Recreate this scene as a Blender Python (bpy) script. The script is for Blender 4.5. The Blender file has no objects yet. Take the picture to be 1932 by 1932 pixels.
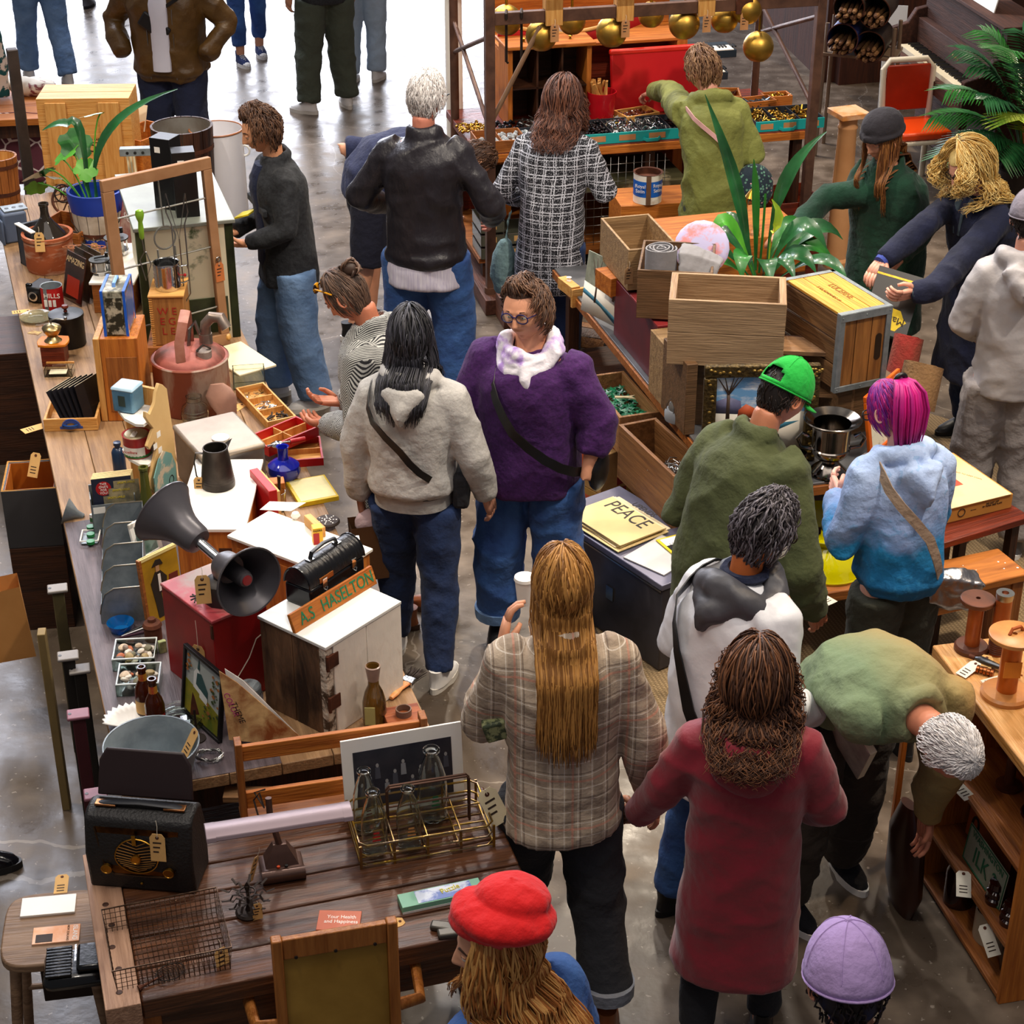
import bpy,math,random
import numpy as np
from mathutils import Vector,Matrix,Euler
random.seed(7)
PI=math.pi
R=math.radians
SC=bpy.context.scene;COL=SC.collection
CH,CT,CF=4.45,R(29),3500.0
# ---- camera geometry: a pixel seen on a level surface of height z gives a place in the hall
def P(px,py,z=0.0):
 u=(px-966)/CF;v=(py-966)/CF
 dy=math.cos(CT)-v*math.sin(CT);dz=-math.sin(CT)-v*math.cos(CT)
 t=(z-CH)/dz
 return Vector((u*t,dy*t,z))
def ZH(y,py):
 v=(py-966)/CF
 return CH+y*(-math.sin(CT)-v*math.cos(CT))/(math.cos(CT)-v*math.sin(CT))
def SZ(px,py,z=0.0):
 v=(py-966)/CF
 return CF*(-math.sin(CT)-v*math.cos(CT))/(z-CH)
AX=R(16.5) # the stalls stand turned by this much
# ---- short names used below
V=Vector;rg=range;cos=math.cos;sin=math.sin;MT=Matrix.Translation;MR=Matrix.Rotation;RG=random.Random
def MS(c):
 m=MB();m.T=c["S"];return m
def tilt(o,a):o.rotation_euler.x=R(a)
def bo(*a):return MB().box(*a)
def la(*a,**k):return MB().lathe(*a,**k)
def tu(*a,**k):return MB().tube(*a,**k)
# ---- materials
def lin(h):
 if isinstance(h,(tuple,list)):return tuple(h[:3])+(1,)
 h=h.lstrip('#');c=[int(h[i:i+2],16)/255 for i in(0,2,4)]
 return tuple((x/12.92 if x<=.04045 else((x+.055)/1.055)**2.4)for x in c)+(1,)
MC={}
def mat(name,col='#888888',r=.6,m=0.,col2=None,var=.25,sc=6,st=(1,1,1),lo=.35,hi=.65,bump=0.,bsc=60,trans=0.,emit=0.,det=6,sheen=0.,coat=0.,fn=None,bst=None,ior=1.45):
 if name in MC:return MC[name]
 M=bpy.data.materials.new(name);M.use_nodes=True;MC[name]=M
 nt=M.node_tree;N=nt.nodes;L=nt.links;b=N['Principled BSDF']
 c=lin(col);c2=lin(col2)if col2 else tuple(x*(1-var)for x in c[:3])+(1,)
 tc=N.new('ShaderNodeTexCoord')
 mp=N.new('ShaderNodeMapping');mp.inputs['Scale'].default_value=st
 L.new(tc.outputs['Object'],mp.inputs['Vector'])
 out=None
 if fn:out=fn(nt,tc,b,c,c2)
 if out is None and(col2 or var>0):
  n=N.new('ShaderNodeTexNoise');n.inputs['Scale'].default_value=sc;n.inputs['Detail'].default_value=det
  n.inputs['Roughness'].default_value=.6;n.inputs['Distortion'].default_value=.3
  L.new(mp.outputs[0],n.inputs['Vector'])
  rp=N.new('ShaderNodeMapRange');rp.inputs[1].default_value=lo;rp.inputs[2].default_value=hi
  L.new(n.outputs['Fac'],rp.inputs[0])
  mx=N.new('ShaderNodeMix');mx.data_type='RGBA';mx.inputs['A'].default_value=c;mx.inputs['B'].default_value=c2
  L.new(rp.outputs[0],mx.inputs['Factor']);out=mx.outputs['Result']
 if out is not None and out is not True:L.new(out,b.inputs['Base Color'])
 elif out is None:b.inputs['Base Color'].default_value=c
 b.inputs['Roughness'].default_value=r;b.inputs['Metallic'].default_value=m
 b.inputs['Transmission Weight'].default_value=trans;b.inputs['IOR'].default_value=ior
 if sheen:b.inputs['Sheen Weight'].default_value=sheen
 if coat:b.inputs['Coat Weight'].default_value=coat
 if emit:
  b.inputs['Emission Color'].default_value=c;b.inputs['Emission Strength'].default_value=emit
 if bump:
  n2=N.new('ShaderNodeTexNoise');n2.inputs['Scale'].default_value=bsc;n2.inputs['Detail'].default_value=4
  if bst is None:bst=st
  mp2=N.new('ShaderNodeMapping');mp2.inputs['Scale'].default_value=bst
  L.new(tc.outputs['Object'],mp2.inputs['Vector']);L.new(mp2.outputs[0],n2.inputs['Vector'])
  bp=N.new('ShaderNodeBump');bp.inputs['Strength'].default_value=bump;bp.inputs['Distance'].default_value=.01 if bsc>40 else .02
  L.new(n2.outputs['Fac'],bp.inputs['Height']);L.new(bp.outputs[0],b.inputs['Normal'])
 return M
def wood(name,c,c2,ax=0,r=.55,sc=3,k=14,bump=.25,lo=.35,hi=.65,coat=0):
 st=[k,k,k];st[ax]=1
 return mat(name,c,r=r,col2=c2,sc=sc,st=tuple(st),bump=bump,bsc=9,lo=lo,hi=hi,det=8,coat=coat)
def metal(name,c='#888888',r=.35,var=.25,sc=12,col2=None,m=1.,bump=.05):return mat(name,c,r=r,m=m,var=var,sc=sc,col2=col2,bump=bump)
def glass(name,c='#f4fbf8',r=.03,ior=1.45):return mat(name,c,r=r,trans=1.,var=0,ior=ior)
def paint(name,c='#888888',r=.45,var=.12,bump=.03,**k):return mat(name,c,r=r,var=var,bump=bump,**k)
def cloth(name,c='#888888',var=.18,r=.9,bump=.45,bsc=26,sheen=.2,**k):return mat(name,c,r=r,var=var,bump=bump,bsc=bsc,sheen=sheen*.2,**k)
# node helpers for patterns
def _math(nt,op,a,b=None,c=None):
 n=nt.nodes.new('ShaderNodeMath');n.operation=op
 for i,x in enumerate((a,b,c)):
  if x is None:continue
  if isinstance(x,(int,float)):n.inputs[i].default_value=x
  else:nt.links.new(x,n.inputs[i])
 return n.outputs[0]
def _sep(nt,tc,key='Object'):
 s=nt.nodes.new('ShaderNodeSeparateXYZ');nt.links.new(tc.outputs[key],s.inputs[0]);return s.outputs
def _mix(nt,f,a,b):
 m=nt.nodes.new('ShaderNodeMix');m.data_type='RGBA'
 if isinstance(f,(int,float)):m.inputs['Factor'].default_value=f
 else:nt.links.new(f,m.inputs['Factor'])
 for k,x in(('A',a),('B',b)):
  if isinstance(x,(tuple,list)):m.inputs[k].default_value=x
  else:nt.links.new(x,m.inputs[k])
 return m.outputs['Result']
def _noise(nt,tc,sc,det=3,st=(1,1,1)):
 mp=nt.nodes.new('ShaderNodeMapping');mp.inputs['Scale'].default_value=st;nt.links.new(tc.outputs['Object'],mp.inputs[0])
 n=nt.nodes.new('ShaderNodeTexNoise');n.inputs['Scale'].default_value=sc;n.inputs['Detail'].default_value=det
 nt.links.new(mp.outputs[0],n.inputs['Vector']);return n.outputs['Fac']
def _line(nt,x,per,wd,off=0.,soft=None): # 1 inside a stripe of width wd (fraction) every per metres
 a=_math(nt,'ADD',_math(nt,'MULTIPLY',x,1/per),off)
 return _math(nt,'LESS_THAN',_math(nt,'FRACT',a),wd)
# ---- mesh builder
class MB: # mesh builder
 def __init__(s):s.v=[];s.f=[];s.mi=[];s.T=Matrix.Identity(4);s.c=0
 def at(s,x=0,y=0,z=0,rx=0,ry=0,rz=0,sc=1):
  s.T=MT((x,y,z))@Euler((rx,ry,rz)).to_matrix().to_4x4()@Matrix.Scale(sc,4);return s
 def mt(s,T):s.T=T;return s
 def m(s,i):s.c=i;return s
 def add(s,vs,fs):
  o=len(s.v);s.v+=[tuple(s.T@V(v))for v in vs]
  s.f+=[tuple(o+i for i in f)for f in fs];s.mi+=[s.c]*len(fs);return s
 def box(s,x0,y0,z0,x1,y1,z1):
  return s.add([(x0,y0,z0),(x1,y0,z0),(x1,y1,z0),(x0,y1,z0),(x0,y0,z1),(x1,y0,z1),(x1,y1,z1),(x0,y1,z1)],
   [(0,3,2,1),(4,5,6,7),(0,1,5,4),(1,2,6,5),(2,3,7,6),(3,0,4,7)])
 def bar(s,p,q,a,b=None,up=(0,0,1)): # square bar from p to q
  b=b or a;p=V(p);q=V(q);d=(q-p).normalized();up=V(up)
  if abs(d.dot(up))>.98:up=V((0,1,0))
  x=d.cross(up).normalized()*a/2;y=x.cross(d).normalized()*b/2
  vs=[p-x-y,p+x-y,p+x+y,p-x+y,q-x-y,q+x-y,q+x+y,q-x+y]
  return s.add(vs,[(0,3,2,1),(4,5,6,7),(0,1,5,4),(1,2,6,5),(2,3,7,6),(3,0,4,7)])
 def tube(s,pts,rad,n=8,cap=True,closed=False,fl=1.):
  pts=[V(p)for p in pts];k=len(pts)
  if not isinstance(rad,(list,tuple)):rad=[rad]*k
  vs=[];fs=[];u=None
  for i,p in enumerate(pts):
   if closed:d=pts[(i+1)%k]-pts[i-1]
   else:d=pts[min(i+1,k-1)]-pts[max(i-1,0)]
   d=d.normalized()if d.length>1e-9 else V((0,0,1))
   if u is None:
    u=d.cross(V((0,0,1)))
    if u.length<.05:u=d.cross(V((0,1,0)))
   u=(u-d*u.dot(d))
   u=u.normalized()if u.length>1e-6 else d.orthogonal().normalized()
   w=d.cross(u)
   r=rad[i];ra,rb=(r if isinstance(r,(tuple,list))else(r,r*fl))
   for j in rg(n):
    a=2*PI*j/n;vs.append(p+u*(ra*cos(a))+w*(rb*sin(a)))
  kk=k if closed else k-1
  for i in rg(kk):
   i2=(i+1)%k
   for j in rg(n):
    j2=(j+1)%n;fs.append((i*n+j,i*n+j2,i2*n+j2,i2*n+j))
  if cap and not closed:fs+=[tuple(rg(n))[::-1],tuple((k-1)*n+j for j in rg(n))]
  return s.add(vs,fs)
 def cyl(s,p,q,r0,r1=None,n=20,cap=True):return s.tube([p,q],[r0,r0 if r1 is None else r1],n,cap)
 def lathe(s,prof,n=28,c=(0,0,0),sx=1.,sy=1.,a0=0,a1=2*PI):
  full=abs(a1-a0-2*PI)<1e-6;m=n if full else n+1
  vs=[];fs=[]
  for r,z in prof:
   for j in rg(m):
    a=a0+(a1-a0)*j/n;vs.append((c[0]+max(r,1e-5)*cos(a)*sx,c[1]+max(r,1e-5)*sin(a)*sy,c[2]+z))
  for i in rg(len(prof)-1):
   for j in rg(n):
    j2=(j+1)%m;fs.append((i*m+j,i*m+j2,(i+1)*m+j2,(i+1)*m+j))
  return s.add(vs,fs)
 def sph(s,c,r,n=16):
  if not isinstance(r,(tuple,list)):r=(r,r,r)
  h=n//2;T0=s.T;s.T=T0@MT(c)@Matrix.Diagonal((r[0],r[1],r[2],1))
  s.lathe([(sin(PI*i/h),-cos(PI*i/h))for i in rg(h+1)],n);s.T=T0;return s
 def tor(s,c,Rr,r,ax=2,n=28,k=8,a0=0,a1=2*PI,sx=1,sy=1):
  full=abs(a1-a0-2*PI)<1e-6;pts=[]
  for j in rg(n if full else n+1):
   a=a0+(a1-a0)*j/n;x,y=Rr*cos(a)*sx,Rr*sin(a)*sy
   pts.append(V(c)+V([(0,x,y),(x,0,y),(x,y,0)][ax]))
  return s.tube(pts,r,k,closed=full)
 def prism(s,poly,t,pl='xz',o=0.): # flat outline pushed to thickness t along the missing axis
  f={'xz':lambda a,b,c:(a,c,b),'xy':lambda a,b,c:(a,b,c),'yz':lambda a,b,c:(c,a,b)}[pl]
  n=len(poly);vs=[f(a,b,o)for a,b in poly]+[f(a,b,o+t)for a,b in poly]
  return s.add(vs,[tuple(rg(n))[::-1],tuple(rg(n,2*n))]+[(i,(i+1)%n,n+(i+1)%n,n+i)for i in rg(n)])
 def mesh(s,name,mats=(),sharp=35,fix=True):
  me=bpy.data.meshes.new(name);me.from_pydata(s.v,[],s.f)
  for x in(mats if isinstance(mats,(list,tuple))else[mats]):me.materials.append(x)
  me.polygons.foreach_set('material_index',s.mi)
  if fix:
   import bmesh
   bm=bmesh.new();bm.from_mesh(me);bmesh.ops.recalc_face_normals(bm,faces=bm.faces);bm.to_mesh(me);bm.free()
  me.polygons.foreach_set('use_smooth',[True]*len(me.polygons));me.update()
  if sharp:me.set_sharp_from_angle(angle=R(sharp))
  return me
 def o(s,name,mats,parent=None,bev=0,**k):
  ob=bpy.data.objects.new(name,s.mesh(name,mats,**k));COL.objects.link(ob)
  if parent:ob.parent=parent
  if bev:
   b=ob.modifiers.new('b','BEVEL');b.width=bev;b.segments=2;b.limit_method='ANGLE';b.angle_limit=R(40)
  return ob
def tag(o,label=None,cat=None,group=None,kind=None):
 for k,v in(('label',label),('category',cat),('group',group),('kind',kind)):
  if v:o[k]=v
 return o
def T(name,label,cat,loc=(0,0,0),rz=0,group=None,rx=0,ry=0):
 o=bpy.data.objects.new(name,None);COL.objects.link(o);o.empty_display_size=.05
 o.location=loc;o.rotation_euler=(rx,ry,rz);return tag(o,label,cat,group)
def one(mb,name,mats,label,cat,loc=(0,0,0),rz=0,group=None,rx=0,ry=0,bev=0,**k):
 o=mb.o(name,mats,None,bev,**k);o.location=loc;o.rotation_euler=(rx,ry,rz);return tag(o,label,cat,group)
def copy_tree(o,parent=None,first=True):
 c=o.copy();COL.objects.link(c)
 if parent:c.parent=parent
 for ch in[x for x in bpy.data.objects if x.parent==o]:copy_tree(ch,c,False)
 return c
# base corner A and B seen in the picture at height z -> place, turn, width, depth;ytop: row of the top edge above A
def fit(z,A,B,C,ytop=None,h=None):
 a=P(*A,z);b=P(*B,z);d=b-a;rz=math.atan2(d.y,d.x);w=d.length
 if isinstance(C,(tuple,list)):
  c=P(*C,z)-a;dep=abs(c.dot(V((-sin(rz),cos(rz),0))))
 else:dep=C
 if h is None:h=ZH(a.y,ytop)-z
 return a,rz,w,dep,h
def fitT(zt,h,A,B,C):
 a,rz,w,dep,_=fit(zt,A,B,C,h=h);a.z=zt-h;return a,rz,w,dep,h
def rnd(px,py,z,rpx,ytop=None): # round thing: base centre, half width in pixels, row of its top centre
 a=P(px,py,z);return a,rpx/SZ(px,py,z),(ZH(a.y,ytop)-z if ytop is not None else None)
def text(s,parent,mt,size,loc=(0,0,0),rot=(0,0,0),name='lettering',th=.0006,w=1.,al='CENTER'):
 cu=bpy.data.curves.new('t','FONT');cu.body=s;cu.size=size;cu.extrude=th;cu.align_x=al;cu.align_y='CENTER'
 cu.offset=.0;tmp=bpy.data.objects.new('t',cu);COL.objects.link(tmp)
 bpy.context.view_layer.update()
 me=bpy.data.meshes.new_from_object(tmp.evaluated_get(bpy.context.evaluated_depsgraph_get()))
 bpy.data.objects.remove(tmp);bpy.data.curves.remove(cu)
 me.materials.clear();me.materials.append(mt)
 o=bpy.data.objects.new(name,me);COL.objects.link(o);o.parent=parent;o.location=loc;o.rotation_euler=rot;o.scale=(w,1,1)
 return o
FRONT=(PI/2,0,0) # lettering on a face that looks to local -y
# ---- shared materials
W_pine=wood('pine','#d8a35c','#c2853c');W_pineZ=wood('pine_up','#d8a35c','#b97d38',2)
W_warm=wood('warm_wood','#a8662c','#7f4517');W_warmZ=wood('warm_wood_up','#a8662c','#7a4218',2);W_warmY=wood('warm_wood_y','#a8662c','#7a4218',1)
W_dark=wood('dark_wood','#4a2814','#2a150a');W_darkZ=wood('dark_wood_up','#4a2814','#26130a',2)
W_grey=wood('weathered','#97714c','#6b4c30');W_greyY=wood('weathered_y','#97714c','#6b4c30',1)
W_old=wood('old_plank','#a5825c','#76573a',1,lo=.3,hi=.7)
W_red=wood('mahogany','#7a2c14','#4a170a',r=.4)
W_orange=wood('orange_wood','#c8792c','#9c5216');W_orangeZ=wood('orange_wood_up','#c8792c','#9c5216',2)
M_black=paint('black','#101012',r=.4);M_blk2=paint('black_gloss','#08080a',r=.15,var=0)
M_white=paint('white','#f2eee6',r=.5,var=.05);M_paper=mat('paper','#e9dcc0',r=.85,var=.08,sc=9)
M_tag=mat('manila','#dcae6c',r=.85,var=.1,sc=20);M_tagw=mat('white_tag','#f0e6cc',r=.85,var=.06);M_string=mat('string','#e8dcc6',r=.9,var=0)
M_ink=mat('ink','#33241a',r=.8,var=0);M_inkr=mat('red_ink','#b01c18',r=.7,var=0)
M_brass=metal('brass','#b58a35',.28);M_steel=metal('steel','#9a9a98',.28);M_iron=metal('iron','#3a302b',.6,m=.6)
M_galv=metal('galvanised','#8f979c',.5,col2='#737b80',sc=14,m=.45);M_chrome=metal('chrome','#d6d6d6',.12,var=.1)
M_red=paint('red_paint','#b3161a');M_blue=paint('blue_paint','#1d3f9c');M_rust=metal('rust','#6a3a24',.75,m=.35,col2='#3f2116')
M_glass=glass('clear_glass');M_skin=None
def stag(parent,loc,rz=0,rx=0,s=1.,m=None,ry=0,txt=True,hang=.03):
 o=bpy.data.objects.new('price_tag',None)
 mb=MB();w,h=.021*s,.085*s
 mb.prism([(-w,0),(w,0),(w,-h),(-w,-h)][::1]and[(-w,-.012*s),(-w*.6,0),(w*.6,0),(w,-.012*s),(w,-h),(-w,-h)],.0012)
 mb.m(1).cyl((0,-.0006,-.012*s),(0,.0018,-.012*s),.005*s,n=12)
 mb.m(2).tube([(0,0,-.012*s),(.003,-.002,hang*.6),(0,0,hang)],.0009*s,4)
 if txt:
  mb.m(3)
  for i in rg(3):
   mb.box(-w*.6,-.0006,-.03*s-i*.014*s,w*.5-.004*i*s,0,-.0255*s-i*.014*s)
 t=mb.o('price_tag',[m or M_tag,M_rust,M_string,M_ink],parent);t.location=loc;t.rotation_euler=(rx,ry,rz)
 return t
def ttag(loc,rz,rx,label,s=1.,m=None,group=None): # a tag of its own lying on something
 mb=MB();w,h=.021*s,.09*s
 mb.prism([(-w,-h/2),(w,-h/2),(w,h/2-.012),(w*.6,h/2),(-w*.6,h/2),(-w,h/2-.012)],.0015,'xy')
 mb.m(1).cyl((0,h/2-.012,.001),(0,h/2-.012,.003),.005*s,n=12)
 mb.m(2)
 for i in rg(3):mb.box(-w*.6,-h*.1-i*.013,.0015,w*.5,-h*.1-i*.013+.004,.002)
 return one(mb,'price_tag',[m or M_tag,M_rust,M_ink],label,'tag',loc,rz,group,rx=rx)
def crate(name,label,cat,F,m,th=.014,boards=0,bottom=True,parts=True,group=None,mi=None,rx=0,ry=0,front=True):
 a,rz,w,d,h=F
 t=T(name,label,cat,a,rz,group,rx,ry)
 def side(x0,y0,x1,y1,nm='side_panel'):
  mb=MB()
  if boards>1:
   for i in rg(boards):mb.box(x0,y0,h*i/boards+.0015,x1,y1,h*(i+1)/boards-.0015)
  else:mb.box(x0,y0,0,x1,y1,h)
  return mb.o(nm,m,t,.002)
 side(0,0,w,th,'front_panel');side(0,d-th,w,d,'back_panel');side(0,th,th,d-th);side(w-th,th,w,d-th)
 if bottom:bo(th,th,0,w-th,d-th,th).o('bottom_panel',mi or m,t)
 return t
def bottle(prof,h):return[(r,z*h)for r,z in prof]
def evalmesh(ob):
 dg=bpy.context.evaluated_depsgraph_get();return bpy.data.meshes.new_from_object(ob.evaluated_get(dg))
def soft(mb,name,m,parent,vox=.012,it=6,amp=0.,fr=22.,seed=0,zs=1.,fix=None,fac=.6):
 me0=mb.mesh('tmp',[],sharp=None);ob=bpy.data.objects.new('tmp',me0);COL.objects.link(ob)
 r=ob.modifiers.new('r','REMESH');r.mode='VOXEL';r.voxel_size=vox;r.use_smooth_shade=True
 s=ob.modifiers.new('s','SMOOTH');s.iterations=it;s.factor=fac
 bpy.context.view_layer.update();me=evalmesh(ob)
 bpy.data.objects.remove(ob);bpy.data.meshes.remove(me0);me.name=name
 n=len(me.vertices)
 if amp and n:
  co=np.empty(n*3,np.float32);me.vertices.foreach_get('co',co);co=co.reshape(-1,3)
  no=np.empty(n*3,np.float32);me.vertex_normals.foreach_get('vector',no);no=no.reshape(-1,3)
  g=np.random.default_rng(seed+3);d=np.zeros(n,np.float32);tb=g.random((32,32,32)).astype(np.float32)
  def vn(p):
   i=np.floor(p).astype(np.int64);f=p-i;f=f*f*(3-2*f);i&=31;j=(i+1)&31;o=0
   for a in(0,1):
    for b_ in(0,1):
     for c in(0,1):
      o=o+tb[(j if a else i)[:,0],(j if b_ else i)[:,1],(j if c else i)[:,2]]*(f[:,0]if a else 1-f[:,0])*(f[:,1]if b_ else 1-f[:,1])*(f[:,2]if c else 1-f[:,2])
   return o
  for i in rg(4):
   rot=np.array(Euler(tuple(g.uniform(-.9,.9,3))).to_matrix());q=(co@rot)*fr*(.35,.5,.8,1.1)[i]*np.array([(1,1,.42),(.5,.5,1.)][i%2])+17*i+40
   d+=((1-np.abs(2*vn(q)-1))**1.6-.45)*(1.2,.8,.35,.18)[i]
  co=co+no*(d[:,None]*amp*.75);me.vertices.foreach_set('co',co.astype(np.float32).ravel())
 if fix:fix(me)
 me.materials.clear()
 for x in(m if isinstance(m,(list,tuple))else[m]):me.materials.append(x)
 me.polygons.foreach_set('use_smooth',[True]*len(me.polygons));me.update()
 o=bpy.data.objects.new(name,me);COL.objects.link(o);o.parent=parent;return o
def loft(mb,secs,n=22):
 vs=[];fs=[];k=len(secs)
 for c,rx,ry,a in secs:
  for j in rg(n):
   t=2*PI*j/n;x=rx*math.copysign(abs(cos(t))**.85,cos(t));y=ry*math.copysign(abs(sin(t))**.85,sin(t))
   vs.append((c[0]+x,c[1]+y*cos(a),c[2]-y*sin(a)))
 for i in rg(k-1):
  for j in rg(n):
   j2=(j+1)%n;fs.append((i*n+j,i*n+j2,(i+1)*n+j2,(i+1)*n+j))
 fs+=[tuple(rg(n))[::-1],tuple((k-1)*n+j for j in rg(n))]
 return mb.add(vs,fs)
SKIN={}
def skin(c='#e3a888'):
 return mat('skin_'+c.strip('#'),c,r=.5,col2=None,var=.1,sc=14,bump=.04,bsc=90)
def spine(z,lean): # the back as a curve: centre and tilt at height z of the upright body
 if z<=.86:return V((0,0,z)),0.
 p=V((0,0,.86));s=.86;a=0
 while s<z-1e-6:
  ds=min(.02,z-s);f=min(1,max(0,(s-.84)/.34));f=f*f*(3-2*f);a=lean*f
  p=p+V((0,sin(a)*ds,cos(a)*ds));s+=ds
 return p,a
def head_mesh(mb,HM,det=True,fat=1.):
 nu,nv=(88,70)if det else(36,30)
 ax,ay,az=.0745*fat,.095,.115;vs=[];fs=[];lip=[]
 E=math.exp
 for i in rg(nv+1):
  ph=PI*i/nv
  for j in rg(nu):
   th=2*PI*j/nu;x=sin(ph)*sin(th)*ax;y=sin(ph)*cos(th)*ay;z=cos(ph)*az
   t=min(1,max(0,-z/.11));t=t*t*(3-2*t)
   x*=1-.30*t*(1.0 if y>-.02 else .6)/fat
   if y<0:y*=1-.40*t
   else:y*=1-.05*t
   if y>0:
    X=abs(x)
    g=E(-(x/.0105)**2);tz=0
    if-.03<=z<=.022:tz=((.022-z)/.052)
    elif-.044<z<-.03:tz=(z+.044)/.014
    y+=.025*g*tz**1.1
    y+=.008*E(-((X-.011)/.0065)**2-((z+.031)/.008)**2)
    y-=.011*E(-((X-.031)/.015)**2-((z-.008)/.011)**2)
    y+=.006*E(-((X-.028)/.022)**2-((z-.027)/.008)**2)
    y+=.0075*E(-(x/.021)**2)*(E(-((z+.0555)/.0045)**2)+E(-((z+.0665)/.0055)**2))
    y-=.004*E(-(x/.025)**2-((z+.079)/.006)**2)
    y+=.012*E(-(x/.022)**2-((z+.098)/.014)**2)
    y+=.005*E(-((X-.040)/.018)**2-((z+.028)/.018)**2)*fat
   vs.append(HM@V((x,y,z)));lip.append(y>.05 and abs(x)<.024-abs(z+.061)*.9 and-.0725<z<-.0505)
 for i in rg(nv):
  for j in rg(nu):
   j2=(j+1)%nu;fs.append((i*nu+j,(i+1)*nu+j,(i+1)*nu+j2,i*nu+j2))
 c0=mb.c
 a=[f for f in fs if not all(lip[q]for q in f)];b=[f for f in fs if all(lip[q]for q in f)]
 mb.add(vs,a);
 if b:
  mb.m(1);o=len(mb.v)-len(vs);mb.f+=[tuple(o+q for q in f)for f in b];mb.mi+=[1]*len(b);mb.m(c0)
 T0=mb.T
 for s in(-1,1):
  mb.T=T0@HM@MT((s*.073*fat,-.008,-.008))@Euler((R(8),0,s*R(-22))).to_matrix().to_4x4()
  mb.sph((0,0,0),(.009,.019,.032),12);mb.tor((s*.006,0,.002),.021,.0045,0,14,6,sx=.75,sy=1.25)
 mb.T=T0
def hand(mb,w,d,pn,side,curl=.5,sc=1.,spread=.1):
 d=V(d).normalized();pn=V(pn);pn=(pn-d*pn.dot(d)).normalized();s=d.cross(pn)*side # s points to the thumb side
 w=V(w)
 def L(a,b,c):return w+(d*a+s*b+pn*c)*sc
 T0=mb.T
 pts=[L(-.03,0,0),L(0,0,0),L(.03,.003,0),L(.065,.002,.002),L(.088,0,.004)]
 for b in(-.026,-.009,.009,.026):
  mb.tube([L(-.03,b*.7,0),L(.01,b*.85,0),L(.05,b,.001),L(.088,b,.003)],[.017*sc,.016*sc,.0145*sc,.0115*sc],8)
 for b,l in((.029,.074),(.010,.084),(-.010,.078),(-.029,.061)):
  p=L(.086,b,.003);a=curl*.5;q=[p];r=[.0100*sc]
  for k,f in enumerate((.42,.32,.26)):
   dd=(d*cos(a)+pn*sin(a)+s*(b*spread*8)*.4).normalized()
   p=p+dd*l*f*sc;q.append(p);r.append((.0092,.0084,.006)[k]*sc);a+=curl*.9
  mb.tube(q,r,7)
 q=[L(.012,.026,.004),L(.035,.048,.014+curl*.01),L(.062,.055-curl*.012,.022+curl*.02),L(.084,.050-curl*.03,.026+curl*.03)]
 mb.tube(q,[.015*sc,.0125*sc,.0105*sc,.0075*sc],7)
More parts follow.
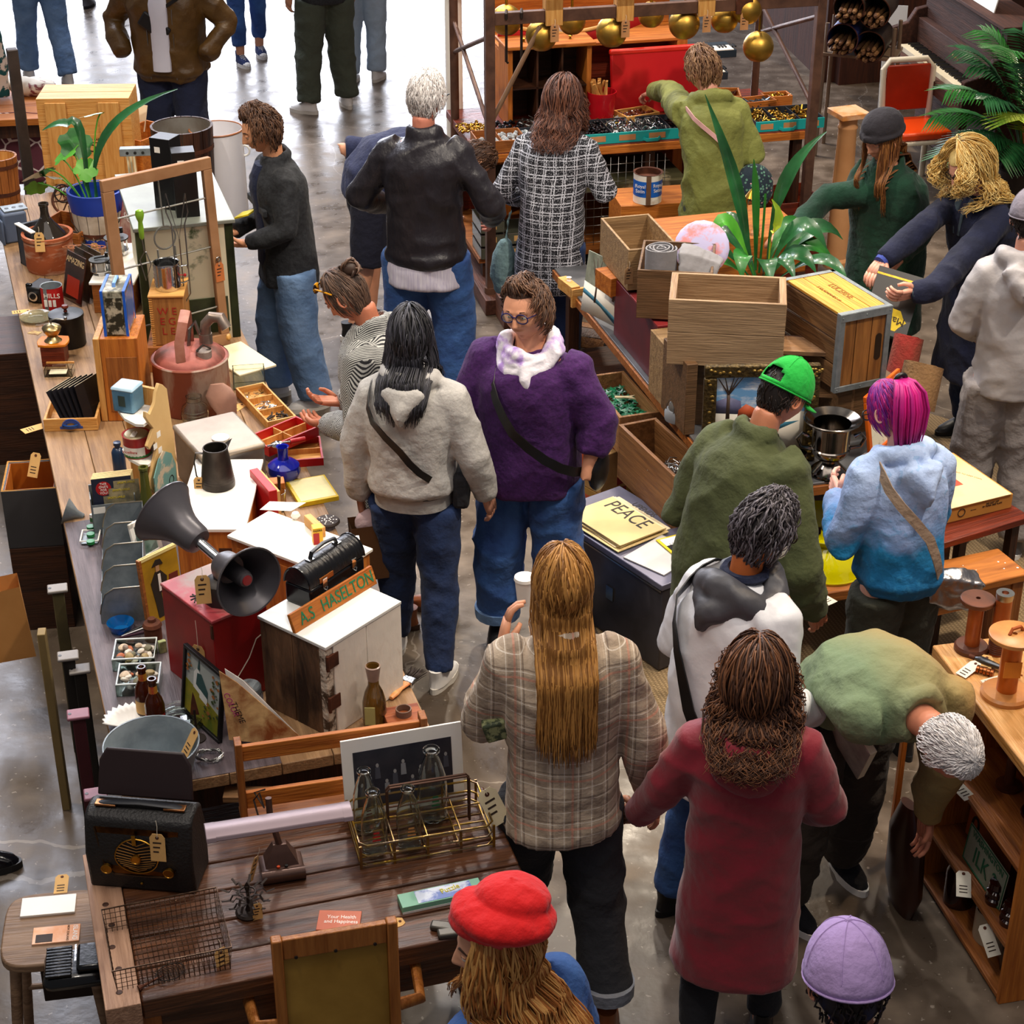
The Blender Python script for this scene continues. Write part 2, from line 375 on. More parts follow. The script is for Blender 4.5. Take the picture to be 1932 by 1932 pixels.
def hair_mesh(HM,sp,seed,body=None,fat=1.,lean=0):
 g=RG(seed);mb=MB()
 A=(.0745*fat+sp.get('th',.008),.095+sp.get('th',.008),.115+sp.get('th',.008))
 cz=0.0;gap=R(sp.get('gap',55));n=int(sp.get('n',150)*2.3);Ln=sp.get('L',.0);wave=sp.get('wave',.004);wf=sp.get('wf',40);r=sp.get('r',.005)*.55
 eb=R(sp.get('back',-38));es=R(sp.get('side',-10));ef=R(sp.get('front',38));seg=sp.get('seg',.022)
 def surf(a,e,k=1.):return V((cos(e)*sin(a)*A[0]*k,cos(e)*cos(a)*A[1]*k*(1 if cos(a)>0 else 1-.35*max(0,-sin(e))),sin(e)*A[2]*k+cz))
 def elow(a): # hairline elevation by azimuth (0 front)
  a=abs((a+PI)%(2*PI)-PI)
  if a<gap:return ef
  if a<PI*.5:t=(a-gap)/(PI*.5-gap);return ef+(es-ef)*min(1,t*1.6)
  t=(a-PI*.5)/(PI*.5);return es+(eb-es)*min(1,t*1.5)
 nu,nv=44,16;vs=[];fs=[]
 for i in rg(nv+1):
  for j in rg(nu):
   a=2*PI*j/nu;e=PI/2+(elow(a)-PI/2)*i/nv;k=1-.07*(i/nv)**6-max(0,sp.get('th',.008)-.010)*5
   vs.append(HM@surf(a,e,k+g.uniform(-.008,.008)))
 for i in rg(nv):
  for j in rg(nu):fs.append((i*nu+j,(i+1)*nu+j,(i+1)*nu+(j+1)%nu,i*nu+(j+1)%nu))
 mb.add(vs,fs)
 lift=sp.get('lift',.004);ln=sp.get('len',25);nm=sp.get('nm',2);px=sp.get('part',0.);flip=sp.get('sweep',0.)
 fwd=sp.get('fwd',0)
 for k in rg(n):
  mb.m(k%nm);a=g.uniform(-PI,PI);el=elow(a);ph=g.uniform(0,6.3);ph2=g.uniform(0,6.3)
  if Ln>0:
   if abs(a)<gap*.6:a=math.copysign(gap*.6+g.uniform(0,.5),a or 1)
   el=elow(a);j=g.uniform(.0,1.0);pts=[];e0=g.uniform(math.pi/2-.01,el+.2);e=e0;d=g.uniform(-.3,1)*lift
   while e>el-.05:pts.append(HM@surf(a+.12*sin(e*3+ph),e,1+d/.1));e-=.22
   if not pts:pts=[HM@surf(a,el)]
   p=HM@surf(a,el-.1,1.0+d/.1)
   fall=Ln*g.uniform(.8,1.0)*(sp.get('fl',1.)if abs(a)<PI*.45 else 1)
   s=0;out=(HM.to_3x3()@V((sin(a),cos(a),0))).normalized();out.z=0
   while s<fall:
    f=s/max(fall,.01)
    q=p+V((0,0,-s))+out*(sp.get('flare',.0)*sin(f*PI)*1.0)+V((g.uniform(-1,1),g.uniform(-1,1),0))*.0015
    if body:q=body(q)
    q=q+V((sin(s*wf+ph),cos(s*wf+ph2),0))*wave*(.3+f)
    pts.append(q);s+=seg
   m=len(pts)
   if m>1:mb.tube(pts,[((r*.6,r*.35)if i==0 else(r*(1-.75*(i/(m-1))**3),r*.5*(1-.6*(i/(m-1))**3)))for i in rg(m)],5)
  else:
   e=g.uniform(el+.02,PI/2);pts=[];st=5;sw=g.uniform(-.4,.4)+flip
   de=R(ln)*g.uniform(.7,1.2);fb=abs(a)<gap+.25
   if fb:de=-de*.9
   for i in rg(st+1):
    t=i/st;ee=e-de*t+(fwd*t if cos(a)>0 else 0);aa=a+sw*t*.6
    kk=1+(lift/.1)*(1.5 if fb else 1)*sin(t*PI*.8)*g.uniform(.7,1.3)+(sp.get('tipup',0)*t)
    pts.append(HM@(surf(aa,ee,kk)+V((sin(t*wf*.2+ph),cos(t*wf*.2+ph2),sin(t*9+ph)))*wave))
   mb.tube(pts,[r*.7,r,r,r*.9,r*.7,r*.25],5)
 return mb
def shoe(mb,p,yaw,sole=1,up=0,h=.09,s=1.,toe=.16,high=False):
 T0=mb.T;mb.T=T0@MT(p)@Euler((0,0,yaw)).to_matrix().to_4x4()@Matrix.Scale(s,4)
 mb.m(sole);out=[]
 for a in rg(24):
  t=2*PI*a/24;x=.046*sin(t);y=.125*cos(t)+.045
  if y<.03:x*=.82
  out.append((x,y))
 vs=[(x*1.03,y*1.0,0)for x,y in out]+[(x,y,.028)for x,y in out];n=24
 mb.add(vs,[tuple(rg(n)),tuple(rg(n,2*n))]+[(i,(i+1)%n,n+(i+1)%n,n+i)for i in rg(n)])
 mb.m(up);loft(mb,[((0,.045,.026),.043,.117,0),((0,.04,.045),.043,.108,0),((0,.015,.065),.038,.08,0),((0,-.015,.085),.033,.052,0),((0,-.028,.11 if not high else .16),.032,.042,0)],18)
 mb.T=T0
P0=P
def person(label,feet,top,f=0,w=1.,girth=1.,lean=0,head=(0,0,0),arms=None,legs=None,skinc='#d99a78',topw=None,bot=None,shoes=None,hair=None,face=False,seed=1,h=None,hat=None,armskin=None,brow='#3a2418',cut=None,dz=0,xw=None,vis='all',knee=None,extra=None,fatface=1.,curl=.5,name='person',group=None,headdrop=None):
 loc=P(feet[0],feet[1],dz);
 if h is None:
  h=(ZH(loc.y,top)-dz)
 s=h/1.70;le=R(lean)
 t=T(name,label,'person',loc,R(f),group)
 S=Matrix.Scale(s,4)
 hy,hn,ht=[R(a)for a in head] # yaw (left +), nod (down +), tilt
 c14,a14=spine(1.43,le);hp,ah=spine(1.50,le)
 HM=MT(hp)@Euler((0,0,0)).to_matrix().to_4x4()@MR(-(ah*.75),4,'X')@MR(hy,4,'Z')@MR(-hn,4,'X')@MR(ht,4,'Y')@MT((0,.022,.095))
 if arms is None:arms=(((-.265,-.03,1.12),(-.28,.05,.88)),((.265,-.03,1.12),(.28,.05,.88)))
 arms=list(arms);IM=(MT(loc)@MR(R(f),4,'Z')).inverted()
 for i in(0,1):
  q=list(arms[i])
  for j in(0,1):
   if len(q[j])==4:q[j]=tuple((IM@P0(*q[j][1:]))/s)
   elif abs(q[j][0])>.2 and w<1.35:q[j]=(q[j][0]*.9*min(1,w/1.04),)+tuple(q[j][1:])
  arms[i]=tuple(q)
 if legs is None:legs=((-.11,0,4),(.11,0,-4))
 sk=skin(skinc);lipm=mat('lips','#b06054',r=.45,var=.05)
 # --- body under the clothes, one skin
 mb=MB();mb.T=S
 def ts(z,rx,ry,yo=0):
  c,a=spine(z,le);return(c+V((0,yo,0)),rx*w*.86,ry*girth*.9,a)
 loft(mb,[ts(.84,.14,.09),ts(.92,.155,.10),ts(1.05,.14,.09),ts(1.2,.155,.10),ts(1.32,.17,.095),ts(1.38,.14,.08),ts(1.42,.07,.06)])
 nb=spine(1.38,le)[0];nt=HM@V((0,-.028,-.07))
 mb.tube([nb,(nb+nt)/2,nt],[.062*fatface,.055*fatface,.055*fatface],14)
 sh=[]
 for i,sd in enumerate((-1,1)):
  c,a=spine(1.355,le);sp=c+V((sd*.145*w,0,-.02));sh.append(sp);e,wr=[V(q)for q in arms[i][:2]]
  mb.tube([sp,sp.lerp(e,.5),e,e.lerp(wr,.35),wr],[.038,.040,.036,.037,.026],12)
  fx,fy,fw=legs[i];hp_=V((sd*.085*w,0,.88));an=V((fx,fy-.02,.07));kn=hp_.lerp(an,.5)+V((0,.03,0))if not knee else V(knee[i])
  mb.tube([hp_,hp_.lerp(kn,.5),kn,kn.lerp(an,.35),an],[.085,.07,.052,.052,.036],14)
 body=soft(mb,'body',sk,t,.014*s if vis=='all' else .016*s,5)
 hb=MB();hb.T=S
 if hair is not False or face:head_mesh(hb,HM,face,fatface)
 for i,sd in enumerate((-1,1)):
  e,wr=[V(q)for q in arms[i][:2]];opt=arms[i][2]if len(arms[i])>2 else{}
  if opt.get('hide'):continue
  d=V(opt.get('d',(wr-e)));pn=V(opt.get('n',(-sd,.2,0)))
  hand(hb,wr,d,pn,opt.get('s',1 if sd>0 else-1),opt.get('curl',curl),opt.get('sc',1.))
 hm=hb.mesh('h',[sk,lipm],sharp=None);ho=bpy.data.objects.new('h',hm);COL.objects.link(ho)
 import bmesh
 bm=bmesh.new();bm.from_mesh(body.data);bm.from_mesh(hm);bm.to_mesh(body.data);bm.free()
 body.data.materials.clear();body.data.materials.append(sk);body.data.materials.append(lipm)
 bpy.data.objects.remove(ho);bpy.data.meshes.remove(hm)
 body.data.polygons.foreach_set('use_smooth',[True]*len(body.data.polygons))
 if face:
  for sd in(-1,1):
   mb=MB();mb.T=S@HM
   mb.m(0).sph((sd*.031,.0775,.008),(.0135,.0115,.0115),14)
   mb.m(1).sph((sd*.031,.0795,.0075),(.0068,.0105,.0068),12)
   if face=='down':mb.m(2).sph((sd*.031,.0782,.0100),(.0142,.0125,.0118),14)
   else:mb.m(2).sph((sd*.031,.0765,.0135),(.0148,.0125,.0095),14)
   mb.o('eye',[mat('eye_white','#e8e2da',r=.25,var=0),mat('iris','#3b2a1c',r=.15,var=0),sk],t)
  mb=MB();mb.T=S@HM
  for sd in(-1,1):
   mb.tube([(sd*.013,.0905,.026),(sd*.026,.0905,.031),(sd*.040,.082,.030),(sd*.050,.073,.024)],[.0022,.0032,.0028,.001],6)
  mb.o('eyebrows',paint('brow_'+brow.strip('#'),brow,r=.9),t)
 # --- trousers
 if bot:
  mb=MB();mb.T=S;q=bot;ez=q.get('ease',1.);kr=q.get('knee',.075*ez);ar=q.get('ankle',.065*ez);az=q.get('az',.09);tr=min(q.get('thigh',.100)*ez,.118)*(w if w>1.3 else 1)
  loft(mb,[ts(.83,.145,.11),ts(.90,.178,.128),ts(.98,.165,.118),ts(1.02,.15,.105)])
  for i,sd in enumerate((-1,1)):
   fx,fy,fw=legs[i];hp_=V((sd*.098*w,0,.84));an=V((fx,fy-.02,.07));kn=hp_.lerp(an,.5)+V((0,.03,0))if not knee else V(knee[i])
   if az>.3:an2=kn.lerp(an,.0)+V((0,0,az-kn.z if az<kn.z else 0));pp=[hp_,hp_.lerp(kn,.5),kn];rr=[tr,(tr+kr)/2,kr]
   else:
    en=an+V((0,0,az-.07));pp=[hp_,hp_.lerp(kn,.5),kn,kn.lerp(en,.5),en];rr=[tr,(tr+kr)/2,kr,(kr+ar)/2,ar]
   mb.tube(pp,rr,16)
  soft(mb,q.get('name','trousers'),q['m'],t,.013*s,5,q.get('amp',.007)*1.5*s,fr=27/s,seed=seed+5,zs=1.6)
  if q.get('cuff'):
   for i in(0,1):
    mb=MB();mb.T=S;fx,fy,fw=legs[i];mb.tube([(fx,fy-.02,az),(fx,fy-.018,az+.045)],[ar+.006,ar+.007],18);mb.o('trouser_cuff',q['cuff'],t)
 if shoes:
  for i in(0,1):
   fx,fy,fw=legs[i];mb=MB();mb.T=S;shoe(mb,V((fx,fy-.02,0)),R(fw),1,0,high=shoes.get('high'))
   if shoes.get('lace'):
    mb.m(2);T0=mb.T;mb.T=T0@MT((fx,fy-.02,0))@Euler((0,0,R(fw))).to_matrix().to_4x4()
    for k in rg(5):mb.tube([(-.024,.03+k*.017,.083-k*.007),(0,.035+k*.017,.09-k*.0075),(.024,.03+k*.017,.083-k*.007)],.0035,5)
    if shoes.get('cap'):mb.sph((0,.125,.032),(.034,.035,.02),12)
    mb.T=T0
   mb.o('shoe',[shoes['m'],shoes['sole'],shoes.get('lace')or shoes['sole']],t)
 # --- upper garment
 if topw:
  q=topw;ez=q.get('ease',1.);hem=q.get('hem',.82);fl=q.get('flare',1.)
  mb=MB();mb.T=S;gx=w*ez*.88;gy=girth*ez*.93
  def g_(z,rx,ry,yo=0):
   c,a=spine(z,le);return(c+V((0,yo,0)),rx*gx,ry*gy,a)
  secs=[]
  z=hem
  if hem<.84:
   k=3 if hem<.7 else 2
   for i in rg(k):
    zz=hem+(.86-hem)*i/k;ff=1+(fl-1)*(1-i/k);secs.append(g_(zz,.190*ff,.142*ff))
  for zz,rx,ry in((.86,.192,.142),(.95,.188,.140),(1.05,.182,.132),(1.17,.192,.135),(1.27,.203,.138),(1.33,.188,.124),(1.37,.150,.104),(1.40,.105,.085),(1.425,.078,.072)):
   if zz>hem+.01:secs.append(g_(zz,rx,ry)if zz<1.39 or w<1.3 else g_(zz,rx*1.1,ry*1.02))
  if q.get('gather'):
   c,rx,ry,a=secs[0];secs[0]=(c,rx*.9,ry*.9,a);secs.insert(1,(spine(hem+.045,le)[0],rx*.92,ry*.92,spine(hem+.045,le)[1]));secs.insert(2,(spine(hem+.075,le)[0],rx*1.06,ry*1.06,spine(hem+.075,le)[1]))
  loft(mb,secs,26)
  sl=q.get('sleeve',1.);sr=q.get('sr',1.)*ez*.84
  for i,sd in enumerate((-1,1)):
   e,wr=[V(x)for x in arms[i][:2]];sp=spine(1.345,le)[0]+V((sd*.165*gx,0,0));sp2=spine(1.365,le)[0]+V((sd*.12*gx,0,0))
   end=e.lerp(wr,sl*.98 if sl<=1 else 1.)if sl>.5 else sp.lerp(e,.9)
   if sl>.5:mb.tube([sp2,sp,sp.lerp(e,.45),e,e.lerp(end,.5),end],[.066*sr,.074*sr,.069*sr,.063*sr,.057*sr,.047*q.get('cuffr',1.)*sr],16)
   else:mb.tube([sp2,sp,sp.lerp(e,.5),end],[.075*sr,.078*sr,.070*sr,.068*sr],16)
  if q.get('hood'):
   ring=[];
   for k in rg(13):
    a=PI*(k/12)*1.3-.15*PI;c,aa=spine(1.425,le);x=cos(a)*.098;y=-sin(a)*.085
    ring.append(c+V((x,y*cos(aa),-y*sin(aa)+.012)))
   mb.tube(ring,[.022]+[.036]*11+[.022],10)
   if q['hood']>1:
    c,aa=spine(1.36,le);yy=-.105;mb.tube([c+V((-.06,yy,.05)),c+V((0,yy-.05,-.03)),c+V((.06,yy,.05))],[.05,.075,.05],12)
    mb.tube([c+V((0,yy+.0,.05)),c+V((0,yy-.025,-.02)),c+V((0,yy-.01,-.1))],[.08,.07,.02],12)
  if q.get('collar'):
   c,aa=spine(1.43,le);ring=[]
   for k in rg(18):
    a=2*PI*k/18;x=cos(a)*.075;y=sin(a)*.070;ring.append(c+V((x,y*cos(aa)-.008,-y*sin(aa)+.012+(.012 if y<0 else-.012))))
   mb.tube(ring,[(.013,.030)]*18,8,closed=True)
  soft(mb,q.get('name','jacket'),q['m'],t,.012*s,q.get('it',6),q.get('amp',.009)*1.6*s,fr=q.get('fr',22)/s,seed=seed,zs=q.get('zs',1.))
  if q.get('rib'):
   mb=MB();mb.T=S;c,rx,ry,a=secs[0];
   c0,a0=spine(hem-.012,le);c1,a1=spine(hem+.05,le)
   loft(mb,[(c0,rx*.97,ry*.97,a0),(c0,rx*1.02,ry*1.02,a0),(c1,rx*1.03,ry*1.03,a1),(c1,rx*.97,ry*.97,a1)],30)
   mb.o('waistband',q['rib'],t)
  if q.get('inner'):
   mb=MB();mb.T=S;hx=q.get('ihw',.06);sec=[]
   zz=q.get('ibot',.86)
   for z,ry in((zz,.142),(1.0,.136),(1.15,.134),(1.28,.138),(1.36,.115),(1.41,.09)):
    if z<zz:continue
    c,a=spine(z,le);yy=ry*gy*q.get('iy',1.0);sec.append((c+V((0,yy-.022,0)),hx*(1 if z<1.3 else .8),.030,a))
   loft(mb,sec,16);mb.o(q.get('iname','shirt'),q['inner'],t)
 ctx=dict(t=t,S=S,HM=HM,s=s,le=le,gx=w,gy=girth,spine=lambda z:spine(z,le),w=w,arms=arms,legs=legs)
 if hair:
  ez=(topw or{}).get('ease',1.)
  ny0=spine(1.45,le)[0].y+.01
  def push(q):
   if q.z<1.60 and abs(q.x)<.07 and q.y<ny0:q=V((q.x,min(q.y,ny0-.072),q.z))
   if q.z>1.475:return q
   best=spine(min(1.42,max(.9,q.z if lean<25 else 1.3)),le)[0];k=min(1,(1.46-q.z)/.09)
   rx=(.10+.105*k)*w*ez*.9;ry=(.075+.072*k)*girth*ez*.96;ry=max(ry,.15 if(topw or{}).get('hood')else .118);dx=q.x/rx;dy=(q.y-best.y)/ry
   if abs(dx)<1 and dx*dx+dy*dy<1.12:
    sg=1 if q.y>best.y+.035 else-1
    return V((q.x,best.y+sg*math.sqrt(max(.02,1.12-dx*dx))*ry,q.z))
   return q
  hm=hair_mesh(HM,hair,seed,push if hair.get('L')else None,fatface)
  hm.v=[tuple((S@V(v)))for v in hm.v]
  hm.o('hair',hair['m'],t,sharp=None)
 if hat:hat(ctx)
 if extra:extra(ctx)
 return ctx
# --- head-wear and carried bits
def cap(col_m,brim=1,yaw=0,tilt=0,ba=None,low=.03,brm=None,puff=1.):
 def f(c):
  mb=MB();mb.T=c['S']@c['HM']@MR(R(yaw),4,'Z')@MR(R(tilt),4,'X')
  pr=[]
  for i in rg(13):
   a=PI/2*i/12;pr.append((sin(a+.0001),cos(a)))
  T0=mb.T;mb.T=T0@MT((0,0,low-.022))@Matrix.Diagonal((.088*puff,.108*puff,.122*puff,1))
  if ba:
   vs=[];fs=[];n=36
   for r,z in pr:
    for j in rg(n):a=2*PI*j/n;vs.append((r*sin(a),r*cos(a),z))
   for i in rg(12):
    for j in rg(n):
     aa=(2*PI*(j+.5)/n);dev=abs(aa-PI)
     if dev<R(30)and 8<=i<=10 and(i>8 or dev<R(20)):continue
     fs.append((i*n+j,i*n+(j+1)%n,(i+1)*n+(j+1)%n,(i+1)*n+j))
   mb.add(vs,fs)
  else:mb.lathe(pr,36)
  mb.tor((0,0,0),1.,.025,2,36,6)
  mb.sph((0,0,1.0),(.09,.07,.04),8)
  for k in rg(6):a=k*PI/3+.52;mb.tube([(sin(e)*sin(a)*1.005,sin(e)*cos(a)*1.005,cos(e)*1.005)for e in[PI/2*q/12 for q in rg(11 if not ba or abs(a-PI)>.9 else 8)]],.012,5)
  mb.T=T0
  hm=mb.o('cap_crown',col_m,c['t'],fix=True)
  so=hm.modifiers.new('s','SOLIDIFY');so.thickness=.003
  if brim:
   mb=MB();mb.T=T0;vs=[];fs=[];n=14
   for k in rg(3):
    for j in rg(n+1):
     a=-R(62)+R(124)*j/n;rr=(.0,.5,1.)[k];ext=.07*cos(a*1.35)*rr*brim
     x=sin(a)*(.088+ext*.35);y=cos(a)*.108+ext;vs.append((x,y,low-.026-.010*rr*1.0-.9*x*x*2))
   for k in rg(2):
    for j in rg(n):fs.append((k*(n+1)+j,k*(n+1)+j+1,(k+1)*(n+1)+j+1,(k+1)*(n+1)+j))
   mb.add(vs,fs);b=mb.o('cap_brim',brm or col_m,c['t']);so=b.modifiers.new('s','SOLIDIFY');so.thickness=.004
 return f
def specs(m,lensm=None,w=.0):
 def f(c):
  mb=MB();mb.T=c['S']@c['HM']
  for sd in(-1,1):
   mb.m(0).tor((sd*.033,.097,.006),.023,.0028,1,20,6,sx=1.15,sy=.85)
   mb.tube([(sd*.059,.094,.012),(sd*.074,.06,.012),(sd*.08,.0,.008),(sd*.079,-.012,-.004)],.0022,6)
   mb.m(1).cyl((sd*.033,.0968,.006),(sd*.033,.0975,.006),.022,n=16)
  mb.m(0).tube([(-.011,.1,.012),(0,.103,.014),(.011,.1,.012)],.0022,6)
  mb.o('glasses',[m,M_glass],c['t'])
 return f
def strap(c,m,pts,wd=.018,name='bag_strap'):
 mb=MS(c);mb.tube(pts,[(wd,.003)]*len(pts),8);return mb.o(name,m,c['t'])
def wrapstrap(c,m,sd=1,z0=.95,w=1.,ez=1.08,wd=.016,both=True,name='bag_strap',zs=1.39):
 pts=[];ups=[]
 for k in rg(25):
  a=2*PI*k/24;x=cos(a)*sd;y=sin(a)
  f=(cos(a)+1)/2;z=z0+(zs-z0)*f**1.1
  cc,aa=c['spine'](z);rr=.2 if z<1.3 else .2-(z-1.3)*.7
  rx=rr*w*ez*c['gx'];ry=(.146 if z<1.3 else .146-(z-1.3)*.3)*ez*c['gy']
  q=cc+V((x*rx*(1. if x<0 else .62),y*ry*cos(aa),-y*ry*sin(aa)));pts.append(q)
 mb=MS(c);n=len(pts)-1;vs=[];fs=[]
 for k in rg(n):
  p=pts[k];d=(pts[(k+1)%n]-pts[k-1]).normalized();cc,aa=c['spine'](max(.8,p.z));o=(p-V((0,cc.y,p.z)));o=o.normalized()if o.length>.01 else V((0,0,1))
  s=d.cross(o).normalized()*wd
  for u,v in((-1,0),(1,0),(1,1),(-1,1)):vs.append(p+s*u+o*(.005*v))
 for k in rg(n):
  k2=(k+1)%n
  for j in rg(4):fs.append((k*4+j,k*4+(j+1)%4,k2*4+(j+1)%4,k2*4+j))
 mb.add(vs,fs);return mb.o(name,m,c['t'])
# ---- camera
cam=bpy.data.cameras.new('camera');co=bpy.data.objects.new('camera',cam);COL.objects.link(co);SC.camera=co
co.location=(0,0,CH);co.rotation_euler=(PI/2-CT,0,0);cam.sensor_width=36;cam.lens=36*CF/1932;cam.clip_end=200
SC.view_settings.view_transform='Standard';SC.view_settings.look='None';SC.view_settings.gamma=1;SC.view_settings.exposure=0.0
# ---- hall
def f_floor(nt,tc,b,c,c2):
 a=_noise(nt,tc,.9,6);d=_noise(nt,tc,6,8);e=_noise(nt,tc,60,3)
 r=nt.nodes.new('ShaderNodeValToRGB');r.color_ramp.elements[0].position=.32;r.color_ramp.elements[0].color=lin('#40362c')
 r.color_ramp.elements[1].position=.68;r.color_ramp.elements[1].color=lin('#7d6e5e')
 x=r.color_ramp.elements.new(.5);x.color=lin('#5c5044')
 s=_math(nt,'ADD',_math(nt,'MULTIPLY',a,.45),_math(nt,'MULTIPLY',d,.55));nt.links.new(s,r.inputs[0])
 sp=_math(nt,'GREATER_THAN',_noise(nt,tc,38,2),.69)
 v=nt.nodes.new('ShaderNodeTexVoronoi');v.feature='DISTANCE_TO_EDGE';v.inputs['Scale'].default_value=.28
 mp=nt.nodes.new('ShaderNodeMapping');nt.links.new(tc.outputs['Object'],mp.inputs[0])
 ad=nt.nodes.new('ShaderNodeVectorMath');ad.operation='MULTIPLY_ADD';nz=nt.nodes.new('ShaderNodeTexNoise');nz.inputs['Scale'].default_value=1.6;nz.inputs['Detail'].default_value=5
 nt.links.new(tc.outputs['Object'],nz.inputs['Vector']);nt.links.new(nz.outputs['Color'],ad.inputs[0]);ad.inputs[1].default_value=(.5,.5,0);nt.links.new(mp.outputs[0],ad.inputs[2]);nt.links.new(ad.outputs[0],v.inputs['Vector'])
 cr=_math(nt,'LESS_THAN',v.outputs['Distance'],.0007)
 o=_mix(nt,_math(nt,'MULTIPLY',sp,.35),r.outputs[0],lin('#c9beb0'));o=_mix(nt,_math(nt,'MULTIPLY',cr,.22),o,lin('#cfc4b6'))
 rr=nt.nodes.new('ShaderNodeMapRange');rr.inputs[1].default_value=.3;rr.inputs[2].default_value=.7;rr.inputs[3].default_value=.22;rr.inputs[4].default_value=.48
 nt.links.new(d,rr.inputs[0]);nt.links.new(rr.outputs[0],b.inputs['Roughness'])
 return o
fl=MB();fl.add([(-14,-3,0),(14,-3,0),(14,32,0),(-14,32,0)],[(0,1,2,3)])
fo=fl.o('floor',mat('concrete','#8a7d70',r=.4,bump=.06,bsc=25,fn=f_floor,var=0));fo['kind']='structure'
def wall(name,x0,y0,x1,y1,h,m,z0=0,th=.12):
 mb=MB();p=V((x0,y0,z0));d=V((x1-x0,y1-y0,0));n=V((-d.y,d.x,0)).normalized()*th
 mb.add([p,p+d,p+d+n,p+n]+[q+V((0,0,h))for q in(p,p+d,p+d+n,p+n)],[(0,3,2,1),(4,5,6,7),(0,1,5,4),(1,2,6,5),(2,3,7,6),(3,0,4,7)])
 o=mb.o(name,m);o['kind']='structure';return o
W_panel=mat('dark_panelling','#4b2413',col2='#2f150b',r=.95,sc=3,st=(12,12,1),bump=.2,bsc=8)
# ---- light: daylight from the open end of the hall, lamps under the roof
W=bpy.data.worlds.new('hall_air');SC.world=W;W.use_nodes=True;W.node_tree.nodes['Background'].inputs[0].default_value=lin('#cfcdd2');W.node_tree.nodes['Background'].inputs[1].default_value=.26
def area(name,loc,tgt,sx,sy,pw,c='#ffffff',spread=180):
 l=bpy.data.lights.new(name,'AREA');l.shape='RECTANGLE';l.size=sx;l.size_y=sy;l.energy=pw;l.color=lin(c)[:3];l.spread=R(spread)
 o=bpy.data.objects.new(name,l);COL.objects.link(o);o.location=loc;o.rotation_euler=(V(tgt)-V(loc)).to_track_quat('-Z','Y').to_euler();return o
def spot(name,loc,tgt,pw,ang,c='#ffffff',r=.12,bl=.35):
 l=bpy.data.lights.new(name,'SPOT');l.energy=pw;l.spot_size=R(ang);l.spot_blend=bl;l.color=lin(c)[:3];l.shadow_soft_size=r
 o=bpy.data.objects.new(name,l);COL.objects.link(o);o.location=loc;o.rotation_euler=(V(tgt)-V(loc)).to_track_quat('-Z','Y').to_euler();return o
area('open_door_daylight',(-5.5,31,3.2),(-3,12,0),11,6,3300,'#eef2ff')
area('skylight_daylight',(-5,18,9.5),(-4.5,16,0),7,6,1500,'#eef1ff')
for i,(x,y,tx,ty,pw,an,c)in enumerate((
 (-4.2,6.5,-1.6,8.6,1050,58,'#fff1dc'),
 (2.8,9.5,-1.0,6.2,900,50,'#fff3e2'),
 (-1.5,12.5,-1.2,9.0,900,60,'#fff3e6'),
 (3.5,5.0,1.2,8.2,1250,55,'#fff0dc'),
 (1.0,14.5,1.0,11.5,1300,62,'#ffeed6'),
 (3.8,7.2,1.7,6.0,520,42,'#ffdcae'),
 (.6,9.8,.3,6.0,620,50,'#fff4e6'),
 (-1.2,2.6,-.4,4.5,260,38,'#fff2e2'),
 (4.5,12.,3.2,12.6,800,60,'#ffe4c0'),
 )):
 spot('ceiling_lamp',(x,y,7.6),(tx,ty,.6),pw,an,c,r=.16)
area('roof_light_bank',(0,4,8.5),(0,7.5,0),8,5,330,'#fff4ea')
# ---- cloth patterns
def f_tweed(nt,tc,b,c,c2):
 x,y,z=_sep(nt,tc);u=_math(nt,'ADD',x,_math(nt,'MULTIPLY',_noise(nt,tc,9,2),.03));v=_math(nt,'ADD',z,_math(nt,'MULTIPLY',_noise(nt,tc,8,2),.02))
 a=_line(nt,u,.052,.10);a2=_line(nt,u,.052,.08,.22);g=_line(nt,v,.046,.12);g2=_line(nt,v,.046,.09,.30)
 k=_math(nt,'MAXIMUM',_math(nt,'MAXIMUM',a,a2),_math(nt,'MAXIMUM',g,g2));k=_math(nt,'MULTIPLY',k,_math(nt,'GREATER_THAN',_noise(nt,tc,190,1),.42))
 s=_math(nt,'MULTIPLY',_math(nt,'GREATER_THAN',_noise(nt,tc,150,1),.57),.35)
 return _mix(nt,_math(nt,'MAXIMUM',k,s),c,c2)
def f_beige(nt,tc,b,c,c2):
 x,y,z=_sep(nt,tc);o=c
 for(q,per,wd,off,col,st)in((x,.085,.34,0,'#8d7b68',.55),(z,.085,.34,0,'#8d7b68',.55),(x,.085,.05,.5,'#6f5e50',.7),(z,.085,.05,.5,'#6f5e50',.7),(x,.0425,.06,.15,'#efe4d4',.6),(z,.0425,.06,.15,'#efe4d4',.6),(x,.17,.04,.9,'#c47c66',.5),(z,.17,.04,.9,'#c47c66',.5)):
  o=_mix(nt,_math(nt,'MULTIPLY',_line(nt,q,per,wd,off),st),o,lin(col))
 return o
def f_herring(nt,tc,b,c,c2):
 x,y,z=_sep(nt,tc);t=_math(nt,'ADD',x,_math(nt,'MULTIPLY',y,.8));tri=_math(nt,'ABSOLUTE',_math(nt,'SUBTRACT',_math(nt,'FRACT',_math(nt,'MULTIPLY',t,1/.13)),.5))
 q=_math(nt,'ADD',_math(nt,'MULTIPLY',z,1.),_math(nt,'MULTIPLY',tri,.14));k=_line(nt,q,.0125,.5)
 return _mix(nt,k,c,c2)
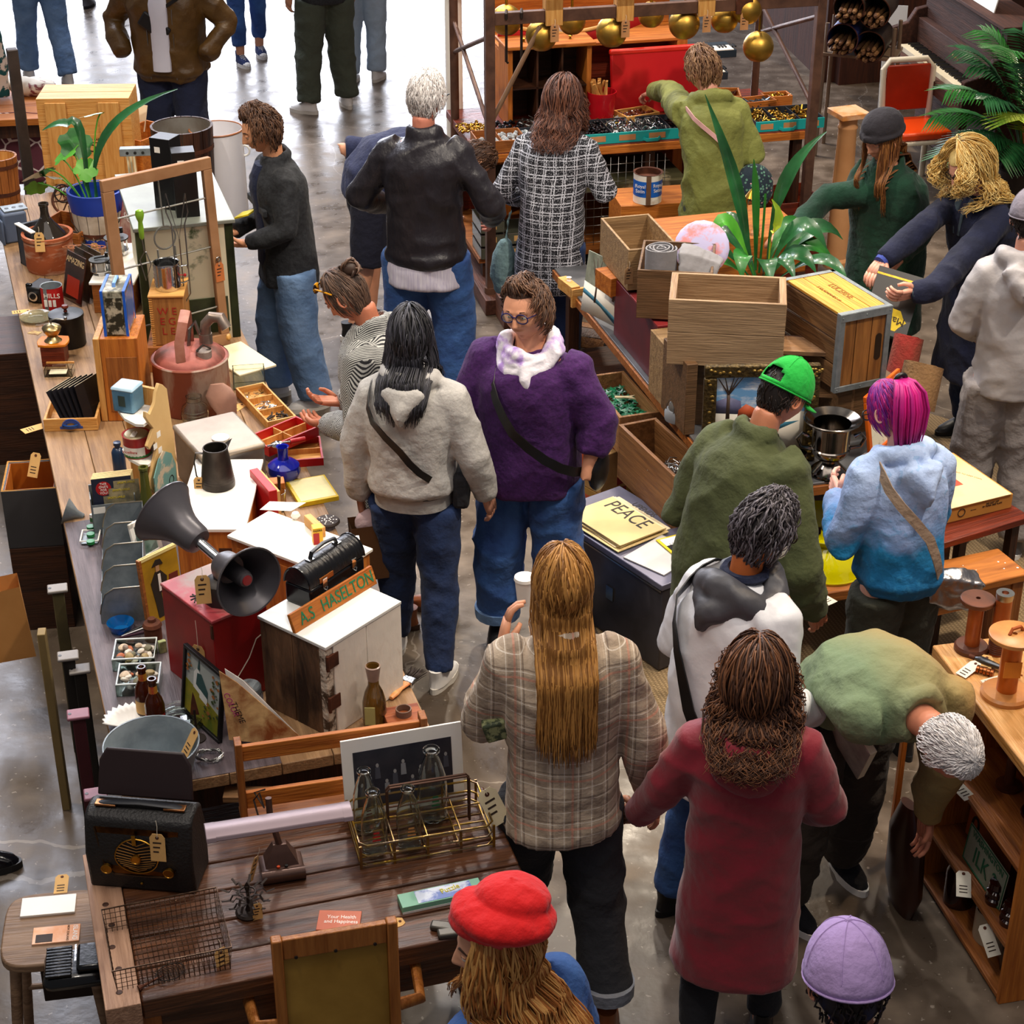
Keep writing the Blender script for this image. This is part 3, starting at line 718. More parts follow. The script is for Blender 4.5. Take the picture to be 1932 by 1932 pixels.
def f_tie(nt,tc,b,c,c2):
 x,y,z=_sep(nt,tc);q=_math(nt,'ADD',z,_math(nt,'MULTIPLY',_noise(nt,tc,9,4),.28));r=nt.nodes.new('ShaderNodeValToRGB')
 mr=nt.nodes.new('ShaderNodeMapRange');mr.inputs[1].default_value=.95;mr.inputs[2].default_value=1.45;nt.links.new(q,mr.inputs[0]);nt.links.new(mr.outputs[0],r.inputs[0])
 e=r.color_ramp.elements;e[0].position=.0;e[0].color=lin('#0f5d92');e[1].position=1;e[1].color=lin('#a9bfe6')
 for p,h in((.25,'#1273ad'),(.4,'#1a7fb8'),(.5,'#6d93c8'),(.62,'#8ea6d6')):k=e.new(p);k.color=lin(h)
 return _mix(nt,_math(nt,'MULTIPLY',_math(nt,'GREATER_THAN',_noise(nt,tc,26,3),.62),.25),r.outputs[0],lin('#3d97c9'))
def f_camo(nt,tc,b,c,c2):  # painted light: faded green cloth turns tan on its warmly lit side
 x,y,z=_sep(nt,tc);mr=nt.nodes.new('ShaderNodeMapRange');mr.inputs[1].default_value=-.15;mr.inputs[2].default_value=.16
 nt.links.new(_math(nt,'ADD',x,_math(nt,'MULTIPLY',_noise(nt,tc,3,2),.1)),mr.inputs[0]);return _mix(nt,mr.outputs[0],c,c2)
def f_floral(nt,tc,b,c,c2):
 v=nt.nodes.new('ShaderNodeTexVoronoi');v.inputs['Scale'].default_value=48;nt.links.new(tc.outputs['Object'],v.inputs['Vector'])
 a=_mix(nt,_math(nt,'LESS_THAN',v.outputs['Distance'],.33),c,lin('#5f8f7c'));v2=nt.nodes.new('ShaderNodeTexVoronoi');v2.inputs['Scale'].default_value=30;nt.links.new(tc.outputs['Object'],v2.inputs['Vector'])
 return _mix(nt,_math(nt,'LESS_THAN',v2.outputs['Distance'],.16),a,lin('#e3b0b8'))
C_denimL=cloth('light_denim','#7391b8',col2='#5b7aa3',sc=5);C_denim=cloth('blue_denim','#38609c',col2='#274680',sc=6);C_indigo=cloth('indigo_denim','#17233f',col2='#263f70',sc=3,lo=.4,hi=.75)
C_blk=cloth('black_cloth','#1d1e24',var=.2);C_navy=cloth('navy_cloth','#1c2440',var=.25);C_char=cloth('charcoal_wool','#2b2d31',col2='#1d1e22',sc=60)
C_bomber=mat('bomber_nylon','#252228',r=.40,var=.15,bump=.5,bsc=20,bst=(1,1,.5));C_rib=cloth('ribbing','#2b2730')
C_hood=cloth('grey_marl','#b3b1ae',var=.12,sc=120);C_purple=cloth('purple_knit','#45185c',col2='#35114a',sc=80)
C_olive=cloth('olive_canvas','#4b5230',col2='#3e4528',sc=4);C_lime=cloth('olive_anorak','#7f8440',col2='#6b7034',sc=4,r=.75);C_green=cloth('green_wool','#123f2c',col2='#0c2e20',sc=8,sheen=.5)
C_coat=cloth('navy_wool','#171d3a',col2='#10152b',sc=6);C_shell=mat('grey_shell','#a7a3a5',r=.5,var=.08,bump=.3,bsc=14);C_rain=mat('white_shell','#e6e8ee',r=.38,var=.05,bump=.2,bsc=14)
C_red=mat('red_quilted','#8a0f26',r=.6,var=.12,bump=.3,bsc=16,sheen=.3);C_beret=cloth('red_felt','#d80f12',var=.08,sheen=.6);C_lav=cloth('lavender_cotton','#b79bd0',var=.08)
C_leather=mat('brown_leather','#5e431c',col2='#4c3414',r=.42,sc=6,bump=.25,bsc=30);C_taupe=cloth('dark_taupe','#3a3028',col2='#2c241d',sc=3);C_army=cloth('army_green','#4a5144',var=.2)
C_tan=cloth('tan_cloth','#b5a58c');C_teal=cloth('teal_knit','#7c9a9c',var=.3,sc=90)
C_tweed=cloth('tweed_check','#15151d',col2='#c9cbd6',fn=f_tweed);C_beige=cloth('beige_plaid','#b8a58f',fn=f_beige);C_herr=cloth('herringbone_knit','#2a2a2e',col2='#b9bab6',fn=f_herring)
C_tie=cloth('dip_dye','#a9bfe6',fn=f_tie);C_camo=cloth('green_faded','#9c7e48',col2='#6f8262',fn=f_camo);C_floral=cloth('floral_print','#22313e',fn=f_floral)
S_wh=paint('shoe_white','#e9e6e2',r=.5);S_sole=paint('sole_cream','#d9d3c8',r=.6);S_blk=paint('shoe_black','#17171a',r=.45);S_navy=cloth('sneaker_navy','#22305c');S_tan=mat('boot_leather','#8a4a22',r=.35,var=.2);S_brn=paint('sole_brown','#4a3223');S_gry=paint('shoe_grey','#4b4b50')
def hm(name,c,c2=None):return[mat('hair_'+name,c,r=.55,var=.2,sc=30),mat('hair_'+name+'_b',c2 or c,r=.5,var=.15,sc=30)]
H_brn=hm('brown','#4a3226','#6b4a34');H_blk=hm('black','#16161b','#3d3d46');H_wh=hm('white','#f4f0ee','#d4cecb');H_auburn=hm('auburn','#4a2a20','#7a4c38');H_gold=hm('gold','#8a5a24','#c88f48')
H_curl=hm('blond','#f2d48a','#d2a554');H_mag=hm('magenta','#b0127a','#7a1a8c');H_dgr=hm('dark_grey','#2e282b','#6d6870');H_ginger=hm('ginger','#a4642a','#d09a56');H_long=hm('long_brown','#6b4020','#a06a38');H_bun=hm('bun','#3f2c22','#6a5040');H_curb=hm('curly_brown','#4c2f20','#8a5a3a');H_dk=hm('dark','#1c1412','#2c1e18')
SB=dict(m=S_blk,sole=S_blk);HB=dict(m=H_brn)
def fromhead(px,py,h,f=0,lean=0,head=(0,0,0)):
 s=h/1.7;le=R(lean);hp,ah=spine(1.50,le)
 HM=MT(hp)@MR(-(ah*.75),4,'X')@MR(R(head[0]),4,'Z')@MR(-R(head[1]),4,'X')@MT((0,.022,.095))
 best=max(((HM@V((0,y,z)))for y,z in((0,.12),(-.07,.09),(-.1,0.),(.05,.1))),key=lambda v:v.z)*s
 w=P(px,py,best.z);o=MR(R(f),4,'Z')@best
 return(w.x-o.x,w.y-o.y)
def pers(label,px,py,h,f=0,lean=0,head=(0,0,0),feet=None,**k):
 if feet:return person(label,feet,None,f=f,lean=lean,head=head,h=h,**k)
 x,y=fromhead(px,py,h,f,lean,head);y0=y
 v=V((x,y,0));oldP=globals()['P']
 globals()['P']=lambda a,b,z=0.:v.copy()
 try:c=person(label,(0,0),None,f=f,lean=lean,head=head,h=h,**k)
 finally:globals()['P']=oldP
 return c
def hang(e=.0):return(((-.26-e,-.03,1.10),(-.275-e,.06,.86)),((.26+e,-.03,1.10),(.275+e,.06,.86)))
B=lambda m,**k:dict(m=m,**k)
# 1 walker in faded jeans, top left
person('person walking at the far left edge in faded blue jeans and a blue top',(92,152),None,h=1.75,f=25,legs=((-.13,.12,0),(.12,-.2,0)),bot=B(C_denimL,ease=1.15,knee=.085,ankle=.08),topw=B(cloth('royal_cloth','#27348c')),shoes=dict(m=S_wh,sole=S_sole),hair=HB,seed=11)
# 2 brown leather jacket
def ex_bag(c):
 wrapstrap(c,S_blk,-1,1.1,ez=1.1,wd=.01);mb=MB();mb.T=c['S']@MT((.03,.155,1.14))@Euler((0,R(-35),0)).to_matrix().to_4x4();mb.box(-.10,-.02,-.05,.10,.035,.05);o=mb.o('sling_bag',S_blk,c['t'],.012)
 mb=MS(c)
 for sd in(-1,1):mb.tube([c['spine'](z)[0]+V((sd*.085,yy,0))for z,yy in((.8,.165),(1.,.168),(1.2,.168),(1.34,.14))],.004,6)
 mb.o('zip',M_steel,c['t'])
person('person in an open brown leather jacket with a black sling bag, head out of view',(345,362),None,h=1.84,f=172,w=1.15,girth=1.12,bot=B(C_navy,ease=1.3,knee=.1,ankle=.095),topw=B(C_leather,ease=1.2,amp=.014,hem=.77,gather=1,inner=mat('white_tee','#dcdcea',r=.9,var=.05),ihw=.06,iy=1.14,sr=1.1),
 arms=(((-.42,-.05,1.12),(-.3,.14,.95),dict(hide=1)),((.42,-.05,1.12),(.3,.14,.95),dict(hide=1))),shoes=SB,hair=HB,seed=3,extra=ex_bag,name='person')
# 3 canvas sneakers
person('person in blue jeans and navy canvas sneakers at the top edge',(470,112),None,h=1.76,f=200,legs=((-.12,-.08,0),(.10,.16,10)),bot=B(C_denim,ease=.9,az=.16),topw=B(C_char),shoes=dict(m=S_navy,sole=S_wh,lace=S_wh,cap=1),hair=HB,seed=4)
# 4 green cargo trousers
person('person in green cargo trousers and cream sneakers standing at the top',(622,207),None,h=1.82,f=25,w=1.05,legs=((-.17,0,40),(.15,.03,-5)),bot=B(C_army,ease=1.2,knee=.1,ankle=.085,amp=.01),topw=B(C_char),shoes=dict(m=S_wh,sole=S_sole),hair=HB,seed=5)
person('person in pale jeans and white sneakers, partly behind the green cargo trousers',(690,152),None,h=1.7,f=-20,legs=((-.09,-.1,0),(.09,.05,0)),bot=B(cloth('pale_denim','#a9bdd2'),ease=1.1,knee=.085,ankle=.08),topw=B(C_char),shoes=dict(m=S_wh,sole=S_sole),hair=HB,seed=6)
person('person walking away at the top edge, only a dark grey shoe in view',(186,14),None,h=1.75,f=-10,legs=((-.10,-.0,0),(.10,.5,0)),bot=B(C_denim),topw=B(C_char),shoes=dict(m=S_gry,sole=S_blk),hair=HB,seed=7)
# 5 dark shirt
def ex_dark(c):
 mb=MB();mb.T=c['S']@MT((.02,.148,1.24));
 for k in rg(9):a=k*2.4;mb.sph((cos(a)*.016*(k%3),.0,sin(a)*.016*(k%3)),(.011,.006,.012),8)
 mb.o('shirt_print',M_inkr,c['t'])
 mb=MS(c)
 for sd in(-1,1):
  mb.T=c['S']@MT((sd*.115,.15,1.2));mb.box(-.05,-.012,-.035,.05,.010,.0);
 mb.o('pocket_flap',C_char,c['t'],.004)
person('person in a dark flannel overshirt and loose pale jeans with short brown hair',(560,758),200,f=112,w=1.05,girth=1.0,lean=6,head=(-5,14,0),legs=((-.12,-.06,0),(.12,.10,-8)),arms=(((-.24,.06,1.09),(-.11,.25,1.02),dict(curl=.8,n=(0,0,1),d=(.2,1,.05))),((.25,.02,1.08),(.10,.26,1.02),dict(curl=.7,n=(-.2,0,1),d=(-.2,1,0)))),
 bot=B(C_denimL,ease=1.35,knee=.105,ankle=.10),topw=B(C_char,ease=1.08,hem=.74,flare=1.06,collar=1,amp=.01,inner=C_navy,iy=1.06,ihw=.07,name='overshirt'),shoes=dict(m=S_wh,sole=S_sole),face='down',hair=dict(m=H_brn,n=420,len=34,lift=.014,wave=.003,r=.0055,side=5,back=-42,front=42,sweep=.3,tipup=.05,th=.012),seed=8,skinc='#dc9a72',extra=ex_dark)
# 6 bending, navy tee and shorts
person('person in navy T-shirt and shorts bending over behind the black bomber jacket',(706,622),None,h=1.75,f=-75,lean=98,head=(0,10,0),arms=(((-.30,-.12,1.02),(-.2,.12,.86)),((.3,.25,.9),(.2,.4,.75))),legs=((-.1,.02,0),(.1,-.12,0)),bot=B(cloth('navy_shorts','#191a2c'),az=.46,ease=1.35,thigh=.12,knee=.1,name='shorts'),topw=B(cloth('navy_tee','#2a3152',sc=40),sleeve=.4,ease=1.12,name='t_shirt'),shoes=dict(m=S_blk,sole=S_wh),hair=HB,seed=9,skinc='#d89a78')
# 7 black bomber
def ex_bomb(c):
 mb=MS(c);sec=[]
 for z,k in((.70,1.0),(.78,1.),(.86,.98)):sec.append((c['spine'](z)[0],.19*k*1.02,.142*k*1.12,0))
 loft(mb,sec,30);soft(mb,'shirt_tail',mat('white_stripe','#d9d6e2',r=.9,col2='#b9b3cc',sc=150,st=(1,1,.02)),c['t'],.012,4,.01,fr=22)
 mb=MB();mb.T=c['S']@c['HM'];mb.tube([(.082,.07,.012),(.084,.0,.01),(.08,-.015,-.002)],.003,6);mb.o('glasses',M_black,c['t'])
pers('person with white hair in a black bomber jacket and blue jeans, seen from behind',806,133,1.86,f=-12,w=1.03,girth=1.15,head=(-14,6,0),arms=(((-.36,.0,1.10),(-.30,.24,.98)),((.36,.0,1.10),(.30,.22,.95))),legs=((-.14,0,0),(.14,.03,0)),
 bot=B(C_denim,ease=1.22,knee=.105,ankle=.085),topw=B(C_bomber,ease=1.06,amp=.013,fr=18,rib=C_rib,hem=.79,collar=1,sr=1.12,gather=1,name='bomber_jacket'),shoes=dict(m=S_blk,sole=S_wh),hair=dict(m=H_wh,n=420,len=26,lift=.006,wave=.002,r=.0045,side=-2,back=-46,front=40,th=.010),seed=10,skinc='#d98a72',extra=ex_bomb)
# 8 tweed coat
def ex_tw(c):
 mb=MS(c);mb.tube([(-.22,.0,1.0),(-.24,.0,.93),(-.25,.0,.82)],.007,6);mb.tube([(-.25,0,.82),(-.26,0,.74),(-.27,0,.62),(-.26,0,.52)],[.03,.062,.07,.05],12);soft(mb,'knitted_bag',C_teal,c['t'],.01,2,.008,fr=60)
pers('person with curly brown hair in a black and white checked coat, back turned',1058,155,1.70,f=-14,lean=20,head=(-5,12,0),w=.97,girth=1.1,arms=(((-.34,.02,1.09),(-.24,.2,1.0)),((.34,.05,1.12),(.2,.32,1.08))),bot=B(C_indigo,knee=.08),topw=B(C_tweed,ease=1.1,hem=.58,flare=1.12,amp=.008,collar=1,sr=1.1,name='checked_coat'),shoes=SB,
 hair=dict(m=H_auburn,n=300,L=.17,fl=.9,wave=.020,wf=70,r=.0055,side=-5,back=-30,gap=55,th=.02,lift=.02,flare=.03),seed=12,extra=ex_tw)
# 9 olive anorak, reaching left
def ex_ol(c):
 wrapstrap(c,mat('pink_strap','#d9a9a6',r=.8),-1,.95,ez=1.26,wd=.012)
 mb=MS(c);mb.sph((.2,-.12,.93),(.13,.08,.15),20);soft(mb,'floral_bag',C_floral,c['t'],.012,3,.008)
 mb=MS(c);cc,a=c['spine'](1.40);mb.sph(cc+V((0,-.10,-.05)),(.085,.045,.10),16);soft(mb,'grey_hood',cloth('pale_hood','#c9cad2'),c['t'],.01,4,.006)
 mb=MS(c);cc,a=c['spine'](1.425);mb.tor(cc+V((0,-.012,.01)),.07,.014,2,20,6);mb.o('blue_collar',cloth('blue_collar','#5d74b8'),c['t'])
pers('person with short brown hair in an olive anorak reaching over the hardware stall',1335,100,1.66,f=14,lean=20,head=(22,14,0),w=.90,girth=1.1,arms=((('p',1262,172,1.16),('p',1236,172,1.08),dict(curl=1.,n=(0,0,-1),d=(-.6,.6,-.35))),((.30,.0,1.08),(.3,.24,1.02))),bot=B(C_army),topw=B(C_lime,ease=1.18,hem=.62,flare=1.05,amp=.012,sr=1.15,hood=1,name='anorak'),shoes=SB,
 hair=dict(m=hm('light_brown','#6b4a32','#94704f'),n=360,len=38,lift=.014,wave=.004,r=.0055,side=8,back=-36,front=36,th=.016),seed=13,skinc='#e2a08a',extra=ex_ol)
# 10 green coat
def newsboy(c):
 mb=MB();mb.T=c['S']@c['HM']@MT((0,-.005,.045))@Euler((R(4),0,0)).to_matrix().to_4x4();mb.sph((0,0,.03),(.098,.118,.085),24);mb.tube([(-.085,.04,.0),(-.05,.11,-.002),(0,.135,.002),(.05,.11,-.002),(.085,.04,.0)],[(.006,.02)]*5,8);mb.tor((0,0,.0),.094,.014,2,30,8,sy=1.2)
 soft(mb,'newsboy_cap',cloth('charcoal_felt','#2a272e'),c['t'],.006,2,.003)
pers('person with long auburn hair in a dark green coat and charcoal cap',1662,222,1.68,f=140,lean=12,head=(-12,8,0),arms=((('p',1560,372,1.22),('p',1492,440,1.10),dict(n=(0,0,-1),d=(.8,.4,-.3))),((-.26,-.02,1.10),(-.2,.22,1.0))),w=1.1,girth=1.1,bot=B(C_blk),topw=B(C_green,ease=1.12,hem=.5,flare=1.1,amp=.008,sr=1.12,collar=1,name='green_coat'),shoes=SB,
 face='down',hair=dict(m=H_long,n=200,L=.36,fl=1.,wave=.006,wf=22,r=.006,side=-5,back=-30,gap=80,th=.010,lift=.006),seed=14,skinc='#d9987a',hat=newsboy)
# 11 blond curls, navy coat
def ex_nav(c):
 wrapstrap(c,M_black,-1,.98,ez=1.1,wd=.017)
 mb=MS(c)
 cc,a=c['spine'](1.33);
 mb.tube([c['spine'](z)[0]+V((x,y,0))for z,x,y in((1.42,-.05,.07),(1.34,-.03,.125),(1.22,-.01,.15))],[(.02,.01)]*3,8);mb.tube([c['spine'](z)[0]+V((x,y,0))for z,x,y in((1.42,.05,.07),(1.34,.03,.125),(1.22,.01,.15))],[(.02,.01)]*3,8)
 mb.o('grey_scarf',cloth('slate','#44525e'),c['t'])
 for i,(e,w_)in enumerate(((c['arms'][0][0],c['arms'][0][1]),(c['arms'][1][0],c['arms'][1][1]))):
  e,w_=V(e),V(w_);mb=MS(c);mb.tube([w_.lerp(e,.02),w_.lerp(e,.14)],[.047,.05],14);mb.m(1).tube([w_.lerp(e,-.07),w_.lerp(e,.04)],[.036,.04],14);mb.o('coat_cuff',[cloth('slate','#44525e'),cloth('blue_cuff','#3a4a9c')],c['t'])
 specs(M_iron)(c)
pers('person with blond curls and glasses in a long navy coat holding a dark record sleeve',1838,275,1.66,f=112,lean=14,head=(0,18,0),w=1.1,girth=1.1,arms=((('p',1760,548,1.12),('p',1722,552,1.10),dict(curl=.7,n=(.5,0,.3),d=(-.2,.9,0))),(('p',1740,430,1.26),('p',1665,492,1.16),dict(curl=.6,n=(0,-.2,-1),d=(-.3,.8,-.5)))),bot=B(C_indigo,knee=.075,ankle=.06),legs=((-.13,.02,0),(.1,-.04,0)),topw=B(C_coat,ease=1.1,hem=.40,flare=1.14,amp=.010,sr=1.05,collar=1,name='navy_coat'),shoes=SB,
 face='down',hair=dict(m=H_curl,n=420,L=.17,fl=1.,wave=.022,wf=95,r=.0052,seg=.012,side=-8,back=-30,gap=84,th=.026,lift=.035,flare=.04),seed=15,skinc='#e8a890',extra=ex_nav)
# 12 grey shell jacket
pers('person in a light grey shell jacket, grey trousers and grey cap at the right edge',1952,358,1.74,f=-12,head=(0,8,0),w=.84,girth=1.1,arms=(((-.32,.0,1.10),(-.22,.22,.96)),((.32,0,1.1),(.22,.22,.96))),legs=((-.13,0,0),(.13,-.05,0)),bot=B(cloth('stone_trousers','#8f8886'),ease=1.2,knee=.1,ankle=.09,amp=.012),topw=B(C_shell,ease=1.1,hem=.80,amp=.012,hood=2,sr=1.1,name='shell_jacket'),shoes=dict(m=S_gry,sole=S_wh),
 hair=dict(m=H_dk,n=200,len=20,r=.004,side=-5,back=-45),hat=cap(cloth('grey_cap','#8a8490'),1,puff=1.06),seed=16,skinc='#c98a72')
# 13 herringbone cardigan
def ex_her(c):
 mb=MB();mb.T=c['S']@c['HM']
 mb.sph((0,-.10,.075),(.036,.032,.036),14)
 g=RG(4)
 for k in rg(26):
  a=g.uniform(0,6.3);b_=g.uniform(0,6.3);pts=[V((0,-.10,.075))+V((cos(a+t)*.034*cos(b_),sin(a+t)*.036,sin(b_+t)*.034))for t in(0,.5,1.,1.5,2.)]
  mb.m(k%2).tube(pts,[.004,.006,.006,.005,.002],5)
 mb.o('hair_bun',H_bun,c['t'],sharp=None)
 mb=MB();mb.T=c['S']@c['HM']@MT((0,.045,.085))@Euler((R(38),0,0)).to_matrix().to_4x4()
 for sd in(-1,1):mb.sph((sd*.036,.03,.0),(.032,.006,.024),14);mb.tube([(sd*.066,.025,.006),(sd*.082,-.03,-.0),(sd*.084,-.07,-.012)],.0035,6)
 mb.tube([(-.01,.034,.004),(.01,.034,.004)],.003,6)
 mb.o('tortoiseshell_sunglasses',mat('tortoiseshell','#d8961c',col2='#20120a',r=.12,sc=40,lo=.45,hi=.5),c['t'])
pers('person with hair in a bun in a grey herringbone cardigan, head bowed over the stall',648,508,1.68,f=72,lean=14,head=(0,32,0),w=1.05,girth=1.15,arms=(((-.27,.06,1.05),(-.10,.28,.98),dict(n=(0,0,1))),((.28,.02,1.02),(.10,.30,.99),dict(n=(0,0,1),d=(-.6,.8,.2)))),bot=B(C_blk,ease=.95,knee=.07,ankle=.055,az=.16),legs=((-.08,-.02,0),(.1,-.14,0)),topw=B(C_herr,ease=1.12,hem=.58,flare=.92,amp=.010,sr=1.12,collar=1,name='herringbone_cardigan'),shoes=dict(m=S_tan,sole=S_brn),
 face='down',hair=dict(m=H_bun,n=240,len=60,lift=.003,wave=.001,r=.005,side=5,back=-40,front=48,gap=50,sweep=.0,th=.006),seed=17,skinc='#c4795a',extra=ex_her)
# 14 grey hoodie
def ex_gr(c):
 wrapstrap(c,M_black,-1,.98,ez=1.22,wd=.015,zs=1.40);mb=MB();mb.T=c['S']@MT((.205,.04,.93))@Euler((0,0,R(10))).to_matrix().to_4x4();mb.box(-.04,-.1,-.08,.03,.1,.08);mb.o('shoulder_bag',C_blk,c['t'],.02)
 mb=MB();e,w_=[V(q)for q in c['arms'][0][:2]];mb.T=c['S'];mb.tube([w_.lerp(e,-.02),w_.lerp(e,.06)],[.031,.033],14);mb.o('bracelet',M_steel,c['t'])
pers('person with long grey-black hair in a light grey hoodie and dark jeans, walking away',772,580,1.63,f=-12,head=(14,8,0),w=.98,girth=1.12,arms=(((-.29,-.02,1.08),(-.29,.02,.83)),((.31,-.02,1.09),(.36,.06,.87))),legs=((-.13,.14,20),(.13,-.12,-10)),bot=B(C_indigo,ease=1.02,knee=.082,ankle=.062,amp=.009),topw=B(C_hood,ease=1.12,hem=.87,amp=.009,hood=2,sr=1.14,gather=1,rib=cloth('marl_rib','#a9a7a4'),name='hoodie'),shoes=dict(m=S_wh,sole=S_sole),
 hair=dict(m=H_blk,n=260,L=.25,fl=.9,wave=.004,wf=20,r=.0062,side=-5,back=-30,gap=50,th=.014,lift=.012,flare=.02),seed=18,skinc='#c98f74',extra=ex_gr)
# 15 purple sweater
def ex_pur(c):
 specs(paint('blue_frame','#1b1f5c',r=.2))(c);wrapstrap(c,M_black,1,.92,ez=1.14,wd=.02,zs=1.38)
 mb=MS(c);cc,a=c['spine'](1.425)
 for j in rg(3):
  pts=[cc+V((cos(t)*(.098+.01*j),sin(t)*(.098+.01*j)+.012,.028-.024*j+.014*sin(2*t+j)+(-.03 if sin(t)>.3 else .012)))for t in[2*PI*k/22 for k in rg(22)]]
  mb.tube(pts,[.027+.005*sin(k*1.7+j)for k in rg(22)],8,closed=True)
 mb.tube([cc+V((-.02,.12,-.03)),cc+V((-.03,.155,-.08)),cc+V((-.05,.165,-.12))],[.028,.026,.01],10)
 soft(mb,'scarf',mat('tie_dye_scarf','#e9e6f0',col2='#b693dc',r=.9,sc=9,lo=.5,hi=.62,bump=.3,bsc=70),c['t'],.007,2,.005,fr=70)
 mb=MB();mb.T=c['S']@MT((-.30,.0,.92));mb.sph((0,0,0),(.04,.09,.10),14);mb.o('black_bag',M_black,c['t'])
pers('person in a purple sweater and pale scarf with blue glasses, facing the camera',995,535,1.68,f=160,head=(-8,4,6),w=1.15,girth=1.35,arms=(((-.33,-.0,1.12),(-.30,.09,.90),dict(hide=1)),((.31,.03,1.12),(.29,.10,.9),dict(hide=1))),legs=((-.13,-.05,0),(.14,.05,18)),bot=B(C_denim,ease=1.4,knee=.108,ankle=.095,az=.13,amp=.012,cuff=C_denimL),topw=B(C_purple,ease=1.06,hem=.80,sleeve=.52,amp=.010,sr=1.45,collar=0,name='purple_sweater'),shoes=dict(m=S_blk,sole=S_brn),
 face=True,fatface=1.2,hair=dict(m=H_brn,n=360,len=34,lift=.016,wave=.002,r=.005,side=12,back=-36,front=44,th=.010,sweep=.9),seed=19,skinc='#e2a07e',extra=ex_pur,curl=.7)
# 16 green cap
pers('person in olive field jacket and bright green cap beside the silver urn',1478,688,1.74,f=-48,lean=22,head=(-6,18,0),w=.92,girth=1.1,arms=(((-.33,.05,1.02),(-.22,.28,.95)),((.36,.08,1.0),(.34,.20,.78))),legs=((-.12,0,0),(.12,0,0)),bot=B(C_taupe),topw=B(C_olive,ease=1.16,hem=.60,flare=1.02,amp=.012,sr=1.2,collar=1,name='field_jacket'),shoes=SB,
 hair=dict(m=H_dk,n=260,len=14,lift=.002,wave=.001,r=.004,side=-5,back=-50,front=40,th=.006),hat=cap(cloth('bright_green_cap','#17a83c',var=.06),1,ba=1,low=.036,puff=1.04),seed=20,skinc='#c47f5e')
# 17 magenta hair
def ex_mag(c):
 g=RG(9);mb=MS(c)
 B0=c['HM']@V((0,-.085,.10))
 for k in rg(120):
  a=g.uniform(0,6.3);r_=g.uniform(0,.024);o=V((cos(a)*r_,sin(a)*r_,0));pts=[]
  for t in(0,.15,.35,.6,.8,1.):pts.append(B0+V((o.x*(1+2.2*sin(t*2.6)),-.02-.085*sin(min(1,t*1.6)*1.5)+o.y*1.6,.02+.03*sin(t*3)-.27*t**1.4+o.z)))
  mb.m(k%2).tube(pts,[.003,.006,.007,.006,.005,.001],5)
 mb.m(2).tor(B0+V((0,-.012,.012)),.022,.010,1,18,8)
 mb.o('ponytail',[H_mag[0],mat('hair_pink','#d01a86',r=.5),M_black],c['t'],sharp=None)
 specs(M_black)(c)
 wrapstrap(c,cloth('tan_strap','#a8917c'),-1,.86,ez=1.27,wd=.02,zs=1.42)
 mb=MB();mb.T=c['S']@MT((.20,-.10,.84))@Euler((0,R(12),R(-20))).to_matrix().to_4x4();mb.sph((0,0,0),(.12,.055,.09),20);mb.box(-.1,-.05,-.06,.1,.05,.07)
 soft(mb,'silver_bag',metal('silver_cloth','#b9b6b8',.35,bump=.3),c['t'],.009,4,.012,fr=50)
pers('person with a magenta ponytail in a blue dip-dyed hoodie with a silver bag',1692,726,1.60,f=22,lean=10,head=(16,24,0),w=.88,girth=1.08,arms=(((-.33,.05,1.06),(-.12,.30,1.13),dict(n=(1,0,0),d=(.2,.9,.2))),((.26,.1,1.02),(.1,.3,1.08))),bot=B(cloth('dark_olive','#34352a'),ease=1.2,knee=.09),topw=B(C_tie,ease=1.14,hem=.84,amp=.010,hood=2,sr=1.2,gather=1,name='dip_dyed_hoodie'),shoes=SB,
 hair=dict(m=[H_mag[1],H_mag[0]],n=260,len=55,lift=.002,wave=.001,r=.0045,side=0,back=-28,front=46,gap=48,th=.006),seed=21,skinc='#eab0a0',extra=ex_mag)
# 18 white raincoat, mask
def ex_msk(c):
 mb=MB();mb.T=c['S']@c['HM'];mb.sph((0,.083,-.045),(.045,.035,.045),16);mb.o('face_mask',M_white,c['t'])
 mb=MB();mb.T=c['S']@c['HM']
 for sd in(-1,1):mb.tube([(sd*.04,.085,-.02),(sd*.076,.02,.0),(sd*.08,-.01,.01)],.002,5);mb.tube([(sd*.04,.08,-.065),(sd*.07,.02,-.04),(sd*.078,-.012,-.03)],.002,5)
 mb.o('mask_loop',M_white,c['t']);specs(M_iron)(c)
 wrapstrap(c,M_black,-1,.80,ez=1.24,wd=.024,zs=1.41)
 mb=MS(c);cc,a=c['spine'](1.40);
 ring=[cc+V((cos(t)*.125,sin(t)*.10-.01,.0-.03*cos(t*2)))for t in[2*PI*k/16 for k in rg(16)]];mb.tube(ring,.045,10,closed=True);mb.tube([cc+V((-.07,-.10,.0)),cc+V((0,-.15,-.06)),cc+V((.07,-.10,0))],[.04,.06,.04],10)
 soft(mb,'grey_hood',mat('dark_shell','#4a4a50',r=.5,var=.2,bump=.2,bsc=14),c['t'],.010,3,.014,fr=34)
 mb=MS(c);mb.tor(c['spine'](1.44)[0]+V((0,0,.012)),.068,.017,2,20,6);mb.o('navy_collar',C_navy,c['t'])
pers('person with dark grey hair, face mask and white raincoat with a grey hood',1432,950,1.66,f=-52,lean=10,head=(-6,16,0),w=.90,girth=1.08,arms=(((-.30,.0,1.07),(-.26,.18,.92)),((.30,.04,1.06),(.24,.24,.92))),bot=B(C_denim,ease=1.1),legs=((-.12,-.04,0),(.12,.04,0)),topw=B(C_rain,ease=1.17,hem=.62,flare=1.03,amp=.014,sr=1.15,name='raincoat'),shoes=SB,
 face='down',hair=dict(m=H_dgr,n=420,len=36,lift=.012,wave=.005,r=.0055,side=-2,back=-44,front=40,th=.016),seed=22,skinc='#c46a34',extra=ex_msk)
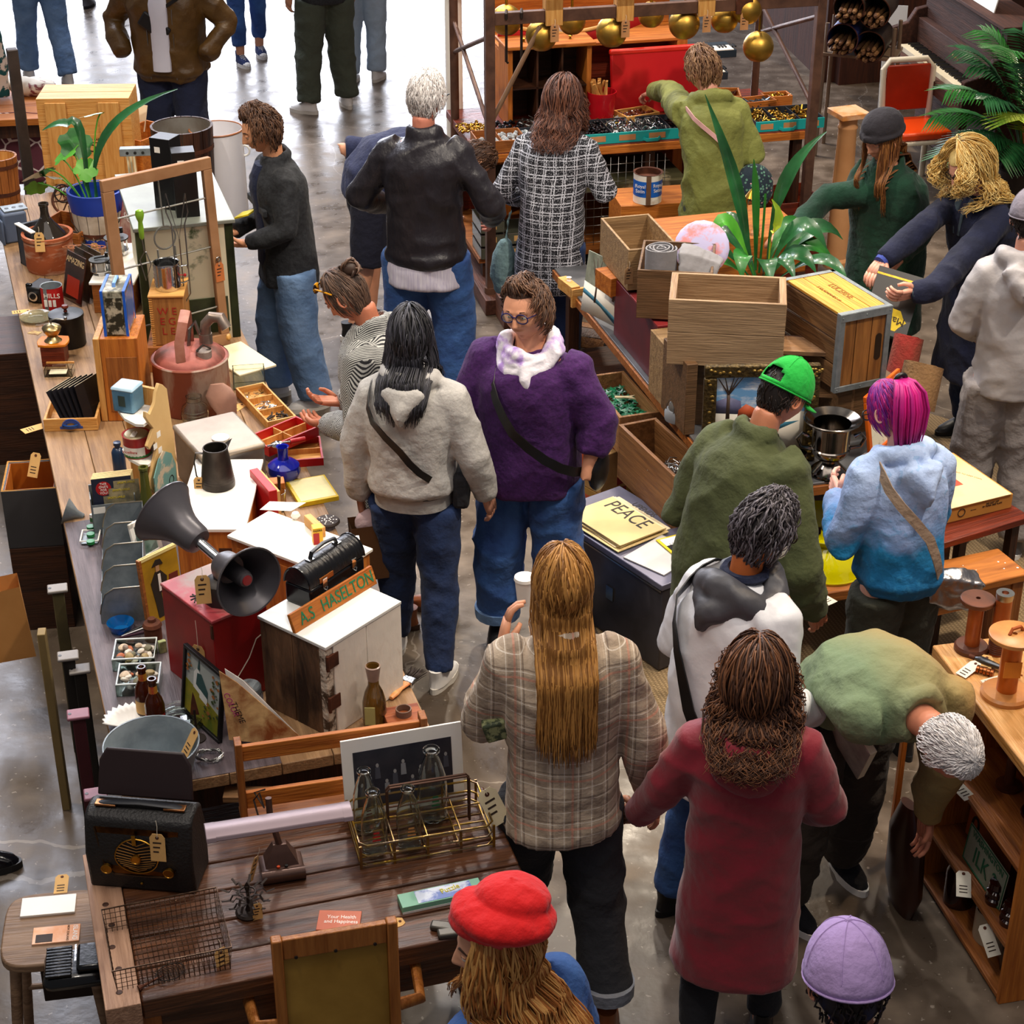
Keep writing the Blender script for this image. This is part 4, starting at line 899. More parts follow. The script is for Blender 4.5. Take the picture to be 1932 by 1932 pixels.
# 19 beige plaid shirt, very long blond hair
def ex_pl(c):
 mb=MB();mb.T=c['S']@MT((-.19,-.03,1.17))@Euler((R(5),R(-16),0)).to_matrix().to_4x4();mb.box(-.055,-.02,-.07,.055,.02,.0);mb.o('printed_purse',mat('purse_print','#8f9468',col2='#3b4530',r=.6,sc=40,lo=.45,hi=.55),c['t'],.008)
pers('person with very long golden hair in a beige plaid overshirt and charcoal jeans, back turned',1062,1030,1.74,f=4,head=(4,2,0),w=.88,girth=1.0,arms=(((-.30,.06,1.10),(-.16,.28,1.22),dict(n=(1,0,0),d=(.2,.4,1))),((.31,-.03,1.10),(.37,.02,.84),dict(d=(.3,.1,-1),n=(-1,.2,0)))),legs=((-.13,.16,8),(.14,-.14,-6)),bot=B(cloth('charcoal_denim','#2a2b30',var=.25),ease=1.05,knee=.085,ankle=.08,az=.20,amp=.009,cuff=cloth('pale_cuff','#7d828c')),topw=B(C_beige,ease=1.16,hem=.78,flare=1.1,amp=.010,collar=1,sr=1.1,name='plaid_overshirt'),shoes=dict(m=S_tan,sole=S_brn,high=True),
 hair=dict(m=H_gold,n=240,L=.45,fl=.5,wave=.003,wf=14,r=.0062,side=-8,back=-28,gap=60,th=.010,lift=.006),seed=23,extra=ex_pl)
# 20 red coat
def ex_red(c):
 mb=MS(c);cc,a=c['spine'](1.38)
 mb.tube([cc+V((cos(t)*.105,-sin(t)*.10-.02,.03-.0*t))for t in[-.5+4.1*k/14 for k in rg(15)]],[.035]*15,10);mb.sph(cc+V((0,-.12,-.05)),(.12,.05,.12),16)
 soft(mb,'coat_hood',C_red,c['t'],.010,4,.012,fr=30)
 mb=MS(c);cc,a=c['spine'](1.40)
 mb.tube([cc+V((cos(t)*.088,-sin(t)*.085-.03,.012))for t in[-.3+3.7*k/14 for k in rg(15)]],[.014]*15,8);mb.o('fur_trim',C_tan,c['t'])
pers('person with brown curls in a long burgundy hooded coat, seen from behind',1432,1220,1.50,f=-8,head=(-6,6,0),w=1.04,girth=1.08,arms=(((-.32,.02,1.12),(-.42,.12,.93),dict(d=(-.6,.4,-.5),n=(.6,.4,.2))),((.31,.04,1.08),(.24,.20,.96))),legs=((-.12,-.06,0),(.12,.06,0)),bot=B(C_blk,knee=.075,ankle=.06,az=.14),topw=B(C_red,ease=1.12,hem=.40,flare=1.17,amp=.008,sr=1.2,name='burgundy_coat'),shoes=dict(m=S_blk,sole=S_brn,high=True,lace=mat('yellow_lace','#d8b83a')),
 hair=dict(m=H_curb,n=380,L=.20,fl=1.,wave=.026,wf=90,r=.0052,seg=.012,side=-8,back=-30,gap=52,th=.022,lift=.03,flare=.035),seed=24,skinc='#d99a78',extra=ex_red)
# 21 bent over, white hair
person('person with white hair in a faded green jacket bending down to the shelf',(1552,1690),None,h=1.66,f=-158,lean=86,head=(0,12,0),w=.98,girth=1.0,arms=(((-.22,.34,.76),(-.20,.28,.52),dict(d=(0,.1,-1),n=(1,0,0))),(('p',1562,1290,1.0),('p',1592,1350,.84),dict(d=(0,.2,-1),n=(-1,0,0),curl=1.1))),legs=((-.14,-.08,0),(.17,.06,8)),bot=B(C_taupe,ease=1.2,knee=.088,ankle=.08,amp=.012),topw=B(C_camo,ease=1.14,amp=.012,sr=1.2,collar=1,hem=.84,name='faded_jacket'),shoes=dict(m=cloth('running_mesh','#15151c',var=.4),sole=S_wh),
 hair=dict(m=H_wh,n=520,len=28,lift=.006,wave=.002,r=.0042,side=-2,back=-46,front=40,th=.010),seed=25,skinc='#d48a6c')
# 22 red beret
def beret(c):
 mb=MB();mb.T=c['S']@c['HM']@MT((0.012,-.012,.085))@Euler((R(14),R(10),0)).to_matrix().to_4x4();mb.sph((0,-.01,.004),(.120,.128,.046),30);mb.sph((0,.01,-.02),(.092,.11,.04),20);mb.sph((.02,-.03,.045),(.09,.09,.035),20);mb.tube([(0.02,-.02,.07),(.022,-.02,.088)],.004,6)
 soft(mb,'beret',C_beret,c['t'],.006,3,.009,fr=34)
def ex_ber(c):
 mb=MS(c);mb.tor(c['spine'](1.44)[0]+V((0,.01,.01)),.07,.02,2,24,8);mb.o('red_scarf',C_beret,c['t'])
pers('person in a red beret with long ginger hair and a denim jacket, head turned left',930,1712,1.64,f=52,head=(42,6,0),w=1.1,girth=1.08,bot=B(C_blk),topw=B(C_denim,ease=1.12,amp=.008,hem=.84,sr=1.1,collar=1,name='denim_jacket'),shoes=SB,face=True,
 hair=dict(m=H_ginger,n=240,L=.33,fl=1.,wave=.010,wf=30,r=.0062,side=-6,back=-30,gap=88,th=.012,lift=.012,flare=.03),hat=beret,extra=ex_ber,seed=26,skinc='#e3a684')
pers('person in a lavender baseball cap seen from above at the bottom edge',1600,1752,1.72,f=-18,head=(26,16,0),w=1.05,bot=B(C_blk),topw=B(cloth('blue_top','#2f4fa0')),shoes=SB,hair=dict(m=H_dk,n=160,len=20,side=-8,back=-46,th=.008),hat=cap(C_lav,1,low=.03,puff=1.08),seed=27,skinc='#c98a6c')
# 23 passers-by cut off by the left edge
person('person cut off by the left edge, only a polished black shoe in view',(-98,1690),None,h=1.75,f=-80,legs=((-.12,.10,0),(.12,-.35,0)),bot=B(C_blk),topw=B(C_char),shoes=dict(m=paint('polished_black','#0d0d12',r=.15),sole=S_blk),hair=HB,seed=28)
ZL=.78
def table(name,label,nl,rz,w,d,z,m,planks=5,th=.045,leg=.07,mleg=None,nlegs=4,apron=.1,end=None,inset=.05):
 t=T(name,label,'table',(nl[0],nl[1],0),rz)
 mb=MB()
 ax=0 if w>d else 1
 for i in rg(planks):
  if ax==1:mb.box(w*i/planks+.001,0,z-th,w*(i+1)/planks-.001,d,z-(.001*(i%2)))
  else:mb.box(0,d*i/planks+.001,z-th,w,d*(i+1)/planks-.001,z-(.001*(i%2)))
 mb.o('tabletop',m,t,.003)
 ys=[inset+leg/2,d-inset-leg/2]if nlegs==4 else[inset+leg/2,d/2,d-inset-leg/2]
 for y in ys:
  for x in(inset+leg/2,w-inset-leg/2):bo(x-leg/2,y-leg/2,0,x+leg/2,y+leg/2,z-th).o('leg',mleg or m,t,.004)
 if apron:
  mb=MB();i=inset+.01
  mb.box(i,i,z-th-apron,w-i,i+.025,z-th);mb.box(i,d-i-.025,z-th-apron,w-i,d-i,z-th);mb.box(i,i,z-th-apron,i+.025,d-i,z-th);mb.box(w-i-.025,i,z-th-apron,w-i,d-i,z-th);mb.o('apron',mleg or m,t)
 return t
def bx(name,label,cat,F,m,bev=.003,group=None,nm=None,parts=None):
 a,rz,w,d,h=F
 t=T(name,label,cat,a,rz,group);bo(0,0,0,w,d,h).o(nm or 'body',m,t,bev);return t,w,d,h
lt=table('plank_table','long weathered plank table along the left, crowded with old tins, crates and boxes',(-1.25,4.76),R(17.6),1.04,5.95,ZL,W_old,6,mleg=W_darkZ,nlegs=6,leg=.09,apron=.12)
bo(.08,.1,.22,.92,5.8,.26).o('lower_shelf',W_dark,lt);bo(.004,.004,ZL,.52,1.85,ZL+.0015).o('grey_end_board',wood('grey_violet','#655a60','#4a4146',1),lt)
# work bench in front
wb=T('workbench','heavy dark plank workbench with a pale end cleat at the bottom left','table',(-1.12,3.8,0),AX)
M_bench=wood('bench_wood','#6e4327','#3b2113',0,r=.38,lo=.3,hi=.62)
mb=MB()
for i in rg(5):mb.box(.10,.67*i/5+.002,ZL-.07,1.27,.67*(i+1)/5-.002,ZL-.001*(i%2))
mb.o('tabletop',M_bench,wb,.006)
mb=bo(-.0,-.01,ZL-.075,.098,.68,ZL+.004);mb.m(1)
for k in rg(7):mb.cyl((.045+.008*(k%2),.05+k*.095,ZL+.001),(.045+.008*(k%2),.05+k*.095,ZL+.0055),.010,n=14)
mb.o('end_cleat',[wood('cleat_wood','#b48d72','#8c6850',1,r=.6),W_dark],wb,.006)
for x in(.1,1.2):
 for y in(.06,.58):bo(x-.04,y-.04,0,x+.05,y+.05,ZL-.07).o('leg',W_warmZ,wb,.004)
bo(.1,.03,ZL-.19,1.22,.06,ZL-.07).o('front_rail',M_bench,wb)
bo(.1,.58,ZL-.19,1.22,.61,ZL-.07).o('back_rail',M_bench,wb)
# --- far end of the table
F=fit(ZL,(88,352),(240,352),.30,187);F=(F[0],R(2),.54,.30,.52)
t=crate('pine_crate','large pale pine slatted crate with a round stamp at the far left of the stall','crate',F,W_pine,.02)
a,rz,w,d,h=F
bo(0,0,h,w,d*.45,h+.012).box(0,d*.47,h,w,d,h+.012).o('top_board',W_pine,t,.002)
for x in(.05,.36):bo(x,-.02,.02,x+.12,0,h-.01).o('batten',W_pineZ,t,.002)
mb=MB();mb.tor((0,0,0),.02,.004,1,20,5);mb.box(-.035,-.001,.032,.035,.001,.036)
o=mb.o('round_stamp',W_dark,t);o.location=(w*.55,-.001,h*.45)
text('WOODEN CARGO',t,M_ink,.018,(w*.55,-.002,h*.55),FRONT)
# drawer-like orange box behind the plant
F=(P(212,332,ZL),R(-32),.26,.34,.26);crate('open_box','honey-coloured open box standing askew behind the potted plants','box',F,W_orange,.012)
one(bo(0,0,0,.2,.003,.16),'paper_sheet',M_paper,'crumpled pale paper sticking out of the honey-coloured box','paper',P(228,300,ZL)+V((0,.0,.2)),R(-25),rx=R(-20))
# wooden tubs
def stave_tub(name,label,loc,r,h,m,mi,band,taper=.85,cat='bucket',n=14,topband=None):
 t=T(name,label,cat,loc)
 th=.012;mb=MB()
 for i in rg(n):
  a0=2*PI*i/n;mb.m(0).lathe([(r*taper,0),(r*taper+.0,0),(r,h),(r-th,h),(r*taper-th,.01),(r*taper-th,.01)],3,a0=a0+.012,a1=a0+2*PI/n-.012)
 mb.o('staves',m,t)
 la([(0,.012),(r*taper-th*.5,.012),(r*taper-th*.5,0),(0,0)],24).o('bottom',m,t)
 la([(r*taper-th-.001,.012),(r-th-.001,h-.004),(r-th-.002,h-.004)],28).o('lining',mi,t)
 for z in(.18,.78)if not topband else(.2,):
  rr=r*(taper+(1-taper)*z)+.001;la([(rr,h*z),(rr+.003,h*z),(rr+.003,h*z+.022),(rr+.001,h*z+.022)],28).o('hoop',band,t)
 return t
loc=P(8,378,ZL);stave_tub('wooden_tub','brown slatted wooden tub at the left edge beside the pipe post',loc,.105,.27,W_warmZ,W_pineZ,M_rust,.9,'tub')
# bucket with plants
bl=P(190,455,ZL);t=stave_tub('painted_bucket','blue and white painted wooden bucket holding two green plants',bl,.152,.30,mat('bucket_paint','#cfc8bb',col2='#a89c8a',r=.6,sc=9),paint('bucket_blue','#1b3fa8'),M_rust,.80,'bucket',topband=1)
la([(.1415,.19),(.1530,.255),(.1545,.301),(.142,.302),(.14,.29)],28).o('blue_rim',paint('bucket_blue','#1b3fa8'),t)
la([(.120,0),(.1245,0),(.127,.05),(.122,.05)],28).o('blue_foot',paint('bucket_blue','#1b3fa8'),t)
tu([(-.152,-.01,.21),(-.13,-.07,.14),(-.07,-.135,.08),(0,-.155,.06),(.07,-.135,.08),(.13,-.07,.14),(.152,-.01,.21)],.0025,6).o('bail_handle',M_iron,t)
stag(t,(0,-.16,.05),0,R(8))
# leaves
M_leaf=mat('leaf_green','#2f7a2c',col2='#1d5a20',r=.35,sc=5,st=(1,1,1),coat=.3);M_leafL=mat('leaf_light','#63b034',col2='#3f8d26',r=.4,sc=4);M_leafD=mat('leaf_dark','#15401f',col2='#2a6a38',r=.32,sc=4,coat=.4);M_leafY=mat('leaf_yellow','#b8c83a',col2='#6fa52c',r=.4,sc=4)
def blade(mb,pts,wd,n=None,fold=.25,up=None): # long leaf along a path, widths wd
 pts=[V(p)for p in pts];k=len(pts);vs=[];fs=[]
 for i,p in enumerate(pts):
  d=(pts[min(i+1,k-1)]-pts[max(0,i-1)]).normalized();s=d.cross(V(up)if up else V((0,-.5,1)));s=s.normalized()if s.length>.01 else V((1,0,0));nn=s.cross(d)
  w=wd[i];vs+=[p-s*w+nn*w*fold,p-s*w*.5+nn*w*fold*.3,p,p+s*w*.5+nn*w*fold*.3,p+s*w+nn*w*fold]
 for i in rg(k-1):
  for j in rg(4):fs.append((i*5+j,i*5+j+1,(i+1)*5+j+1,(i+1)*5+j))
 return mb.add(vs,fs)
def bez(a,b,c,n=9):
 a,b,c=map(Vector,(a,b,c));return[a*(1-t)**2+b*2*t*(1-t)+c*t*t for t in[i/(n-1)for i in rg(n)]]
def at_(px,py,y,dx=0): # point at distance y seen at a pixel
 z=ZH(y,py);p=P(px,py,z);return V((p.x,p.y,p.z))
t=T('aspidistra_plant','tall plant with long strap leaves growing from the blue bucket','plant',bl+V((0,0,.06)))
IM=-(bl+V((0,0,.06)))
def L_(px,py,dy=0):return at_(px,py,bl.y+dy)+IM
mb=MB();blade(mb,[V((.01,0,0))]+bez(L_(178,335),L_(180,215),L_(335,168),12),[.006,.008,.012,.02,.028,.034,.036,.034,.031,.026,.018,.01,.003][:13]);mb.o('leaf',M_leafD,t)
mb=MB();blade(mb,[V((-.01,0,0))]+bez(L_(165,350),L_(158,225),L_(136,228),6)+bez(L_(128,234),L_(110,228),L_(80,246),6),[.006,.009,.013,.018,.024,.028,.030,.032,.030,.026,.020,.012,.003]);mb.o('leaf',M_leafD,t)
t=T('monstera_plant','young monstera with split light green leaves in the blue bucket','plant',bl+V((-.03,0,.06)))
IM=-(bl+V((-.03,0,.06)))
def heart(mb,c,s,rx,ry,rz,slits=3):
 T0=mb.T;mb.T=MT(c)@Euler((rx,ry,rz)).to_matrix().to_4x4()@Matrix.Scale(s,4)
 out=[]
 for i in rg(30):
  a=2*PI*i/30;r=.5*(1+.22*cos(a));r*=1-.16*(abs(sin(a*slits+.6))>.93);x=r*sin(a);y=r*cos(a)-(.12 if abs(a-PI)<.25 else 0)*-1
  out.append((x,y+.2,-.25*x*x-.12*(y**2)))
 mb.add([(0,.2,.0)]+out,[(0,i+1,(i+1)%30+1)for i in rg(30)]);mb.T=T0
for(px,py,dy,s,rx,ry,rz,m)in((88,318,-.05,.20,-.5,.2,1.2,M_leafD),(118,300,.03,.17,.4,-.5,-.3,M_leafL),(140,290,.06,.19,.9,.3,.2,M_leaf),(72,345,-.02,.13,-.9,.3,.6,M_leafL),(150,330,-.02,.14,.8,.6,-.6,M_leafL),(190,212,.06,.15,-.2,.25,1.5,M_leafL),(112,335,.04,.13,.3,.2,2.,M_leaf)):
 p=L_(px,py,dy);mb=MB();heart(mb,p,s,rx,ry,rz);o=mb.o('leaf',m,t)
 mb=MB();mb.tube(bez(V((.02,0,0)),V((p.x*.4,0,p.z*.9)),p,7),.004,6);mb.o('stem',M_leafL,t)
# pipe post behind the table
pb=P(55,372,.6);pb=V((pb.x-.02,pb.y+.12,0));zt=ZH(pb.y,92)
t=T('pipe_post','grey square steel pipe post standing behind the table at the left','post',pb,R(20));bo(-.033,-.033,0,.033,.033,zt).o('pipe',metal('pipe_steel','#5b5350',.5,m=.7),t,.006);bo(-.027,-.027,zt,.027,.027,zt+.001).o('pipe_end',M_iron,t)
# cloth-covered table at back left
t=table('back_table','small orange-topped table behind the pipe post at the top left',(P(-60,235,.75).x-.5,P(-60,235,.75).y),R(8),1.25,.7,.75,W_orange,4,mleg=W_darkZ)
c0=P(0,200,.75)
mb=MB();
for i in rg(13):
 for j in rg(9):mb.v.append((c0.x-.25+i*.05,c0.y-.16-.012*sin(i*1.3)-.006*sin(j),.75-.5*j/8+.004))
for i in rg(12):
 for j in rg(8):mb.f.append((i*9+j,i*9+j+1,(i+1)*9+j+1,(i+1)*9+j));mb.mi.append(0)
def f_flow(nt,tc,b,c,c2):
 v=nt.nodes.new('ShaderNodeTexVoronoi');v.feature='DISTANCE_TO_EDGE';v.inputs['Scale'].default_value=7;nt.links.new(tc.outputs['Object'],v.inputs['Vector']);return _mix(nt,_math(nt,'LESS_THAN',v.outputs['Distance'],.035),c,c2)
o=mb.o('printed_cloth',mat('maroon_print','#5d2c38',col2='#d9c8c4',r=.85,fn=f_flow));so=o.modifiers.new('s','SOLIDIFY');so.thickness=.004
tag(o,'maroon cloth with pale branching flowers hanging from the back table','cloth')
mb=MB();mb.sph((0,0,.05),(.17,.12,.055),16);mb.sph((-.06,-.03,.08),(.1,.08,.04),14)
t=T('folded_fabric','heap of cream and maroon fabric lying on the back table','fabric',P(62,175,.755));soft(mb,'cloth_heap',mat('cream_print','#e8e0d0',col2='#8a4a50',r=.9,sc=9,lo=.55,hi=.6),t,.012,3,.015,fr=30)
mb=MB();mb.tube([(0,0,0),(.01,0,.2),(-.01,0,.42),(0,0,.62)],[(.10,.05),(.11,.06),(.10,.05),(.06,.04)],14)
t=T('printed_garment','white garment with teal leaf print hanging at the left edge','garment',P(2,185,.76)+V((-.05,.05,0)));soft(mb,'garment_cloth',mat('leaf_print','#e9e4da',col2='#1c5a5e',r=.9,sc=13,lo=.5,hi=.54),t,.012,3,.012)
# drawer with rusty wheels
F=(P(62,462,ZL),R(-20),.30,.30,.10);crate('shallow_drawer','shallow wooden drawer full of rusty ironwork behind the bucket','drawer',F,W_warm,.012)
def wheel(label,px,py,z,r,tilt,rz=0,sp=6,m=None):
 t=T('spoked_wheel',label,'wheel',P(px,py,z),rz,rx=tilt);m=m or M_rust
 MB().tor((0,0,0),r,r*.09,2,32,8).o('rim',m,t)
 mb=MB()
 for k in rg(sp):a=2*PI*k/sp;mb.tube([(0,0,0),(cos(a)*r,sin(a)*r,0)],r*.05,6)
 mb.o('spokes',m,t);MB().cyl((0,0,-.015),(0,0,.018),r*.2,n=16).o('hub',m,t);return t
wheel('rusty spoked iron wheel standing in the drawer behind the bucket',128,378,ZL+.10,.085,R(55),.3)
wheel('small dark iron wheel lying low in the drawer beside the bucket',135,455,ZL+.05,.07,R(25),.3,5,M_iron)
wheel('black iron wheel at the back of the rusty drawer',118,365,ZL+.16,.05,R(70),.8,8,M_iron)
# steel-blue switch box
a=P(32,452,ZL);t=T('switch_box','slate-blue metal switch box with a punched mounting plate, far left','box',a,R(28));mb=bo(-.075,-.05,0,.06,.06,.17);mb.o('body',paint('slate_blue','#55627a',r=.5),t,.012)
mb=bo(-.09,-.07,0,-.076,.05,.14);mb.o('cover',paint('slate_blue','#55627a',r=.5),t,.01)
mb=MB();mb.box(-.055,-.03,.172,.075,.07,.18);mb.m(1)
for k in rg(3):mb.cyl((-.03+k*.04,.02,.1805),(-.03+k*.04,.02,.1815),.012,n=12)
mb.o('mounting_plate',[M_galv,M_black],t)
t=T('metal_file_case','open dark slate metal case leaning at the left edge, small white lettering','case',P(62,505,ZL),R(40));bo(-.02,-.08,0,.0,.10,.22).o('side_panel',paint('slate_dark','#333842',r=.5),t,.003);bo(-.02,.08,0,.13,.10,.22).o('back_panel',paint('slate_dark','#333842',r=.5),t,.003);bo(-.02,-.08,0,.12,.1,.01).o('bottom_panel',paint('slate_dark','#333842',r=.5),t)
bo(-.024,-.082,.22,.004,.105,.226).o('edge_strip',M_white,t);text('LIFE',t,M_white,.03,(-.021,0,.12),(PI/2,0,-PI/2))
# carboy in terracotta pot
t=T('glass_carboy','dark glass carboy with a slim neck set in a worn terracotta pot','jug',P(97,505,ZL))
la([(.12,0),(.128,.02),(.128,.175),(.135,.18),(.135,.20),(.118,.20),(.116,.03),(0,.03)],32).o('terracotta_pot',mat('terracotta','#a3552f',col2='#c9a48a',r=.8,sc=5,st=(1,1,4),lo=.5,hi=.62),t)
la([(.113,.03),(.114,.16),(.095,.20),(.05,.25),(.026,.285),(.022,.31),(.022,.345),(.027,.35),(.027,.362),(.018,.362),(.017,.31),(.04,.25),(.09,.19),(.108,.15),(.108,.035),(0,.035)],32).o('glass_body',mat('smoke_glass','#3d352c',r=.06,var=0,trans=.55),t)
stag(t,(-.01,-.125,.245),R(5),R(-12),1.2)
# comic magazines in sleeves
for i,(dx,c)in enumerate(((0,'#6a3420'),(.03,'#7d5a3a'),(.055,'#93775a'))):
 t=T('pulp_magazine',('brown pulp magazine lettered AMAZING in a clear sleeve, front of the row','tan pulp magazine in a clear sleeve, middle of the row','buff pulp magazine in a clear sleeve, last of the row')[i],'magazine',P(118,560,ZL)+V((dx,dx*1.6,0)),R(-48),'pulp magazines in sleeves');tilt(t,-14)
 bo(0,0,0,.18,.006,.25).o('cover',mat('pulp_%d'%i,c,col2='#3a1a12',r=.4,sc=9),t);bo(-.005,-.002,0,.186,-.001,.262).o('clear_sleeve',M_glass,t)
 if i==0:text('AMAZING',t,mat('cream_ink','#e0c090',var=0),.045,(.09,-.0025,.21),FRONT,w=.85);bo(.03,-.0022,.03,.15,-.0015,.13).o('red_panel',paint('dull_red','#a3301c'),t)
# white board with reels on a stand
F=fitT(ZL+.16,.16,(172,535),(250,535),(182,462));t,w,d,h=bx('reel_stand','wooden stand with a white top that carries the fishing reels','stand',(F[0],F[1],F[2],F[3],.155),W_warm,nm='wooden_base');bo(-.01,-.01,h,w+.01,d+.01,h+.012).o('white_top',M_white,t,.002)
for k in(1,2):bo(w*k/3,-.004,.02,w*k/3+.01,0,h-.01).o('upright',W_pineZ,t)
zr=ZL+.168
def reel(label,px,py,s,rz=0,up=0):
 t=T('fishing_reel',label,'reel',P(px,py,zr),rz,'old fishing reels')
 MB().cyl((0,0,.012*s),(0,0,.016*s),.04*s,n=24).o('side_plate',M_chrome,t)
 MB().cyl((0,0,.055*s),(0,0,.06*s),.042*s,n=24).o('side_plate',metal('dark_chrome','#5a5752',.3),t)
 mb=MB()
 for k in rg(6):a=k*PI/3;mb.cyl((cos(a)*.035*s,sin(a)*.035*s,.014*s),(cos(a)*.035*s,sin(a)*.035*s,.058*s),.003*s,n=8)
 mb.o('pillars',M_chrome,t);MB().cyl((0,0,.016*s),(0,0,.055*s),.02*s,n=18).o('spool',M_white,t)
 mb=tu([(-.02*s,0,.066*s),(.03*s,0,.07*s)],.004*s,6);mb.cyl((.03*s,0,.066*s),(.03*s,0,.085*s),.007*s,n=10);mb.o('crank',M_black,t)
 bo(-.012*s,-.035*s,0,.012*s,.035*s,.012*s).o('foot',M_chrome,t)
reel('dark fishing reel with black crank at the front left of the white board',190,515,1.25,.3);reel('largest chrome fishing reel standing at the back of the white board',222,478,1.5,1.1);reel('small chrome fishing reel at the front right of the white board',214,512,1.,2.)
one(tu([(cos(a*.9)*(.05+.004*a),sin(a*.9)*.03,.004+.003*(a%1))for a in[i*.35 for i in rg(60)]],.0025,5),'line_coil',mat('copper_line','#b06a3c',r=.5),'coil of coppery line beside the dark fishing reel','line',P(168,525,ZL)+V((0,0,.17)),rx=0)
mb=MB();g=RG(1)
for k in rg(40):
 v=V((g.gauss(0,1),g.gauss(0,1),g.gauss(0,1))).normalized()*.035;mb.tube([(0,0,.03),(v.x,v.y,.03+v.z*.8)],[.006,.003],5)
one(mb,'yarn_pompom',M_red,'bright red yarn pompom behind the fishing reels','pompom',P(246,462,ZL)+V((0,.03,.165)),sharp=None)
t=T('red_sign','dark red painted sign board leaning beside the bucket','sign',P(222,468,ZL),R(-58));tilt(t,-12);bo(0,0,0,.2,.008,.27).o('board',M_red,t);bo(.01,-.002,.01,.19,0,.26).o('faded_panel',mat('sign_face','#8a2a24',col2='#c9b0a0',r=.7,sc=8),t);text('SALE',t,M_white,.05,(.1,-.004,.2),FRONT)
# painted cabinet with grey top
cb=P(455,635,ZL);ztc=ZH(cb.y,412);hC=ztc-ZL
cab=T('painted_cabinet','chipped cream and green painted cabinet with a grey top, behind the window frame','cabinet',cb,R(16.5))
M_cream=mat('chipped_cream','#d8d0b4',col2='#4c5a34',r=.55,sc=4,lo=.60,hi=.66);M_cg=mat('chipped_green','#3f4a28',col2='#262c18',r=.55,sc=8);M_ctop=mat('cabinet_top','#8f948a',col2='#767a70',r=.35,sc=3)
wC,dC=.46,.80
mb=bo(-wC+.04,.004,0,-.04,dC,hC-.02);mb.o('carcass',M_cream,cab)
mb=MB()
for x in(-wC,-.04):mb.box(x,0,0,x+.04,.04,hC-.02)
mb.box(-.04,0,0,0,dC,hC-.02);mb.o('corner_post',M_cg,cab,.003)
bo(-wC-.01,-.015,hC-.02,.012,dC+.01,hC).o('cabinet_top',M_ctop,cab,.004)
bo(-wC+.05,-.004,.04,-.05,.004,.22).o('lower_panel',M_cg,cab)
for i,(px,py,top,rz)in enumerate(((312,395,262,-22),(356,410,288,14))):
 p=P(px,py,ztc);h=ZH(p.y,top)-ztc
 t=T('file_box',('black upright card file box on the cabinet top, the left one','black upright card file box on the cabinet top, the right one')[i],'box',p,R(rz),'black file boxes on the cabinet');bo(-.055,0,0,.055,.10,h).o('body',M_black,t,.002)
 bo(-.03,-.001,h*.8,.0,0,h*.88).o('paper_label',M_white,t)
# metal rule block
t,w,d,h=bx('metal_gauge','weathered grey metal gauge block on the back corner of the cabinet','gauge',(P(226,296,ztc),R(6),.17,.05,.04),M_galv)
mb=MB();[mb.cyl((.04+.04*k,-.002,.018),(.04+.04*k,.0,.018),.008,n=10)for k in rg(3)];mb.o('dial_hole',M_black,t)
# tall wooden tub, enamel pot
loc=P(347,300,ZL+.1);loc=V((cab.location.x-.16,cab.location.y+.98,ZL));
l2=at_(347,290,9.98);t=stave_tub('barrel_tub','big dark-stained wooden barrel tub behind the grey-topped cabinet',V((l2.x,9.98,ZL)),.172,ZH(9.98,236)-ZL,W_darkZ,mat('zinc_lining','#8f8b84',col2='#6a5a48',r=.45,sc=3,m=.4),M_rust,.86,'tub',18)
t=T('enamel_pot','white enamel stockpot with a brown rim behind the barrel tub','pot',V((at_(412,300,10.15).x,10.15,ZL)));rr=.15;hh=ZH(10.15,243)-ZL
la([(0,0),(rr*.93,0),(rr,.03),(rr,hh),(rr-.006,hh),(rr-.01,.03),(0,.01)],32).o('body',paint('enamel_white','#eceaee',r=.2,var=.03),t);MB().tor((0,0,hh),rr,.006,2,32,6).o('rim',mat('rim_brown','#a3653a',r=.4),t)
for sd in(-1,1):MB().tor((sd*rr,0,hh*.75),.03,.006,1,14,6).o('pot_handle',M_white,t)
mb=MB();[mb.sph((g.uniform(-.07,.07),g.uniform(-.08,.08),.01),(.02,.012,.01),8)for k in rg(14)]
tag(mb.o('odds_and_ends',M_iron),'scatter of small metal oddments at the edge of the table behind the cabinet','oddments',kind='stuff').location=P(425,350,ZL)
# window sash leaning
wl=T('window_sash','brown window sash with leaded glazing leaning in front of the painted cabinet','window sash',P(437,644,ZL)+V((0,-.03,0)),R(8));
hW=.93;wW=.56
M_sash=mat('sash_brown','#a87c56',col2='#8f6440',r=.7,sc=5)
wl.rotation_euler=(R(-3),R(0),R(38))
bo(-wW,-.0,0,0,.03,.06).box(-wW,0,hW-.055,0,.03,hW).box(-wW,0,.06,-wW+.055,.03,hW-.055).box(-.045,0,.06,0,.03,hW-.055).o('sash_frame',M_sash,wl,.003)
mb=MB();x0,x1=-wW+.055,-.045;xm=(x0+x1)/2
for z in(.20,.50,.74):mb.cyl((x0,.015,z),(x1,.015,z+.0),.0045,n=6)
for x in(xm-.045,xm+.045):mb.cyl((x,.015,.20),(x,.015,.55),.0045,n=6)
mb.tor((xm,.015,.60),.055,.0045,1,20,6);mb.cyl((xm,.015,.655),(xm,.015,hW-.06),.0045,n=6);mb.tube([(xm-.045,.015,.16),(xm-.03,.015,.10),(xm,.015,.075),(xm+.03,.015,.10),(xm+.045,.015,.16)],.0045,6)
mb.o('lead_cames',metal('lead','#8a8880',.5,m=.6),wl)
bo(x0,.013,.06,x1,.016,hW-.055).o('glass_pane',mat('pane_glass','#ffffff',r=.02,var=0,trans=1.,ior=1.02),wl)
stag(wl,(-.02,-.004,.42),0,0,1.1,mat('orange_tag','#c8743c',r=.85,var=.1))
